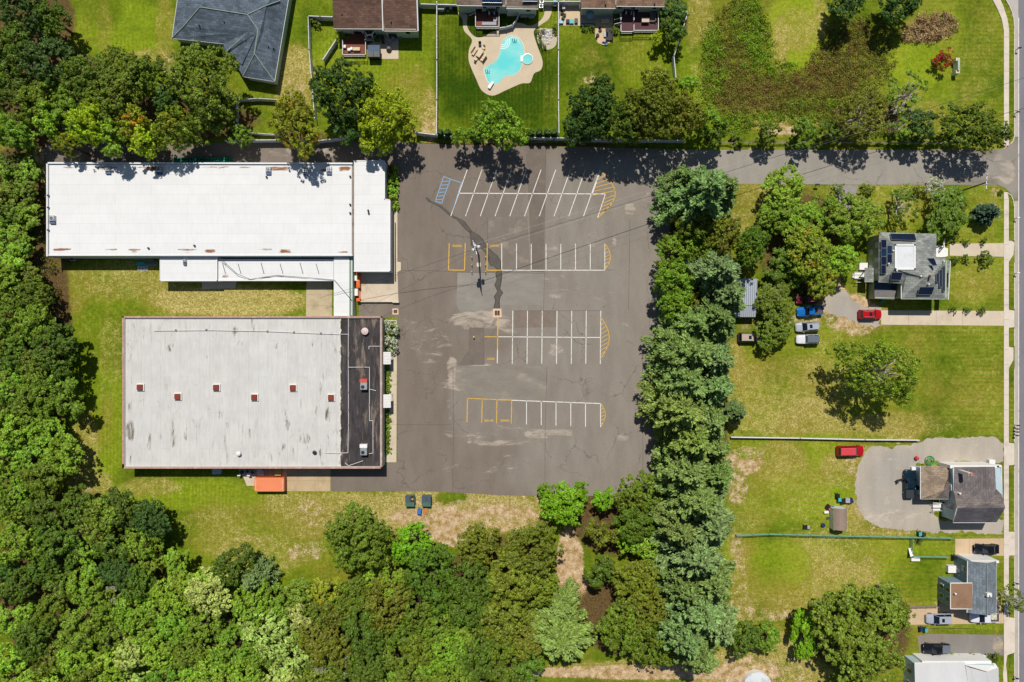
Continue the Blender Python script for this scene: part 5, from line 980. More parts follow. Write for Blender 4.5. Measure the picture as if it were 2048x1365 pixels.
roof(eD, [[(1162.5, 16.5, zc), (1231, 17, zc), (1233, -60, 5.4), (1163, -60, 5.4)]], TN2); roof(eD, [[(1232.5, 12.5, zc + .1), (1328.5, 13.5, zc + .1), (1331, -60, 5.5), (1235, -60, 5.5)]], TN2)
gutter(eD, [(1162.5, 17, zc), (1231, 17.4, zc)]); gutter(eD, [(1232.5, 13, zc + .1), (1328.5, 14, zc + .1)]); mb = MB(); [mb.lathe(W(x, y, zz), [(.14, -.3), (.14, .35)], 8) for x, y, zz in ((1211, 9, 4), (1309, 8, 4))]; each(mb, "vent_pipe", DARK, eD)
for t in (.12, .4, .85): window(eD, Q[2], Q[3], t, 2.4, .8, .6)
window(eD, Q[2], Q[3], .45, .9, 1.5, 1.2); bay(eD, 1255, 26, 2.2, .8, 1.9)
deck(0, "wide dark boarded deck with dining set behind the top right house", [(1241, 25), (1269, 25), (1317, 25), (1317, 60), (1269, 60), (1269, 63), (1241, 63)], .9, PURW, [[(1242, 50), (1242, 63.5), (1266, 63.5), (1268, 61), (1317, 61), (1317, 24)], [(1242, 26), (1242, 40)], [(1268, 24), (1268, 40)], [(1268, 49), (1268, 60)]], ((1242, 45), (-1, 0), .9))
# --- solar-panelled house (E)
GRS = shingle("grey_green_shingle", C(146, 150, 144), 0, .2); EW = M("sage_siding", C(176, 186, 150), .7, .07, .8, stretch=(.3, .3, 8))
ze = 5.0
eE, Q = house("solar_house", "house with grey shingled hip roof, white flat centre and dark solar panels", [(1759, 465), (1872, 468), (1872, 516), (1897, 518), (1896, 598), (1803, 597), (1803, 566), (1758, 562)], ze, EW, .3)
fl = [(1790, 490, 6.8), (1829, 490, 6.8), (1829, 539, 6.8), (1790, 539, 6.8)]
A_, B_, C_, D_ = (1758, 465, ze), (1873, 468, ze), (1872, 566, ze), (1757, 564, ze)
E1, E2, E3, E4 = (1803, 568, ze), (1803, 598, ze), (1890, 598.5, ze), (1892, 517, ze); pk = (1862, 552, 6.9); pk2 = (1850, 556, 6.8)
roof(eE, [[A_, fl[0], fl[1], B_], [A_, D_, fl[3], fl[0]], [D_, E1, (1815, 548, 6.4), fl[3]], [B_, fl[1], fl[2], pk, E4, (1872, 516, ze)], [fl[2], fl[3], (1815, 548, 6.4), pk2, pk]], GRS)
roof(eE, [[E1, E2, pk2, (1815, 548, 6.4)], [E2, E3, pk, pk2], [E3, E4, pk]], GRS)
roof(eE, [[(1889.5, 598.5, 3.6), (1897, 600, 3.3), (1901, 522, 3.3), (1893, 520, 3.6)]], GRS, "porch_roof", .12); gutter(eE, [(1897, 600, 3.35), (1901, 522, 3.35)]); gutter(eE, [(1803, 572, ze), E2, E3]); gutter(eE, [D_, (1803, 567, ze)])
mb = MB(); mb.box(wx(1791, 6.8), wx(1829, 6.8), wy(538.5, 6.8), wy(490.5, 6.8), 6.5, 6.86); mb.build("flat_roof", M("flat_centre", C(222, 224, 226), .6, .05, .3, dirt=C(150, 130, 120), dscale=.25, damt=.4), eE)
coping(eE, [(1790.5, 490.5), (1829, 490.5), (1829, 538.5), (1790.5, 538.5), (1790.5, 490.5)], 6.85, .3, .14, TRIM, "flat_roof_edge")
def onplane(pts, z0, z1, ya, yb, ax=1):
    return [(x, y, z0 + (z1 - z0) * (((y if ax else x) - ya) / (yb - ya))) for x, y in pts]
panel(eE, onplane([(1780, 467.5), (1829, 468), (1833, 481.5), (1783, 480)], 5.25, 6.35, 467, 481))
for i, (x0, y0, x1, y1) in enumerate(((1762, 480, 1773, 496), (1762, 497.5, 1773, 513), (1762, 514, 1773, 530), (1762, 531, 1772, 548), (1774.5, 492, 1784, 508), (1774.5, 509, 1784, 526))):
    panel(eE, onplane([(x0, y0), (x1, y0), (x1, y1), (x0, y1)], 5.28, 6.5, 1760, 1786, 0), SOLT if i in (1, 4) else SOL)
panel(eE, onplane([(1784, 545), (1805, 545.5), (1801, 561), (1781, 560.5)], 6.5, 5.3, 545, 562))
panel(eE, onplane([(1851, 517), (1868, 517), (1874, 531), (1856, 531)], 5.95, 5.5, 1852, 1874, 0)); panel(eE, onplane([(1845, 531), (1864, 531), (1869, 544.5), (1850, 544.5)], 6.45, 6.0, 1846, 1868, 0))
panel(eE, onplane([(1840, 574.5), (1869, 574.5), (1863, 590), (1835, 590)], 6.35, 5.45, 574, 590))
for x0, y0, x1, y1 in ((1873, 547, 1878, 565), (1879, 540, 1884, 575), (1885.5, 533, 1890, 583)): panel(eE, onplane([(x0, y0), (x1, y0), (x1, y1), (x0, y1)], 6.5, 5.35, 1872, 1890, 0))
panel(eE, [(1893, 546, 3.75), (1897, 546, 3.65), (1896, 576, 3.65), (1892, 575, 3.75)])
mb = MB(); mb.box(wx(1857, 7), wx(1861, 7), wy(555, 7), wy(551, 7), 6.3, 7.7); mb.build("chimney", M("brick_chimney", C(160, 130, 100), .9, .2, 4), eE); mb = MB(); [mb.lathe(W(x, y, zz), [(.14, -.3), (.14, .4)], 8) for x, y, zz in ((1840, 553, 6.6), (1856, 569, 6.4), (1776, 528, 6.2), (1886, 523, 5.5), (1792, 542, 6.5), (1785, 502, 6.6))]; each(mb, "vent_pipe", TRIM, eE)
for t, zz in ((.22, 3.0), (.55, 3.0), (.8, 3.0), (.35, .9), (.7, .9)): window(eE, Q[7], Q[0], 1 - t, zz, .8, 1.1)
window(eE, Q[6], Q[5], .5, 1.2, .9, 1.1)
e = thing("sunroom_wing", "low wing with dark glazed roof and grey lower roof on the solar house's lower left", "building", (wx(1775), wy(585), 0)); mb = MB(); mb.box(*rect(1751, 566, 1792, 597, 2.7), 0, 2.6); mb.build("wall", EW, e)
roof(e, [[(1749, 564, 3.4), (1793, 564, 3.4), (1792, 581, 3.0), (1749, 581, 3.0)]], M("dark_glazing", C(34, 54, 76), .2, .15, 1, spec=.6), "glazed_roof"); roof(e, [[(1749, 581, 3.0), (1792, 581, 3.0), (1791, 599.5, 2.5), (1749, 598, 2.5)]], M("grey_roll_roof", C(130, 126, 124), .8, .1, 1), "roof")
mb = MB(); mb.box(*rect(1764, 598, 1770, 604, .8), 0, .9); mb.build("meter_box", M("teal_box", C(44, 150, 160), .5), e)
e = thing("garden_porch", "small grey roofed porch with white steps on the solar house's left", "porch", (wx(1737), wy(552), 0)); roof(e, [[(1730, 536, 3.1), (1747.5, 536, 3.3), (1747, 565, 3.3), (1729, 564.5, 3.1)]], GRS); mb = MB(); [mb.tube(W(x, y, 0), W(x, y, 3.05), .07) for x, y in ((1731, 538), (1731, 562), (1745, 562), (1745, 538))]; each(mb, "post", TRIM, e)
mb = MB(); mb.box(*rect(1719, 526, 1737, 540, .6), 0, .6); mb.box(*rect(1709, 546, 1729, 557, .5), 0, .5); mb.box(*rect(1705, 548, 1709, 556, .3), 0, .3); mb.build("steps", TRIM, e); mb = MB(); [mb.path([W(x0, y, .1), W(x0, y, 1.3), W(x1, y, 1.3), W(x1, y, .1)], .05, 5) for x0, x1, y in ((1709, 1728, 545), (1709, 1728, 558), (1712, 1724, 565))]; mb.build("railing", TRIM, e)
e = thing("front_porch", "white columned front porch with steps towards the footway", "porch", (wx(1883), wy(500), 0)); mb = MB(); mb.box(*rect(1872, 492, 1890, 515, .6), 0, .6); mb.box(*rect(1890, 496, 1893, 514, .4), 0, .4); mb.box(*rect(1893, 497, 1896, 513, .2), 0, .2); mb.build("steps", TRIM, e); mb = MB(); [mb.tube(W(x, y, .6), W(x, y, 2.4), .1, n=8) for x, y in ((1888, 493), (1888, 514), (1874, 493), (1874, 514))]; mb.path([W(1888, 493, 2.4), W(1888, 486, 2.2), W(1890, 478, 1.6)], .1, 6); each(mb, "column", TRIM, e)
# --- house F (grey-brown, right)
FS = shingle("mauve_shingle", C(120, 112, 112), R(90), .18); FS2 = shingle("mauve_shingle_dark", C(96, 92, 98), 0, .15); FS3 = shingle("mauve_shingle_front", C(122, 112, 108), 0, .18); TG = shingle("tan_shingle", C(156, 138, 118), 0, .16)
zf = 4.3
eF, Q = house("corner_house", "pale blue house with mauve brown cross gabled roof beside the gravel yard", [(1903, 936), (2004, 934), (2010, 1015), (1996, 1046), (1908, 1046), (1905, 990)], zf, BWALL, .25)
rg = (1979, 1007, 6.3)
roof(eF, [[(1908, 935, zf), (1907, 982, zf), (1925, 985, 4.9), rg, (1992, 978, 6.2), (1990, 934, 6.2)]], FS); roof(eF, [[(1907, 982, zf), (1914, 1017, 6.0), (2010, 1016, 6.0), rg, (1925, 985, 4.9)]], FS3); roof(eF, [[(1914, 1016.5, 6.0), (1906.5, 1045.5, zf), (1993, 1045.5, zf), (2010.5, 1016, 6.0)]], FS2); roof(eF, [[rg, (1992, 978, 6.2), (2004, 990, 5.5), (2010.5, 1016, 6.0)]], FS3)
roof(eF, [[(1993, 932, 3.0), (2004, 931, 2.8), (2006, 1000, 2.8), (1994, 990, 3.0)]], FS2, "porch_roof"); gutter(eF, [(2003.5, 932, 2.9), (2005, 1000, 2.9)]); gutter(eF, [(1906.5, 1045.8, zf), (1993, 1045.8, zf)]); gutter(eF, [(1908, 935, zf), (1907.5, 982, zf)]); gutter(eF, [(1907, 1045, zf), (1914, 1017, 6.0)], "rake_trim"); gutter(eF, [(1993, 932, 3.1), (1994, 978, 3.1)], "rake_trim")
mb = MB(); mb.add([tuple(q) for q in (W(1908, 983, zf), W(1914.5, 1017, 5.9), W(1908.5, 1045, zf))], [(0, 1, 2)]); mb.build("gable_wall", BWALL, eF); mb = MB(); mb.box(*rect(1903, 930.5, 2003, 935, 2.9), 2.0, 2.9); mb.box(*rect(1900, 931, 1993, 937, 3.9), .0, 3.95); mb.build("wall", TRIM, eF)
mb = MB(); c = W(1923, 944, 5.0); mb.box(c.x - .35, c.x + .35, c.y - .3, c.y + .3, 4.2, 7.6); o = mb.build("chimney", TRIM, eF); mb = MB(); mb.lathe((c.x, c.y, 7.6), [(.32, 0), (.3, .3), (.2, .3)], 12); mb.build("chimney_pot", M("terracotta", C(190, 120, 100), .8), o, origin=eF.location)
mb = MB(); mb.lathe(W(1918, 987, 5.0), [(.2, -.4), (.2, .4), (.05, .5)], 8); each(mb, "vent_pipe", TRIM, eF)
for t, zz in ((.22, .9), (.5, 2.7), (.5, .9)): window(eF, Q[5], Q[4], t, zz, 1.0, 1.2)
window(eF, Q[0], Q[5], .75, 2.7, 1.0, .9)
eF2, Q = house("garage_wing", "tan shingled garage wing left of the mauve-roofed house", [(1841, 933), (1898, 932), (1900, 998), (1841, 998)], 3.0, BWALL, .5)
roof(eF2, [[(1841.5, 932, 3.0), (1898, 932, 3.0), (1896, 965, 4.1), (1887, 982, 4.0), (1870, 998.5, 3.0), (1841.5, 998.5, 3.0)]], TG); roof(eF2, [[(1870, 998.5, 3.0), (1887, 982, 4.0), (1897, 998.5, 3.0)], [(1887, 982, 4.0), (1896, 960, 4.1), (1900, 972, 3.6), (1897, 998.5, 3.0)]], FS3); gutter(eF2, [(1841.5, 932, 3), (1841.5, 998.5, 3), (1897, 998.5, 3)])
window(eF2, Q[0], Q[3], .75, .9, .9, 1.2)
e = thing("side_porch", "white railed side steps under the tan garage roof", "porch", (wx(1875), wy(1015), 0)); mb = MB(); mb.box(*rect(1866, 1008, 1882, 1016, .6), 0, .6); mb.box(*rect(1866, 1018, 1882, 1021, .3), 0, .3); mb.build("steps", TRIM, e); mb = MB(); mb.path([W(1866, 1006, 1.4), W(1884, 1007, 1.5)], .05); mb.path([W(1866, 1022, .1), W(1866, 1022, 1.2), W(1884, 1022, 1.4)], .05); mb.build("railing", TRIM, e)
tag(MB().box(*rect(1978, 920, 1990, 931, .8), 0, .9).build("cellar_hatch", TRIM), "white box shaped hatch above the mauve-roofed house", "hatch")
# --- house G (blue-grey, lower right)
GS = shingle("blue_grey_shingle", C(122, 132, 140), R(90), .16); GS2 = M("brown_roll_roof", C(150, 118, 92), .8, .08, .5, dirt=C(110, 80, 62), dscale=.3, damt=.6)
zg = 4.3
eG, Q = house("blue_house", "blue-sided house with blue grey gable roof and brown flat wing", [(1935, 1122), (1993, 1122), (1993, 1231), (1936, 1228)], zg, BWALL2, .12)
roof(eG, [[(1935.5, 1122.5, zg), (1974, 1128, 5.8), (1974, 1231, 5.8), (1934.5, 1226, zg)]], GS); roof(eG, [[(1974, 1128, 5.8), (1992.5, 1123, zg), (1993, 1224, zg), (1974, 1231, 5.8)]], GS); gutter(eG, [(1992.5, 1123, zg), (1993, 1224, zg)]); gutter(eG, [(1935.5, 1122.5, zg), (1934.5, 1226, zg)]); mb = MB(); mb.path([up((1974, 1128, 5.8)), up((1974, 1231, 5.8))], .1); mb.build("ridge_cap", M("ridge_grey", C(140, 146, 140), .8), eG)
mb = MB(); mb.add([tuple(q) for q in (W(1936, 1122.7, zg), W(1974, 1127, 5.75), W(1992, 1123, zg), W(1936, 1122.7, 4.2), W(1992, 1123, 4.2))], [(0, 1, 2), (0, 2, 4, 3)]); mb.build("gable_wall", TRIM, eG); mb = MB(); mb.box(*rect(1911, 1112, 1962, 1116.5, 0.2), 0, .01); mb = MB(); c = W(1976, 1189, 5.9); mb.box(c.x - .5, c.x + .4, c.y - .35, c.y + .35, 5.2, 6.4); mb.lathe((c.x, c.y, 6.4), [(.2, 0), (.18, .35)], 8); mb.build("chimney", TRIM, eG)
mb = MB(); mb.box(*rect(1920, 1111.5, 1975, 1116, 1.0), .0, 4.2); mb.build("wall", TRIM, eG)
for t, zz in ((.18, 2.6), (.3, .9)): window(eG, Q[0], Q[3], t, zz, .9, 1.0)
eG2, Q = house("brown_roofed_wing", "blue-sided wing with brown flat roof", [(1901.5, 1168), (1945, 1168), (1946, 1218), (1901.5, 1218)], 4.2, BWALL2, .1); roof(eG2, [[(1901.5, 1167, 4.25), (1945, 1167, 4.7), (1946.5, 1218.5, 4.7), (1901.5, 1218.5, 4.25)]], GS2); gutter(eG2, [(1901.5, 1167, 4.3), (1901.5, 1218.5, 4.3), (1946, 1218.5, 4.7), (1945, 1167, 4.7), (1901.5, 1167, 4.3)]); pipe(1909, 1187, 4.45, .14, .5, "small vent on the brown flat wing", TRIM)
for t in (.3, .7):
    for zz in (.9, 2.8): window(eG2, Q[0], Q[3], t, zz, .8, .9)
mb = MB(); mb.box(*rect(1896, 1132, 1912, 1146, .8), 0, .9); tag(mb.build("back_step", TRIM), "white platform step behind the blue-sided house", "step")
# --- house H (white, bottom right)
HS = M("white_standing_roof", C(212, 212, 212), .6, .05, .4, stretch=(1, .3, 1)); zh = 3.8
eH, Q = house("white_roofed_house", "white-roofed house at the bottom right corner with gabled front", [(1828, 1326), (1992, 1327), (1996, 1420), (1826, 1420)], zh, BWALL, .3)
roof(eH, [[(1829, 1327, zh), (1930, 1325, zh), (1936, 1360, 4.0), (1944, 1430, 4.4), (1832, 1430, 4.4)]], HS); roof(eH, [[(1931, 1332, 4.0), (1940, 1336, 4.2), (1973, 1345, 5.4), (1978, 1430, 5.6), (1945, 1430, 4.2)]], HS); roof(eH, [[(1973, 1344, 5.4), (1997, 1336, zh), (2000, 1430, zh), (1979, 1430, 5.6)]], HS)
mb = MB(); mb.add([tuple(q) for q in (W(1927, 1324, 3.0), W(1931, 1331, 4.0), W(1973, 1343.6, 5.35), W(1996, 1336, zh), W(1990, 1327, 3.0))], [(0, 4, 3, 2, 1)]); mb.box(*rect(1840, 1319, 1978, 1325, 2.6), 0, 3.3); mb.build("gable_wall", TRIM, eH); gutter(eH, [(1829, 1327, zh), (1930, 1325, zh)]); gutter(eH, [(1930, 1330, zh), (1944, 1425, 4.3)], mat=M("grey_flashing", C(120, 124, 140), .6))
for t in (.25, .55): window(eH, Q[0], Q[3], t, 1.4, .8, 1.2)
# --- outbuildings
e = thing("metal_roofed_shed", "open shed with corrugated silver roof under the blue green pines", "shed", (wx(1487), wy(597), 0)); m_, nt, bs = _nt("corrugated_metal"); wv = N(nt, "ShaderNodeTexWave", wave_type='BANDS', bands_direction='X'); nt.links.new(pos(nt), wv.inputs[0]); wv.inputs["Scale"].default_value = .8; nt.links.new(mixrgb(nt, wv.outputs[1], C(150, 160, 176), C(205, 208, 214)), bs.inputs[0]); bs.inputs["Roughness"].default_value = .45; bs.inputs["Metallic"].default_value = .3; bump(nt, bs, wv.outputs[1], .6, .06)
roof(e, [[(1463, 611, 2.7), (1514, 611, 2.7), (1515, 558, 3.1), (1470, 558, 3.1)], [(1461.5, 634.5, 2.3), (1511, 634.5, 2.3), (1514, 612, 2.68), (1462.5, 612, 2.68)]], m_, t=.08); mb = MB(); [mb.tube(W(x, y, 0), W(x, y, 2.4), .08) for x in (1466, 1488, 1508) for y in (562, 598, 630)]; each(mb, "post", BARK, e); mb = MB(); mb.box(*rect(1466, 560, 1512, 562, 1.5), 0, 2.8); mb.build("wall", GALV, e)
sg = M("shed_roof", C(150, 130, 116), .8, .1, 1, stretch=(1, .2, 1)); e = thing("garden_shed", "small garden shed with weathered grey brown barrel roof beside the gravel yard", "shed", (wx(1681), wy(1040), 0)); mb = MB(); mb.box(*rect(1667.5, 1018, 1694, 1061, 2.0), 0, 1.98); mb.build("wall", M("white_metal_siding", C(222, 226, 232), .5, .05), e)
x0, x1, y0, y1 = rect(1669, 1017.5, 1695.5, 1061, 2.3); mb = MB(); n = 8
for k in range(n):
    t0, t1 = k / n, (k + 1) / n; h = lambda t: 1.98 + .62 * math.sin(math.pi * t) ** .8 + .001; mb.slab([(x0 + (x1 - x0) * t0, y0, h(t0)), (x0 + (x1 - x0) * t1, y0, h(t1)), (x0 + (x1 - x0) * t1, y1, h(t1)), (x0 + (x1 - x0) * t0, y1, h(t0))], .05)
mb.build("roof", sg, e)
e = thing("patio_shed", "small two panel roofed shed beside the red deck and patio", "shed", (wx(747), wy(104), 0)); mb = MB(); mb.box(*rect(735.5, 92, 758.5, 114, 1.6), 0, 1.6); mb.build("wall", DARK, e); roof(e, [[(735, 103, 2.1), (759, 103, 2.1), (759.5, 90.5, 1.8), (735, 90.5, 1.8)]], M("blue_shed_roof", C(66, 84, 108), .6, .1)); roof(e, [[(735, 114, 1.7), (746.6, 114, 1.7), (746.6, 103, 2.1), (735, 103, 2.1)], [(747.2, 114, 1.7), (759, 114, 1.7), (759, 103, 2.1), (747.2, 103, 2.1)]], M("grey_shed_roof", C(132, 134, 132), .7, .1))
e = thing("above_ground_tank", "round white covered tank in the sandy yard at the bottom edge", "tank", W(1511, 1366, 0)); mb = MB(); mb.lathe(W(1511, 1366, 0), [(2.7, 0), (2.7, 1.2)], 36); mb.build("side", TRIM, e); mb = MB(); mb.lathe(W(1511, 1366, 0) + Vector((0, 0, 1.2)), [(2.75, 0), (2.75, .06), (2.4, .08), (.05, .22)], 36); mb.build("cover", M("tank_cover", C(222, 226, 228), .6, .08, .6, dirt=C(120, 120, 120), dscale=.5, damt=.6), e)
# ================================================================ FENCES
VINYL = M("white_vinyl", C(226, 224, 232), .5, .05, 2); GREENW = M("green_wire", C(120, 168, 140), .6, .15, 3); WOODF = M("grey_wood", C(150, 140, 124), .85, .2, 3)
def fence(label, pts, h=1.8, mat=VINYL, w=.12, group=None, step=2.4, nm="vinyl_fence", pw=.18, rails=None):
    """white panel fence: posts, boards and rails; pts are where its top is seen"""
    P = [W(*p, h) for p in pts]; c = P[0].copy(); c.z = 0; e = thing(nm, label, "fence", c, 0, group)
    pn, ps = MB(), MB()
    for p, q in zip(P[:-1], P[1:]):
        L = (q - p).length; d = (q - p).normalized(); n = max(1, round(L / step))
        if rails:
            for z in rails: pn.obox(((p + q) / 2)[:2], d[:2], L, w, z - .07, z + .07)
        else:
            pn.obox(((p + q) / 2)[:2], d[:2], L, w * .55, .08, h - .1); pn.obox(((p + q) / 2)[:2], d[:2], L, w, h - .1, h)
        for k in range(n + 1):
            m_ = p.lerp(q, k / n); ps.obox(m_[:2], d[:2], pw, pw, 0, h + .08)
    pn.build("rail" if rails else "panel", mat, e); each(ps, "post", mat if mat is not GREENW else DARK, e); return e
GF = "white fences of the back yards"
fence("long white fence between the brown house's lawn and the pool yard", [(873.5, 4), (873.5, 120), (873.5, 200), (873, 267)], group=GF)
fence("white fence joining the brown-roofed and taupe-roofed houses", [(838, 8), (873, 9), (913, 10)], group=GF)
fence("long white fence on the pool yard's right side", [(1117, 0), (1117, 100), (1117, 200), (1118, 265)], group=GF)
fence("bent white fence right of the dark deck's lawn", [(1328, 23), (1336, 23)], group=GF); fence("white bent fence running down to the olive tree beside the weedy field", [(1361, 23), (1376, 24), (1370, 45), (1364, 62), (1358, 85), (1348, 112), (1352, 155)], group=GF)
fence("white fence curving behind the lane from the autumn tree to the pool yard", [(450, 281), (560, 280), (640, 281), (680, 277), (705, 270), (722, 267)], group=GF)
fence("white fence along the pool yard's lower side", [(831, 265), (872, 270), (905, 273)], group=GF); fence("white fence below the cone evergreens and the oaks", [(1036, 275), (1118, 276), (1170, 278), (1240, 280), (1370, 281)], group=GF)
fence("leaning white fence left of the big dark oak", [(616, 32), (618, 100), (624, 170), (629, 236)], group=GF, w=.1); fence("short white fence from the oak's fence to the brown-roofed house", [(616, 32), (640, 33), (664, 34)], group=GF)
fence("thin white fence around the small plot below the slate roof", [(471, 252), (473, 200), (515, 197), (562, 200), (562, 268)], 1.4, w=.08, group=GF, pw=.1); fence("white fence inside the small plot", [(500, 266), (562, 270)], 1.2, w=.08, group=GF, pw=.1)
fence("short slanting white fence piece left of the red deck", [(671, 81), (646, 119)], 1.5, w=.14, group=GF)
fence("curving white rail between the red deck and the pool terrace", [(998, 56), (1012, 54), (1025, 50), (1032, 40), (1039, 26)], 1.3, w=.1, group=GF)
fence("white fence behind the lounge terrace at the top edge", [(1089, 3), (1117, 3), (1160, 3)], group=GF)
fence("long straight white fence above the red van", [(1463, 875), (1600, 877), (1730, 880), (1838, 881)], .9, w=.2)
fence("long green wire fence across the lower lawns", [(1474, 1073), (1540, 1070), (1650, 1073), (1800, 1076), (1908, 1078)], 1.2, GREENW, .07, nm="wire_fence", pw=.07, step=3, rails=[1.15, .75, .35])
fence("green wire fence around the small side yard", [(1826, 1077), (1826, 1114), (1838, 1115), (1900, 1116)], 1.2, GREENW, .07, nm="wire_fence", pw=.07, step=3, rails=[1.15, .75, .35])
fence("low rail fence along the top of the side road", [(1668, 285), (1760, 286), (1880, 286), (1925, 286)], .9, WOODF, .1, nm="rail_fence", rails=[.45, .85], pw=.14); fence("short rail fence at the sandy gap above the side road", [(1440, 286), (1500, 286), (1576, 284.5)], .9, WOODF, .08, nm="rail_fence", rails=[.45, .85], pw=.12)
fence("grey fence around the tan driveway's end", [(1816, 1250), (1816, 1216), (1877, 1215)], .9, WOODF, .1, nm="rail_fence", rails=[.3, .8], pw=.12)
# ================================================================ POOL YARD
def spline(pts, n=6):
    P = [Vector(p) for p in pts]; out = []
    for i in range(len(P)):
        a, b, c, d = P[i - 1], P[i], P[(i + 1) % len(P)], P[(i + 2) % len(P)]
        for k in range(n):
            t = k / n; out.append(.5 * ((2 * b) + (c - a) * t + (2 * a - 5 * b + 4 * c - d) * t * t + (3 * b - a - 3 * c + d) * t ** 3))
    return [(p.x, p.y) for p in out]
TERR = M("pool_terrace", C(210, 192, 164), .85, .05, .4, dirt=C(196, 172, 140), dscale=.25, damt=.5)
pave("pool_terrace", spline([(916, 26), (925, 40), (928, 62), (944, 80), (938, 100), (938, 124), (952, 158), (964, 182), (985, 192), (1010, 182), (1042, 168), (1060, 166), (1068, 148), (1082, 140), (1085, 122), (1076, 96), (1070, 78), (1068, 62), (1082, 50), (1098, 38), (1104, 16), (1090, 12), (1088, 30), (1078, 44), (1060, 52), (1035, 46), (1012, 60), (985, 64), (968, 74), (950, 74), (936, 58), (934, 42), (934, 30)], 4), TERR, .05)
pool = [(1020, 73), (1034, 76), (1044, 86), (1048, 102), (1046, 120), (1043, 132), (1038, 142), (1028, 150), (1014, 152), (1004, 158), (998, 166), (986, 169), (976, 163), (972, 152), (969, 144), (970, 136), (982, 128), (994, 120), (999, 108), (1002, 96), (1006, 82)]
ps = spline(pool, 5); PW = [tuple(W(*p)[:2]) for p in ps]; cx, cy = W(1015, 120)[:2]
coping_m = M("pool_coping", C(226, 214, 196), .7, .05); e = thing("swimming_pool", "turquoise free form swimming pool with white corner steps", "pool", (cx, cy, 0))
mb = MB(); n = len(PW); inner = PW; outer = [((x - cx) * 1.04 + cx, (y - cy) * 1.03 + cy) for x, y in PW]
mb.add([(x, y, .07) for x, y in outer] + [(x, y, .07) for x, y in inner] + [(x, y, .0) for x, y in outer], [(i, (i + 1) % n, n + (i + 1) % n, n + i) for i in range(n)] + [(i, 2 * n + i, 2 * n + (i + 1) % n, (i + 1) % n) for i in range(n)]); mb.build("coping", coping_m, e)
m_, nt, bs = _nt("pool_water"); c = mixrgb(nt, rng_(nt, noise(nt, pos(nt), .35, 3), .3, .7), C(104, 218, 218), C(148, 226, 220)); nt.links.new(c, bs.inputs[0]); bs.inputs["Roughness"].default_value = .06; bs.inputs["Specular IOR Level"].default_value = .5; bump(nt, bs, noise(nt, pos(nt), 2.5, 3), .12, .05)
mb = MB(); mb.poly([(x, y, .055) for x, y in (PW if sum(PW[i][0] * PW[(i + 1) % n][1] - PW[(i + 1) % n][0] * PW[i][1] for i in range(n)) > 0 else PW[::-1])]); mb.build("water", m_, e)
DEEPW = M("deep_tile", C(40, 176, 176), .2, .1); mb = MB(); strip(mb, [W(*p)[:2] for p in ((1022, 75.5), (1034, 79), (1041, 88), (1045, 100))], .42, .0605); strip(mb, [W(*p)[:2] for p in ((974, 141), (983, 131), (995, 123))], .4, .0605); mb.build("deep_edge", DEEPW, e)
mb = MB()
for k in range(3):
    r0 = .55 + .38 * k; c_ = W(1006, 84); mb.add([(c_.x + r0 * math.cos(a), c_.y + r0 * math.sin(a), .062) for a in np.linspace(-2.0, .55, 9)] + [(c_.x + (r0 + .17) * math.cos(a), c_.y + (r0 + .17) * math.sin(a), .062) for a in np.linspace(-2.0, .55, 9)], [(i, 9 + i, 10 + i, i + 1) for i in range(8)])
mb.build("pool_steps", M("pool_step_edge", C(206, 240, 236), .5, .05), e)
e = thing("hot_tub", "small round pale spa beside the swimming pool", "hot tub", W(1055, 119, 0)); mb = MB(); mb.lathe((W(1055, 119)), [(1.1, 0), (1.1, .2), (.95, .21), (.9, .1)], 24); mb.build("shell", M("spa_shell", C(198, 222, 214), .3, .06), e); mb = MB(); mb.lathe((W(1055, 119)), [(.92, .1), (.9, .16)], 24); mb.build("water", m_, e); MB().box(*rect(1041, 112, 1046, 124, .1), 0, .2).build("spillway", TRIM, e)
e = thing("diving_board", "white diving board at the pool's lower end", "diving board", W(981, 172, 0)); mb = MB(); mb.obox(W(982, 170, .5)[:2], (.6, 1), 1.6, .5, .42, .5); mb.build("board", TRIM, e); mb = MB(); mb.obox(W(979.5, 174)[:2], (.6, 1), .7, .42, 0, .42); mb.build("base", GALV, e)
for x, y, l in ((971, 138, "curved white ladder at the pool's left shoulder"), (1025, 76, "white skimmer step at the pool's top")): e = thing("pool_ladder", l, "ladder", W(x, y, 0)); mb = MB(); [mb.path([W(x + k, y, .06), W(x + k, y, .8), W(x + k + 3, y + 3, .8), W(x + k + 4, y + 4, .06)], .05, 5) for k in (0, 4)]; mb.build("rail", TRIM, e)
WICK = M("wicker", C(222, 198, 160), .8, .2, 5); CUSH = M("grey_cushion", C(168, 166, 172), .9, .1, 3); DKW = M("dark_wicker", C(70, 66, 66), .8, .2, 5); TEAL = M("teal_plastic", C(70, 178, 184), .5, .1); NAVY = M("navy_plastic", C(34, 52, 92), .5, .15); BLK = M("black_plastic", C(34, 34, 38), .5, .2); ORNG = M("orange_plastic", C(222, 98, 60), .5, .2)
def chair(px, py, ang, label, mat=WICK, group=None, lounge=False):
    e = thing("lounge_chair" if lounge else "patio_chair", label, "chair", W(px, py, 0), ang, group, world=False); L = 1.5 if lounge else .5
    MB().box(-.27, .27, -L / 2, L / 2, .36, .44).build("seat", mat, e); mb = MB(); mb.slab([(-.27, L / 2 - .02, .44), (.27, L / 2 - .02, .44), (.27, L / 2 + (.4 if lounge else .16), .95), (-.27, L / 2 + (.4 if lounge else .16), .95)], .06); mb.build("backrest", mat, e)
    for a in (-.23, .23):
        for b in (-L / 2 + .05, L / 2 - .05): MB().box(a - .025, a + .025, b - .025, b + .025, 0, .36).build("leg", DARK if mat is DKW else mat, e)
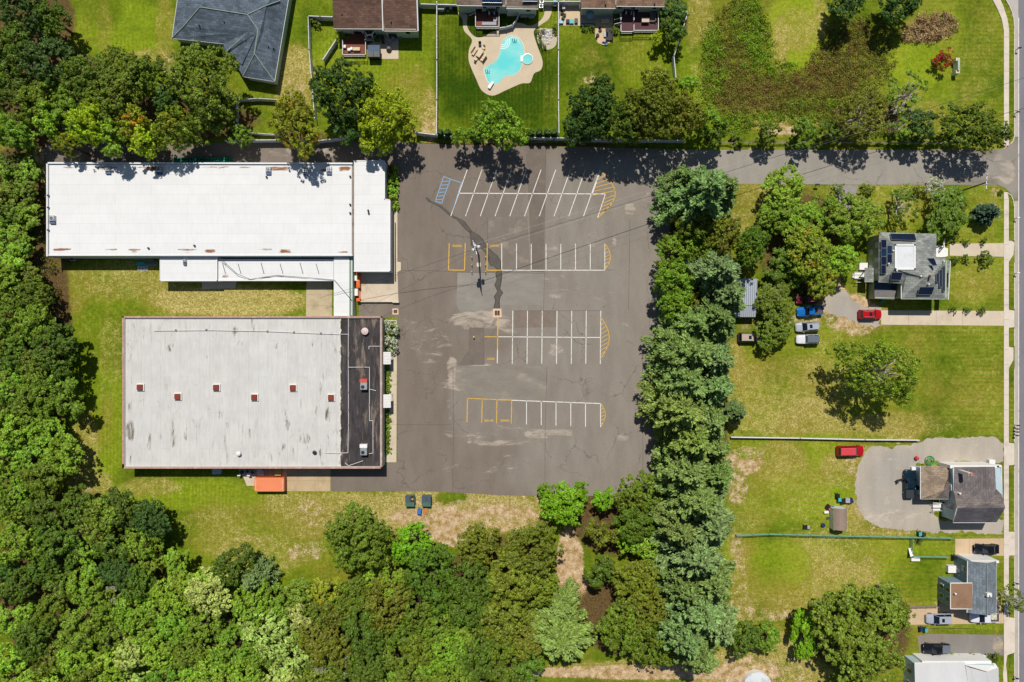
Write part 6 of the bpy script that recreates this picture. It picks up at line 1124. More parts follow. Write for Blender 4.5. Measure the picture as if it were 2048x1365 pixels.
def table(px, py, w, d, ang, label, mat, h=.74):
    e = thing("patio_table", label, "table", W(px, py, 0), ang, None, world=False); MB().bevbox(-w / 2, w / 2, -d / 2, d / 2, h - .06, h, .03).build("tabletop", mat, e)
    for a in (-1, 1):
        for b in (-1, 1): MB().box(a * (w / 2 - .12) - .04, a * (w / 2 - .12) + .04, b * (d / 2 - .12) - .04, b * (d / 2 - .12) + .04, 0, h - .06).build("leg", mat, e)
table(959.5, 109, 1.0, 1.7, -.6, "rectangular beige table on the pool terrace", M("beige_top", C(214, 196, 170), .7, .1))
for i in range(8):
    a = -.6 + (i // 4) * math.pi; t = (i % 4 - 1.5) * .52; s_ = 1 if i < 4 else -1
    if i % 4 in (1, 2) or True:
        ox, oy = (s_ * 1.05, t * .95) if i % 4 != 3 else (0, s_ * 1.35); c_, s2 = math.cos(-.6), math.sin(-.6)
        chair(959.5 + (ox * c_ - oy * s2) * 10, 109 - (ox * s2 + oy * c_) * 10, -.6 + (-s_ * 1.57 if i % 4 != 3 else (0 if s_ > 0 else math.pi)), "beige wicker chair drawn up to the terrace table", WICK, "wicker chairs round the terrace table")
chair(960, 91, 0, "dark grey armchair above the terrace table", DKW)
def bin_(px, py, label, lid, body=NAVY, ang=0, w=.62):
    e = thing("rubbish_bin", label, "bin", W(px, py, 0), ang, "wheeled bins", world=False); mb = MB(); mb.prism([(-w * .42, -.3), (w * .42, -.3), (w * .42, .3), (-w * .42, .3)], 0.05, .95); mb.build("body", body, e); MB().bevbox(-w / 2, w / 2, -.36, .36, .95, 1.05, .04).build("lid", lid, e)
    for s_ in (-1, 1): mb = MB(); mb.tube((s_ * w * .4, .36, .12), (s_ * w * .48, .36, .12), .12, n=10); mb.build("wheel", BLK, e)
for a in ((1109, 5, "teal lidded bin behind the pool yard fence at the top", TEAL), (1109, 14, "pale lidded bin below the teal one at the top", M("pale_lid", C(170, 196, 190), .5)), (1835, 1066, "teal lidded bin below the gravel yard", TEAL), (1843, 1067, "grey bin beside the teal lidded one below the gravel yard", DARK),
          (1912, 1116, "teal lidded bin at the blue-sided house's upper corner", TEAL), (1904, 1113, "dark bin left of the teal one by the blue-sided house", BLK), (1847, 1257, "teal lidded bin under the huge oak's edge", TEAL), (1838, 1256, "navy bin left of the teal one at the huge oak's edge", NAVY), (1865, 1316, "teal lidded bin above the white-roofed house", TEAL), (1872, 1313, "dark bin right of the teal one above the white-roofed house", DARK),
          (1675, 998, "teal lidded bin among the clutter behind the garden shed", TEAL), (1672, 990, "black bin above the teal one behind the garden shed", BLK)): bin_(*a)
mb = MB(); mb.prism([tuple(W(*p)[:2]) for p in spline([(1076, 58), (1095, 58), (1112, 62), (1112, 90), (1096, 100), (1080, 92), (1074, 75)], 4)], -.02, .03); tag(mb.build("gravel_bed", M("pale_gravel", C(196, 184, 160), .9, .2, 6)), kind='structure')
mb = MB()
for k in range(26): c_ = W(rng.uniform(1086, 1104), rng.uniform(58, 88)); r = rng.uniform(.1, .32); mb.lathe((c_.x, c_.y, 0), [(r, 0), (r * .9, r * .6), (r * .4, r)], 6)
tag(mb.build("white_rocks", M("white_rock", C(216, 216, 224), .8, .3, 4)), "heap of white rocks in the small gravel bed", "rocks", kind='stuff')
def acunit(px, py, label, s=.8):
    e = thing("condenser_unit", label, "condenser", W(px, py, 0), 0, "outdoor condensers", world=False); MB().bevbox(-s / 2, s / 2, -s / 2, s / 2, 0, .8, .05).build("cabinet", GALV, e); MB().lathe((0, 0, .8), [(s * .42, 0), (s * .42, .03)], 14).build("fan_grille", DARK, e)
for a in ((1083, 6, "upper grey condenser beside the taupe-roofed house"), (1082, 16, "lower grey condenser beside the taupe-roofed house"), (487, 943, "larger condenser under the warehouse's lower wall", 1.1), (498, 942, "middle condenser under the warehouse's lower wall", .8), (508, 944, "right condenser under the warehouse's lower wall", .8), (149, 519, "condenser below the white building's left end", .8)): acunit(*a)
def chest(px, py, w, d, h, label, mat, nm="storage_box", cat="storage box", lidm=None, ang=0, group=None):
    e = thing(nm, label, cat, W(px, py, 0), ang, group, world=False); MB().bevbox(-w / 2, w / 2, -d / 2, d / 2, 0, h * .85, .03).build("body", mat, e); MB().bevbox(-w / 2 - .04, w / 2 + .04, -d / 2 - .04, d / 2 + .04, h * .85, h, .04).build("lid", lidm or mat, e)
chest(882, 19, 1.4, 1.0, 1.1, "pale green storage box in the pool yard's top left corner", M("pale_green_box", C(190, 202, 180), .6)); chest(896, 20, .6, .8, .9, "small grey barbecue beside the pale green box", GALV, "barbecue", "grill", DARK); chest(910, 19, .9, .7, 1.0, "black kettle grill box right of the grey barbecue", BLK, "barbecue", "grill")
chest(1048, 32, 1.4, .8, .8, "pale cushioned storage bench under the taupe-roofed house", CUSH); chest(1063, 33, 1.2, .9, .8, "green grey storage bench beside the pale one", M("sage_box", C(150, 166, 150), .6))
def sofa(px, py, segs, label, z=0, mat=CUSH):
    c = W(px, py, z); e = thing("patio_sofa", label, "sofa", c, 0, None, world=False); a, b = MB(), MB()
    for x0, y0, x1, y1, bk in segs:
        a.bevbox(x0, x1, y0, y1, .1, .45, .05)
        if bk == 'd': b.bevbox(x0, x1, y0 - .18, y0, .1, .8, .05)
        if bk == 'r': b.bevbox(x1, x1 + .18, y0, y1, .1, .8, .05)
    a.build("seat", mat, e); b.build("backrest", mat, e)
sofa(984, 49, [(-2.0, -.35, .9, .3, 'd'), (.25, .3, .9, 1.2, 'r')], "grey L shaped sofa on the red deck above the pool", .9)
table(973, 36, .6, .9, 0, "small dark table with white ends on the red deck above the pool", DKW, 1.5)
# top right terrace and its clutter
pave("patio", [(1120, 4), (1162, 4), (1162, 52), (1119, 50)], M("patio_conc", C(212, 190, 156), .85, .07, .6), .04); pave("patio", [(1161, 26), (1190, 26), (1226, 24), (1226, 48), (1161, 47)], M("patio_slab", C(176, 170, 160), .85, .07, .6), .05); pave("patio", [(1190, 40), (1225, 40), (1225, 78), (1219, 87), (1208, 91), (1196, 87), (1190, 76)], M("patio_tan", C(212, 184, 148), .85, .08, .8), .06)
pave("front_path", [(1119, 49.5), (1190, 49.5), (1190, 52), (1119, 52)], CONC, .07)
for a in ((1127, 13, .5, 1.5, .7, "narrow white cabinet on the lounge terrace", TRIM), (1122, 45, .8, .8, .5, "pale blue box in the lounge terrace's lower left corner", M("pale_blue", C(150, 200, 214), .5)), (1135, 45, .6, .7, .5, "dark planter left of the teal cushion box", DKW), (1143, 45, .8, .8, .45, "teal cushion box on the lounge terrace", TEAL), (1152, 44, .6, .9, .5, "grey planter right of the teal cushion box", DARK)): chest(*a)
for i, (x, y, l) in enumerate(((1123, 28, "dark chair at the lounge terrace fence"), (1129, 32, "dark chair in the middle of the lounge terrace"), (1126, 38, "dark chair above the pale blue box"))): chair(x, y, i * 1.3, l, DKW)
e = thing("parasol", "pale blue half shaded parasol table under the top right house", "parasol", W(1180, 28, 0)); mb = MB(); c_ = W(1180, 28, 2.1); mb.lathe((c_.x, c_.y, 1.95), [(.85, 0), (.05, .35)], 10); mb.build("canopy", M("blue_canopy", C(140, 164, 176), .8), e); MB().tube((c_.x, c_.y, 0), (c_.x, c_.y, 2.1), .04).build("pole", GALV, e)
chest(1210, 45, 1.5, .6, .8, "beige bench chest at the square patio's top", M("beige_chest", C(208, 190, 160), .7)); sofa(1216, 70, [(-.5, -1.3, .75, 1.2, 'r')], "long grey sofa on the square patio", 0, DKW); table(1211, 71, .8, 1.0, 0, "grey glass coffee table beside the long sofa", M("glass_top", C(150, 168, 170), .3), .45)
chair(1200, 62, .6, "slim dark folding chair on the square patio", DKW); chair(1195, 72, 2.2, "dark folding chair at the square patio's left", DKW); e = thing("parasol", "folded blue and white parasol on the square patio's lower edge", "parasol", W(1210, 87, 0)); mb = MB(); mb.slab([W(1203, 86, .5), W(1207, 83, .9), W(1217, 86, .5), W(1213, 91, .3)], .1); mb.build("canopy", M("bluewhite", C(120, 160, 214), .7, .5, 3), e)
table(1288, 48, 1.5, .9, 0, "beige table with dark settings on the wide dark deck", M("beige_top2", C(206, 186, 160), .7, .1), 1.65); sofa(1304, 36, [(-.5, -1.0, .5, 1.0, 'r')], "grey brown sofa at the wide deck's right rail", .9, M("brown_cushion", C(120, 112, 104), .9, .2, 4)); chair(1299, 48, -1.4, "white armchair right of the beige deck table", TRIM)
# brown house patio
pave("patio", [(737, 68), (797, 68), (797, 118.5), (750, 118.5), (750, 92), (737, 88)], M("patio_beige", C(212, 194, 168), .85, .06, .6), .05)
for a in ((766, 79, 0, "dark lounger under the brown-roofed house wall"), (767, 87, 0, "second dark lounger beside the patio shed")): chair(a[0], a[1], a[2], a[3], DKW, lounge=False)
for a in ((788, 81, .3, "dark framed chair with grey cushion near the patio's right"), (779, 88, -.3, "blue cushioned chair at the middle of the patio")): chair(*a, CUSH)
e = thing("fire_pit_cover", "draped grey covered grill on the small patio", "grill cover", W(778.5, 100, 0)); mb = MB(); mb.lathe(W(778.5, 100), [(.62, 0), (.55, .5), (.3, .95), (.05, 1.0)], 7); mb.build("cover", M("cover_cloth", C(122, 112, 112), .9, .2, 4), e)
chest(800, 75, .7, .8, .6, "blue crate with white contents by the house wall", M("blue_crate", C(110, 140, 160), .6), "crate", "crate"); chest(813, 74, .55, .5, .6, "white bucket box by the house wall", TRIM, "bucket", "bucket")
for a in ((692, 99, "white side table on the red deck's left", TRIM, .5, .5), (701, 105, "white cushion stool on the red deck", TRIM, .5, .5), (706, 103, "second white stool on the red deck", TRIM, .4, .5), (716, 104, "tan bench on the red deck's lower rail", WICK, 1.3, .6), (715, 68, "pale grey cooler against the house on the red deck", CUSH, .8, .7)): chest(a[0], a[1], a[4], a[5], 1.4, a[2], a[3])
chair(693, 72, .2, "dark swing chair on the red deck's shaded corner", DKW)
# ================================================================ YARD CLUTTER
e = thing("shade_dome", "green round net frame above the garage wing", "play frame", W(1858, 921, 0)); mb = MB(); c_ = W(1858, 921)
for r_, z_ in ((.9, .3), (.55, .5)):
    mb.path([(c_.x + r_ * math.cos(a), c_.y + r_ * math.sin(a), z_) for a in np.linspace(0, 6.283, 17)], .08, 5)
for k in range(6): mb.tube((c_.x + math.cos(k) * .9, c_.y + math.sin(k) * .9, 0), (c_.x + math.cos(k) * .5, c_.y + math.sin(k) * .5, .5), .04)
mb.build("frame", M("green_tube", C(60, 160, 90), .6, .2), e)
e = thing("play_ball", "red and yellow ball in the gravel yard", "ball", W(1831, 916, 0)); mb = MB(); mb.lathe(W(1831, 916), [(.1, 0), (.32, .12), (.42, .4), (.32, .68), (.05, .8)], 12); mb.build("shell", M("red_ball", C(220, 50, 50), .5, .3, 3), e, smooth=True)
e = thing("fire_pit", "round stone fire ring on the dry lawn", "fire pit", W(1759, 1175, 0)); mb = MB(); c_ = W(1759, 1175)
for k in range(14): a = k * 6.283 / 14; mb.obox((c_.x + .62 * math.cos(a), c_.y + .62 * math.sin(a)), (-math.sin(a), math.cos(a)), .26, .24, 0, .28)
mb.build("stone_ring", M("ring_stone", C(150, 140, 130), .9, .25, 3), e); mb = MB(); mb.lathe(c_, [(.5, .0), (.5, .06)], 12); mb.build("ash", M("ash", C(110, 100, 96), .9, .3, 4), e)
for a in ((1684, 1002, 1.0, .8, .7, "black grill box right of the teal lidded bin behind the shed", BLK, .2), (1692, 1000, .8, .9, .8, "pale grey cooler in the clutter behind the shed", CUSH, 0), (1699, 1001, .9, .9, .6, "navy mower shaped box at the right of the shed clutter", NAVY, .4), (1654, 1013, .6, .9, .6, "black crate left of the orange one behind the shed", BLK, -.7), (1659, 1017, .8, .6, .5, "orange crate behind the shed", ORNG, -.6), (1651, 1024, .8, .4, .5, "white crate at the left of the shed clutter", TRIM, .1), (1655, 1036, .4, .4, .3, "green bucket left of the garden shed", M("green_bucket", C(60, 90, 60), .6), 0), (1665, 1017, .2, 1.1, .9, "blue plank leaning at the shed's top left corner", M("blue_plank", C(60, 110, 200), .5), .4)):
    chest(*a[:7], ang=a[7])
tag(MB().lathe(W(1645, 1050), [(.4, 0), (.42, .4), (.36, .42)], 12).build("water_tub", NAVY), "round navy tub left of the garden shed", "tub")
e = thing("push_mower", "small black and silver mower on the grass left of the garden shed", "mower", W(1610, 1054, 0), 0, world=False); MB().bevbox(-.5, .3, -.35, .35, .1, .4, .05).build("deck", BLK, e); MB().bevbox(.3, .8, -.35, .35, .3, .45, .04).build("grass_bag", CUSH, e)
for s_ in (-1, 1):
    for x_ in (-.4, .3): mb = MB(); mb.tube((x_, s_ * .36, .14), (x_, s_ * .44, .14), .14, n=10); mb.build("wheel", BLK, e)
e = thing("white_slide", "white plastic slide at the side yard's lower left", "slide", W(1822, 1108, 0)); mb = MB(); mb.slab([W(1817, 1097, .3), W(1823, 1096, .3), W(1827, 1112, 1.3), W(1821, 1114, 1.3)], .1); mb.build("chute", TRIM, e); mb = MB(); mb.box(*rect(1823, 1115, 1840, 1123, .5), 0, .5); mb.build("base", TRIM, e)
for a in ((283, 528, 1.6, .5, .4, "teal crate under the white building's lower wall", M("teal_crate", C(60, 190, 170), .6)), (266, 515, .8, .4, .5, "blue box beside the white building's lower wall", M("blue_box", C(60, 110, 200), .6))): chest(*a)
for k, (y, l) in enumerate(((520, 40), (524, 46), (528.5, 38), (531, 30))): mb = MB(); mb.obox(W(278 + 4 * k + l / 4, y, .2)[:2], (1, -.05), l / 10, .12, .1, .25); tag(mb.build("metal_pole", GALV if k != 1 else GREENW), ["topmost grey pole lying below the white building", "green pole lying second from the wall", "third grey pole lying above the pallet", "short grey pole lying on the pallet's edge"][k], "pole")
def pallet(px, py, w, d, label, mat, n=6, h=.14, ang=0, z=0, group=None):
    c_ = W(px, py, z); e = thing("pallet", label, "pallet", c_, ang, group, world=False); mb = MB()
    for k in range(n): x = -w / 2 + w * (k + .5) / n; mb.box(x - w / n * .36, x + w / n * .36, -d / 2, d / 2, h - .03, h)
    mb.build("deck_boards", mat, e); mb = MB(); [mb.box(-w / 2, w / 2, y - .05, y + .05, 0, h - .03) for y in (-d / 2 + .06, 0, d / 2 - .06)]; mb.build("stringers", mat, e)
PALW = M("pallet_wood", C(196, 170, 128), .85, .2, 4); pallet(286, 537, 2.2, .9, "grey white framed pallet lying in the grass below the white building", M("white_wood", C(206, 206, 200), .8, .2, 4), 4)
pallet(535, 944, 1.1, 1.3, "pallet of striped boards left of the stacked pair behind the orange container", M("grey_boards", C(176, 170, 160), .85, .2), 7, .5); pallet(547, 943, 1.2, 1.3, "middle pallet stack behind the orange container", PALW, 6, .8); pallet(559, 943, 1.2, 1.3, "yellow tinged pallet stack behind the orange container", M("yellow_wood", C(224, 184, 100), .85, .2, 4), 6, 1.0)
tag(MB().lathe(W(523, 943), [(.6, 0), (.6, .8), (.5, .85)], 14).build("drum", M("pale_drum", C(180, 196, 204), .5, .2)), "pale round drum left of the pallets behind the orange container", "drum"); tag(MB().bevbox(*rect(516, 940, 530, 952, .5), 0, .5, .1).build("tarp_heap", M("tarp", C(216, 214, 206), .8, .2, 3)), "white tarp heap below the pale drum", "tarp")
for x, l in ((482, "left leaning white sign post in front of the condensers"), (501, "right leaning white sign post in front of the condensers")): mb = MB(); mb.tube(W(x, 949, 0), W(x, 949, 0) + Vector((0, 0, 1.1)), .06); mb.box(wx(x - 3), wx(x + 3), wy(950.5), wy(948.5), 1.0, 1.15); tag(mb.build("bollard", TRIM, origin=W(x, 949)), l, "bollard")
# orange roll-off container and dumpsters
OR = M("orange_paint", C(238, 140, 96), .55, .05, .6, dirt=C(214, 100, 50), dscale=.4, damt=.5); OR2 = M("orange_side", C(220, 106, 40), .55, .15, 2, dirt=C(110, 56, 30), dscale=.8, damt=.5)
e = thing("skip_container", "long orange container covered by a pale orange lid beside the service pad", "container", (wx(540), wy(968), 0)); x0, x1, y0, y1 = rect(509, 956, 568.5, 983.5, 1.5); mb = MB(); mb.box(x0, x1, y0, y1, .15, 1.45)
for k in range(9): x = x0 + (x1 - x0) * (k + .5) / 9; mb.box(x - .06, x + .06, y0 - .08, y1 + .08, .2, 1.4)
mb.build("body", OR2, e); MB().bevbox(x0 - .02, x1 + .02, y0 - .03, y1 + .03, 1.45, 1.6, .1).build("lid", OR, e); mb = MB(); [mb.box(x, x + .12, y0 + .3, y1 - .3, 1.6, 1.64) for x in (x0 + .25, x1 - .4)]; each(mb, "lid_rib", M("pale_rib", C(250, 190, 150), .5), e); mb = MB(); [mb.tube((x, y, .1), (x, y + .2, .1), .12, n=8) for x in (x0 + .5, x1 - .5) for y in (y0, y1 - .2)]; each(mb, "roller", DARK, e)
for x, l, op in ((819.5, "left dark green dumpster with one lid open", True), (852.5, "right dark green dumpster with closed lids", False)):
    e = thing("dumpster", l, "dumpster", (wx(x), wy(1003), 0), 0, "dumpsters on the lot's lower edge"); a, b, c_, d_ = rect(x - 9, 992, x + 9, 1014, 1.3); G1 = M("green_steel", C(74, 110, 98), .6, .15, 2); mb = MB(); mb.box(a, b, c_, c_ + (d_ - c_) * .38, .1, 1.0); mb.box(a, b, c_ + .05, d_, .1, .95); mb.build("body", G1, e); lid = M("dumpster_lid", C(86, 98, 112), .6, .12, 2); mid = (a + b) / 2
    mb = MB(); mb.slab([(a, c_ + .85, 1.2), (mid - .03, c_ + .85, 1.2), (mid - .03, d_, 1.45), (a, d_, 1.45)], .05)
    if not op: mb.slab([(mid + .03, c_ + .85, 1.2), (b, c_ + .85, 1.2), (b, d_, 1.45), (mid + .03, d_, 1.45)], .05)
    mb.build("lid", lid, e); MB().box(a, b, c_ + .0, c_ + .85, .99, 1.18).build("front_shelf", G1, e)
    if op: MB().box(mid + .1, b - .1, c_ + .9, d_ - .15, .96, 1.0).build("opening", BLK, e); MB().lathe((mid + .5, c_ + 1.4, 1.0), [(.3, 0), (.2, .2), (.05, .25)], 6).build("rubbish", M("cardboard", C(200, 130, 60), .8, .2), e)
    mb = MB(); [mb.box(xx - .05, xx + .05, c_ + .4, d_ - .2, .5, .62) for xx in (a - .05, b + .05)]; each(mb, "fork_sleeve", DARK, e)
chest(839.5, 1022, .75, 1.0, .8, "blue bin below the right dumpster", M("royal_blue", C(60, 110, 180), .5, .2), "rubbish_bin", "bin", ang=-.2); pallet(851, 1022, 1.0, 1.1, "orange brown pallet beside the blue bin", M("orange_wood", C(210, 140, 80), .8, .25, 4), 5, .3)
# row of green barrels behind the white building
for i in range(19):
    for j in range(2):
        c_ = W(353 + i * 6.1, 319.5 + j * 4.8, 0); tag(MB().lathe(c_, [(.27, 0), (.29, .35), (.27, .8), (.22, .82), (.2, .78)], 10).build("green_drum", M("green_drum", C(20, 120, 92), .5, .15, 2), origin=c_), "green drum in the double row along the white building's north wall", "drum", "green drums in a double row north of the white building")
# drains, small markers
for x, y, w, l in ((994.5, 626.5, 1.7, "square concrete drain with a four part grate in the middle of the lot"), (791, 623.5, 1.2, "small concrete drain below the loading pad")):
    c_ = W(x, y, 0); e = thing("storm_drain", l, "drain", c_, 0, "storm drains", world=False); MB().box(-w / 2, w / 2, -w / 2 * 1.02, w / 2, -.05, .06).build("collar", M("drain_concrete", C(226, 194, 164), .85, .1), e); g_ = MB(); k_ = w * .3
    for a in (-1, 1):
        g_.box(a * k_ / 2 - k_ * .42, a * k_ / 2 + k_ * .42, -k_ * .95, k_ * .95, .06, .068)
    g_.build("opening", BLK, e); g_ = MB(); [g_.box(-k_, k_, y_ - .03, y_ + .03, .075, .1) for y_ in np.linspace(-k_ * .8, k_ * .8, 5)]; g_.build("grate", M("rusty_grate", C(120, 84, 50), .7, .3), e)
c_ = W(948, 674, 0); e = thing("marker_post", "yellow topped marker post standing in the lot", "marker", c_, 0, None, world=False); MB().tube((0, 0, 0), (0, 0, .75), .06).build("post", DARK, e); MB().lathe((0, 0, .75), [(.16, 0), (.16, .12)], 8).build("cap", M("yellow_cap", C(220, 210, 60), .6), e)
for x in (944, 971.5):
    for y in (515.5, 530.5, 545): c_ = W(x, y, 0); e = thing("bollard", "short steel guard post with pale top round the utility pole", "bollard", c_, 0, "guard posts round the utility pole", world=False); MB().tube((0, 0, 0), (0, 0, 1.0), .08, n=8).build("pipe", M("rust_brown", C(120, 70, 50), .7, .2), e); MB().lathe((0, 0, 1.0), [(.085, 0), (.03, .06)], 8).build("cap", TRIM, e)
mb = MB(); mb.box(wx(953.5), wx(961.5), wy(534), wy(526), 0, .06); o = mb.build("concrete_pad", KERB); o['kind'] = 'structure'
# ================================================================ POLES AND WIRES
WOODP = M("pole_wood", C(120, 106, 92), .85, .2, 2, stretch=(1, 1, .1))
def utility(px, py, h, label, arms, dirx=(1, .25), trans=0, arm=None):
    c_ = W(px, py, 0); e = thing("utility_pole", label, "utility pole", c_, 0, None, world=False); MB().tube((0, 0, 0), (0, 0, h), .17, .12, 10).build("pole", WOODP, e); d = Vector((dirx[0], dirx[1], 0)).normalized()
    n = Vector((-d.y, d.x, 0))
    for z_, L in arms:
        mb = MB(); mb.obox((n * .16)[:2], d[:2], L, .12, z_, z_ + .14); mb.build("crossarm", arm or (TRIM if trans else WOODP), e)
        for t in (-.45, -.15, .15, .45): q = d * L * t + n * .16; mb = MB(); mb.lathe((q.x, q.y, z_ + .14), [(.05, 0), (.09, .08), (.05, .16), (.08, .22), (.02, .3)], 8); each(mb, "insulator", TRIM, e)
    for k in range(trans):
        a = .6 + k * 1.5; q = Vector((math.cos(a), math.sin(a), 0)) * .55; mb = MB(); mb.lathe((q.x, q.y, h - 2.6), [(.3, 0), (.32, .1), (.32, .95), (.22, 1.05)], 14); o = mb.build("transformer", M("transformer_grey", C(214, 218, 222), .5, .05), e); mb = MB(); [mb.lathe((q.x + s_, q.y, h - 1.55), [(.06, 0), (.04, .3)], 6) for s_ in (-.12, .12)]; each(mb, "bushing", TRIM, o, origin=(0, 0, 0))
    return c_
pc = utility(957.5, 511, 11.6, "tall utility pole with three grey transformers inside the steel posts in the lot", ((11.0, 2.8), (10.1, 2.2)), (-.3, 1), 3)
utility(1923, 382, 7.6, "wooden utility pole with a pale crossarm near the side road junction", ((7.3, 3.0),), (.06, 1), arm=TRIM); utility(2105, 150, 11.5, "utility pole beyond the main road", ((10.8, 2.6),), (.3, 1))
mb = MB(); mb.tube(W(1974, 380, 0), W(1926, 391, 0) + Vector((0, 0, .1)), .08); 
def wire(p, q, sag, label, r=.03, group=None, n=16, mat=None):
    p = Vector(p); q = Vector(q); pts = [p.lerp(q, i / n) - Vector((0, 0, sag * 4 * (i / n) * (1 - i / n))) for i in range(n + 1)]; mb = MB(); mb.path(pts, r, 4); tag(mb.build("overhead_wire", mat or DARK, origin=(p + q) / 2), label, "wire", group)
T0 = Vector((pc.x, pc.y, 11.3)); F0 = W(2105, 150, 0) + Vector((0, 0, 11))
for k, s_ in enumerate((-.8, .8)): wire(T0 + Vector((.2, s_ * .9, 0)), F0 + Vector((0, s_, 0)), 1.6, "thin overhead wire from the lot's utility pole towards the upper right", .009, "thin wires crossing the lot", mat=GALV)
wire(T0 - Vector((0, 0, 2.4)), F0 - Vector((0, 0, 2.6)), 1.8, "thick telephone cable crossing the lot to the upper right", .04)
wire(T0 - Vector((0, 0, 1.6)), W(640, 596, 3.2), 1.2, "service cable from the utility pole to the covered passage", .03); wire(T0 - Vector((0, 0, 2.6)), W(700, 632, 4.4), 1.4, "lower service cable from the pole to the black roof's corner", .02)
c_ = W(1630, 372, 0); e = thing("letter_box", "dark mailbox on a thin post at the side road's lower edge", "mailbox", c_, 0, None, world=False); MB().box(-.04, .04, -.04, .04, 0, 1.0).build("post", BARK, e); MB().bevbox(-.4, .4, -.14, .14, 1.0, 1.3, .06).build("box", DARK, e)
for i, (x, y) in enumerate(((2031, 101), (2028, 228), (2028, 438), (2028, 547.5), (2028, 850), (2027, 857), (2027, 863), (2026, 870), (2026, 1164), (2026, 1352))):
    c_ = W(x, y, 0); lab = ["mailbox at the kerb beside the corner lawn, nearest the top", "mailbox at the kerb just above the junction", "mailbox at the kerb level with the spruce", "mailbox at the kerb in front of the solar-panelled house", "topmost of the four mailboxes above the gravel entrance", "second of the four mailboxes above the gravel entrance", "third of the four mailboxes above the gravel entrance", "lowest of the four mailboxes above the gravel entrance", "mailbox at the kerb by the blue-sided house", "mailbox at the kerb by the white-roofed house"][i]
    e = thing("mailbox", lab, "mailbox", c_, 0, "mailboxes along the kerb", world=False); MB().box(-.05, .05, -.05, .05, 0, 1.05).build("post", WOODP, e); MB().bevbox(-.3, .3, -.12, .12, 1.05, 1.32, .06).build("box", DARK if i not in (2, 3) else TRIM, e)
# corner monument sign
e = thing("entrance_sign", "white framed monument sign with stone piers on the corner lawn", "sign", W(1911, 132, 0)); x0, x1, y0, y1 = rect(1908, 121, 1917, 146, 1.0); STN = M("pier_stone", C(206, 200, 170), .85, .15, 3)
for yy in (y1, y0): MB().box((x0 + x1) / 2 - .4, (x0 + x1) / 2 + .4, yy - .3, yy + .3, 0, 1.5).build("pier", STN, e)
MB().box((x0 + x1) / 2 - .12, (x0 + x1) / 2 + .12, y0 + .3, y1 - .3, .2, 1.7).build("board", TRIM, e); MB().box((x0 + x1) / 2 + .12, (x0 + x1) / 2 + .16, y0 + .5, y1 - .5, .4, 1.4).build("sign_face", M("navy_face", C(50, 60, 120), .5), e); MB().box((x0 + x1) / 2 - .2, (x0 + x1) / 2 + .2, y0 + .2, y1 - .2, 1.7, 1.82).build("cap", M("cap_green", C(170, 190, 176), .6), e)
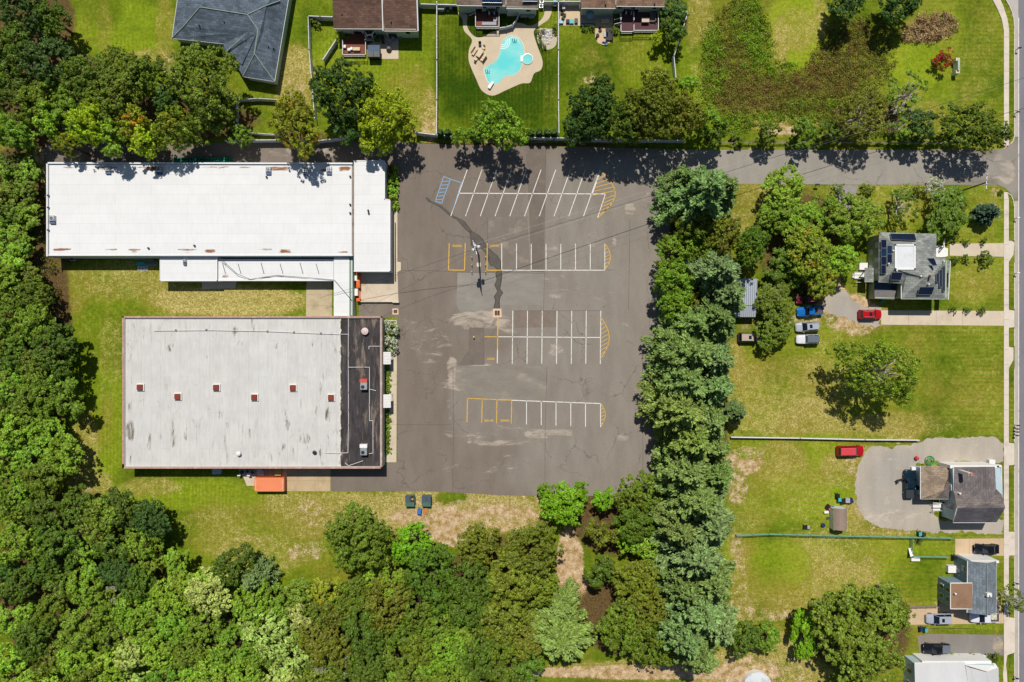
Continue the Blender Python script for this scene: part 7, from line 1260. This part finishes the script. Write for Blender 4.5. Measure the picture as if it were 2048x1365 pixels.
# ================================================================ VEHICLES
def paint(name, col, rough=.25, metal=.3): 
    return M("paint_" + name, col, rough, .05, 2, metal, .6)
TYRE = M("tyre_rubber", C(30, 30, 32), .85, .1); RIM = M("alloy_rim", C(176, 178, 182), .3, .1, 2, metal=.7); CGL = M("car_glass", C(22, 30, 40), .08, .1, 1, spec=.9); LAMP = M("headlamp", C(220, 226, 232), .15, .05); TAIL = M("tail_lamp", C(150, 16, 20), .25, .05)
def car(px, py, ang, label, col, kind, L=4.7, Wd=1.9, roofcol=None, bed=None, group=None, sunroof=False, cat=None):
    """nose points along +x before turning by ang"""
    nm = {"suv": "parked_car", "sedan": "parked_car", "van": "parked_van", "pickup": "pickup_truck", "jeep": "parked_car"}[kind]
    e = thing(nm, label, cat or {"suv": "car", "sedan": "car", "van": "van", "pickup": "pickup truck", "jeep": "car"}[kind], W(px, py, 0), R(ang), group, world=False); h = L / 2; w = Wd / 2
    P = {"suv": dict(hood=.98, roof=1.68, f0=.5 * h, f1=.14 * h, b1=-.8 * h, b0=-.93 * h), "van": dict(hood=1.0, roof=1.72, f0=.56 * h, f1=.24 * h, b1=-.84 * h, b0=-.95 * h), "sedan": dict(hood=.86, roof=1.42, f0=.42 * h, f1=.05 * h, b1=-.45 * h, b0=-.78 * h), "pickup": dict(hood=1.08, roof=1.75, f0=.44 * h, f1=.16 * h, b1=-.24 * h, b0=-.34 * h), "jeep": dict(hood=1.1, roof=1.8, f0=.28 * h, f1=.16 * h, b1=-.84 * h, b0=-.9 * h)}[kind]
    st = [(-h, .86, .45, .8), (-h + .12, .96, .32, .94), (-h * .8, 1, .28, P['hood']), (P['b0'], 1, .28, P['hood']), (0, 1, .28, P['hood'] * .99), (P['f0'], 1, .28, P['hood']), (h * .8, .97, .28, P['hood'] * .93), (h - .15, .88, .32, P['hood'] * .82), (h, .7, .42, P['hood'] * .66)]
    if kind == "sedan" : st[2] = (-h * .8, 1, .28, .84)
    mb = MB(); vs = []
    for x, k, z0, z1 in st:
        ww = w * k; vs += [(x, -ww * .9, z0), (x, -ww, z0 + .2), (x, -ww, z1 - .22), (x, -ww * .9, z1 - .03), (x, -ww * .45, z1 + .02), (x, ww * .45, z1 + .02), (x, ww * .9, z1 - .03), (x, ww, z1 - .22), (x, ww, z0 + .2), (x, ww * .9, z0)]
    m = 10; n = len(st); fs = [tuple(i * m + j for i, j in ((k, q), (k, (q + 1) % m), (k + 1, (q + 1) % m), (k + 1, q)))[::-1] for k in range(n - 1) for q in range(m)] + [tuple(range(m)), tuple(range(n * m - 1, (n - 1) * m - 1, -1))]
    mb.add(vs, fs); mb.build("body", col, e, smooth=False)
    hd, rf = P['hood'], P['roof']; f0, f1, b1, b0 = P['f0'], P['f1'], P['b1'], P['b0']; wb, wt = w * .92, w * .74
    g_ = MB(); lo = [(b0, -wb, hd - .05), (f0, -wb * .97, hd - .05), (f0, wb * .97, hd - .05), (b0, wb, hd - .05)]; hi = [(b1, -wt, rf - .05), (f1, -wt, rf - .05), (f1, wt, rf - .05), (b1, wt, rf - .05)]
    g_.add(lo + hi, [(0, 1, 5, 4), (1, 2, 6, 5), (2, 3, 7, 6), (3, 0, 4, 7), (4, 5, 6, 7)]); g_.build("windows", CGL, e)
    r_ = MB(); x0, x1 = b1 - .02, f1 + .05; r_.add([(x0, -wt * 1.02, rf - .06), (x1, -wt * 1.02, rf - .06), (x1, wt * 1.02, rf - .06), (x0, wt * 1.02, rf - .06), (x0 + .12, -wt * .86, rf), (x1 - .15, -wt * .86, rf + .01), (x1 - .15, wt * .86, rf + .01), (x0 + .12, wt * .86, rf)], [(0, 1, 5, 4), (1, 2, 6, 5), (2, 3, 7, 6), (3, 0, 4, 7), (4, 5, 6, 7), (3, 2, 1, 0)]); ro = r_.build("roof", roofcol or col, e)
    if sunroof: MB().box(f1 - .95, f1 - .4, -wt * .5, wt * .5, rf + .01, rf + .03).build("sunroof", CGL, ro, origin=(0, 0, 0))
    for s_ in (-1, 1): # pillars
        pl = MB(); pl.tube((f0 - .02, s_ * wb * .95, hd - .03), (f1, s_ * wt, rf - .03), .04, n=4); pl.tube((b0, s_ * wb * .98, hd - .03), (b1, s_ * wt, rf - .03), .07, n=4); pl.tube(((f1 + b1) / 2, s_ * wb, hd - .03), ((f1 + b1) / 2, s_ * wt * 1.02, rf - .04), .04, n=4); each(pl, "pillar", col, e)
        MB().bevbox(f0 - .35, f0 - .18, s_ * (w + .02) - (.0 if s_ > 0 else .2), s_ * (w + .02) + (.2 if s_ > 0 else .0), hd - .02, hd + .14, .03).build("mirror", col if kind != "jeep" else BLK, e)
        MB().box(h - .22, h - .08, s_ * w * .55 - .16, s_ * w * .55 + .16, hd * .6, hd * .78).build("headlight", LAMP, e); MB().box(-h - .01, -h + .1, s_ * w * .72 - .1, s_ * w * .72 + .1, .6, .85).build("tail_light", TAIL, e)
        for x in (h * .62, -h * .62): mb = MB(); mb.tube((x, s_ * (w - .22), .34), (x, s_ * (w + .01), .34), .34, n=16); o = mb.build("wheel", TYRE, e); mb = MB(); mb.tube((x, s_ * (w - .05), .34), (x, s_ * (w + .02), .34), .2, n=12); mb.build("rim", RIM, o, origin=(0, 0, 0))
        if kind in ("suv",): mb = MB(); mb.tube((b1 + .2, s_ * wt * .85, rf + .06), (f1 - .2, s_ * wt * .85, rf + .06), .03); mb.build("roof_rail", GALV, e)
    mb = MB(); mb.box(f0 - .02, h * .82, -w * .5, -w * .49, hd + .0, hd + .005); 
    if kind == "pickup":
        y = w * .82; x0, x1 = -h + .08, b0 - .08
        if bed is not None: MB().bevbox(x0, x1, -y, y, hd, hd + .07, .04).build("bed_cover", bed, e)
        else:
            MB().box(x0 + .05, x1 - .05, -y + .06, y - .06, hd + .028, hd + .034).build("bed_floor", M("bed_liner", C(92, 84, 84), .8, .2, 4), e); mb = MB(); [mb.box(x0, x1, s_ * y - .05, s_ * y + .05, hd, hd + .12) for s_ in (-1, 1)]; mb.box(x0 - .04, x0 + .04, -y, y, hd, hd + .12); each(mb, "bed_rail", col, e)
    return e
GC = "vehicles parked beside the solar-panelled house"
SILV = paint("silver", C(206, 210, 222), .25, .35); WHT = paint("white", C(232, 232, 238), .3, .05); REDP = paint("red", C(206, 20, 34), .25, .25); DRED = paint("dark_red", C(110, 16, 40), .3, .3); BLU = paint("blue", C(20, 120, 206), .25, .3); BLKP = paint("black", C(26, 30, 38), .2, .3); GRNP = paint("blue_green", C(18, 50, 68), .22, .35); CHAR = paint("charcoal", C(62, 64, 74), .25, .35); GCOV = M("grey_cover", C(104, 112, 122), .8, .08, 2)
car(1498, 675.5, 0, "dark car with tan roof half under an oak", CHAR, "suv", 4.9, 1.9, M("tan_roof", C(190, 168, 152), .6, .08), sunroof=True, group=GC)
car(1612, 599, 184, "dark red car shaded by the yellow spotted tree", DRED, "suv", 4.6, 1.8, group=GC); car(1616, 623, 185, "bright blue pickup with empty bed", BLU, "pickup", 5.1, 1.95, group=GC); car(1611.5, 654, 184, "silver white car with sunroof below the blue pickup", SILV, "suv", 4.7, 1.9, sunroof=True, group=GC); car(1612, 679, 181, "white boxy off-road car with grey soft top", WHT, "jeep", 4.6, 1.85, roofcol=GCOV, group=GC)
car(1736.5, 629.5, 0, "bright red car with sunroof at the long driveway's end", REDP, "suv", 4.6, 1.85, sunroof=True, group=GC); car(1697, 901, 1, "red van with faded roof under the long white fence", REDP, "van", 5.4, 2.0, M("faded_red", C(214, 70, 80), .5, .08))
car(1813.5, 967, 90, "dark blue green pickup with black bed cover in the gravel yard", GRNP, "pickup", 5.7, 1.95, bed=M("black_cover", C(52, 60, 64), .6, .08)); car(1968, 1096.5, 180, "black car on the tan driveway under the wire fence", BLKP, "sedan", 4.9, 1.9)
car(1873, 1235, 181, "silver car with sunroof on the tan driveway by the brown flat wing", SILV, "suv", 5.0, 1.95, sunroof=True); car(1963, 1232, 181, "white pickup with loaded bed under the blue grey roof", WHT, "pickup", 5.6, 2.0); car(1868, 1294.5, 180, "charcoal pickup with grey bed cover half under the huge oak", BLKP, "pickup", 5.4, 1.95, bed=GCOV)
tag(MB().bevbox(*rect(1980, 1225, 1993, 1240, 1.2), 1.1, 1.5, .2).build("cargo_heap", M("cargo", C(210, 206, 180), .8, .5, 3)), "white and brown load in the white pickup's bed", "cargo")
def person(): pass
# small car wreck beside the dark pickup: opened bonnet parts
mb = MB(); mb.obox(W(1800, 960, .6)[:2], (1, .3), 1.6, .25, .5, .7); mb.obox(W(1796, 964, .6)[:2], (.3, 1), .8, .3, .3, .6); tag(mb.build("engine_hoist", DARK, origin=W(1800, 960)), "dark folding arm equipment at the pickup's left side", "equipment")
tag(MB().bevbox(*rect(1823, 934, 1832, 941, .5), 0, .6, .05).build("white_box", TRIM), "cream box above the dark pickup's hood", "box")
for i, (x0, w_2) in enumerate(((1884, 8), (1894, 5), (1951, 5), (1962, 12))): chest(x0 + w_2 / 2, 1313.5, w_2 / 10, .8, .6, ["brown bench above the white-roofed house", "white chair shaped box above the white-roofed house", "pink planter above the white-roofed house", "white and pink planter box above the white-roofed house"][i], (WOODF, TRIM, M("pinkish", C(206, 150, 150), .7, .3, 4), TRIM)[i])
for x, y, r, k, l in ((1911, 1314, 9, 'lime', "yellow green round shrub above the white-roofed house"), (1929, 1316, 5, 'dark', "small dark shrub above the white-roofed house"), (1943, 1313, 7, 'olive', "orange brown shrub above the white-roofed house"), (1985, 1314, 14, 'dark', "large dark shrub at the white-roofed house's corner"), (1903, 1310, 5, 'mid', "small shrub left of the yellow green one")): T(x, y, r, k, l, cat='shrub', form='bush', name='shrub')
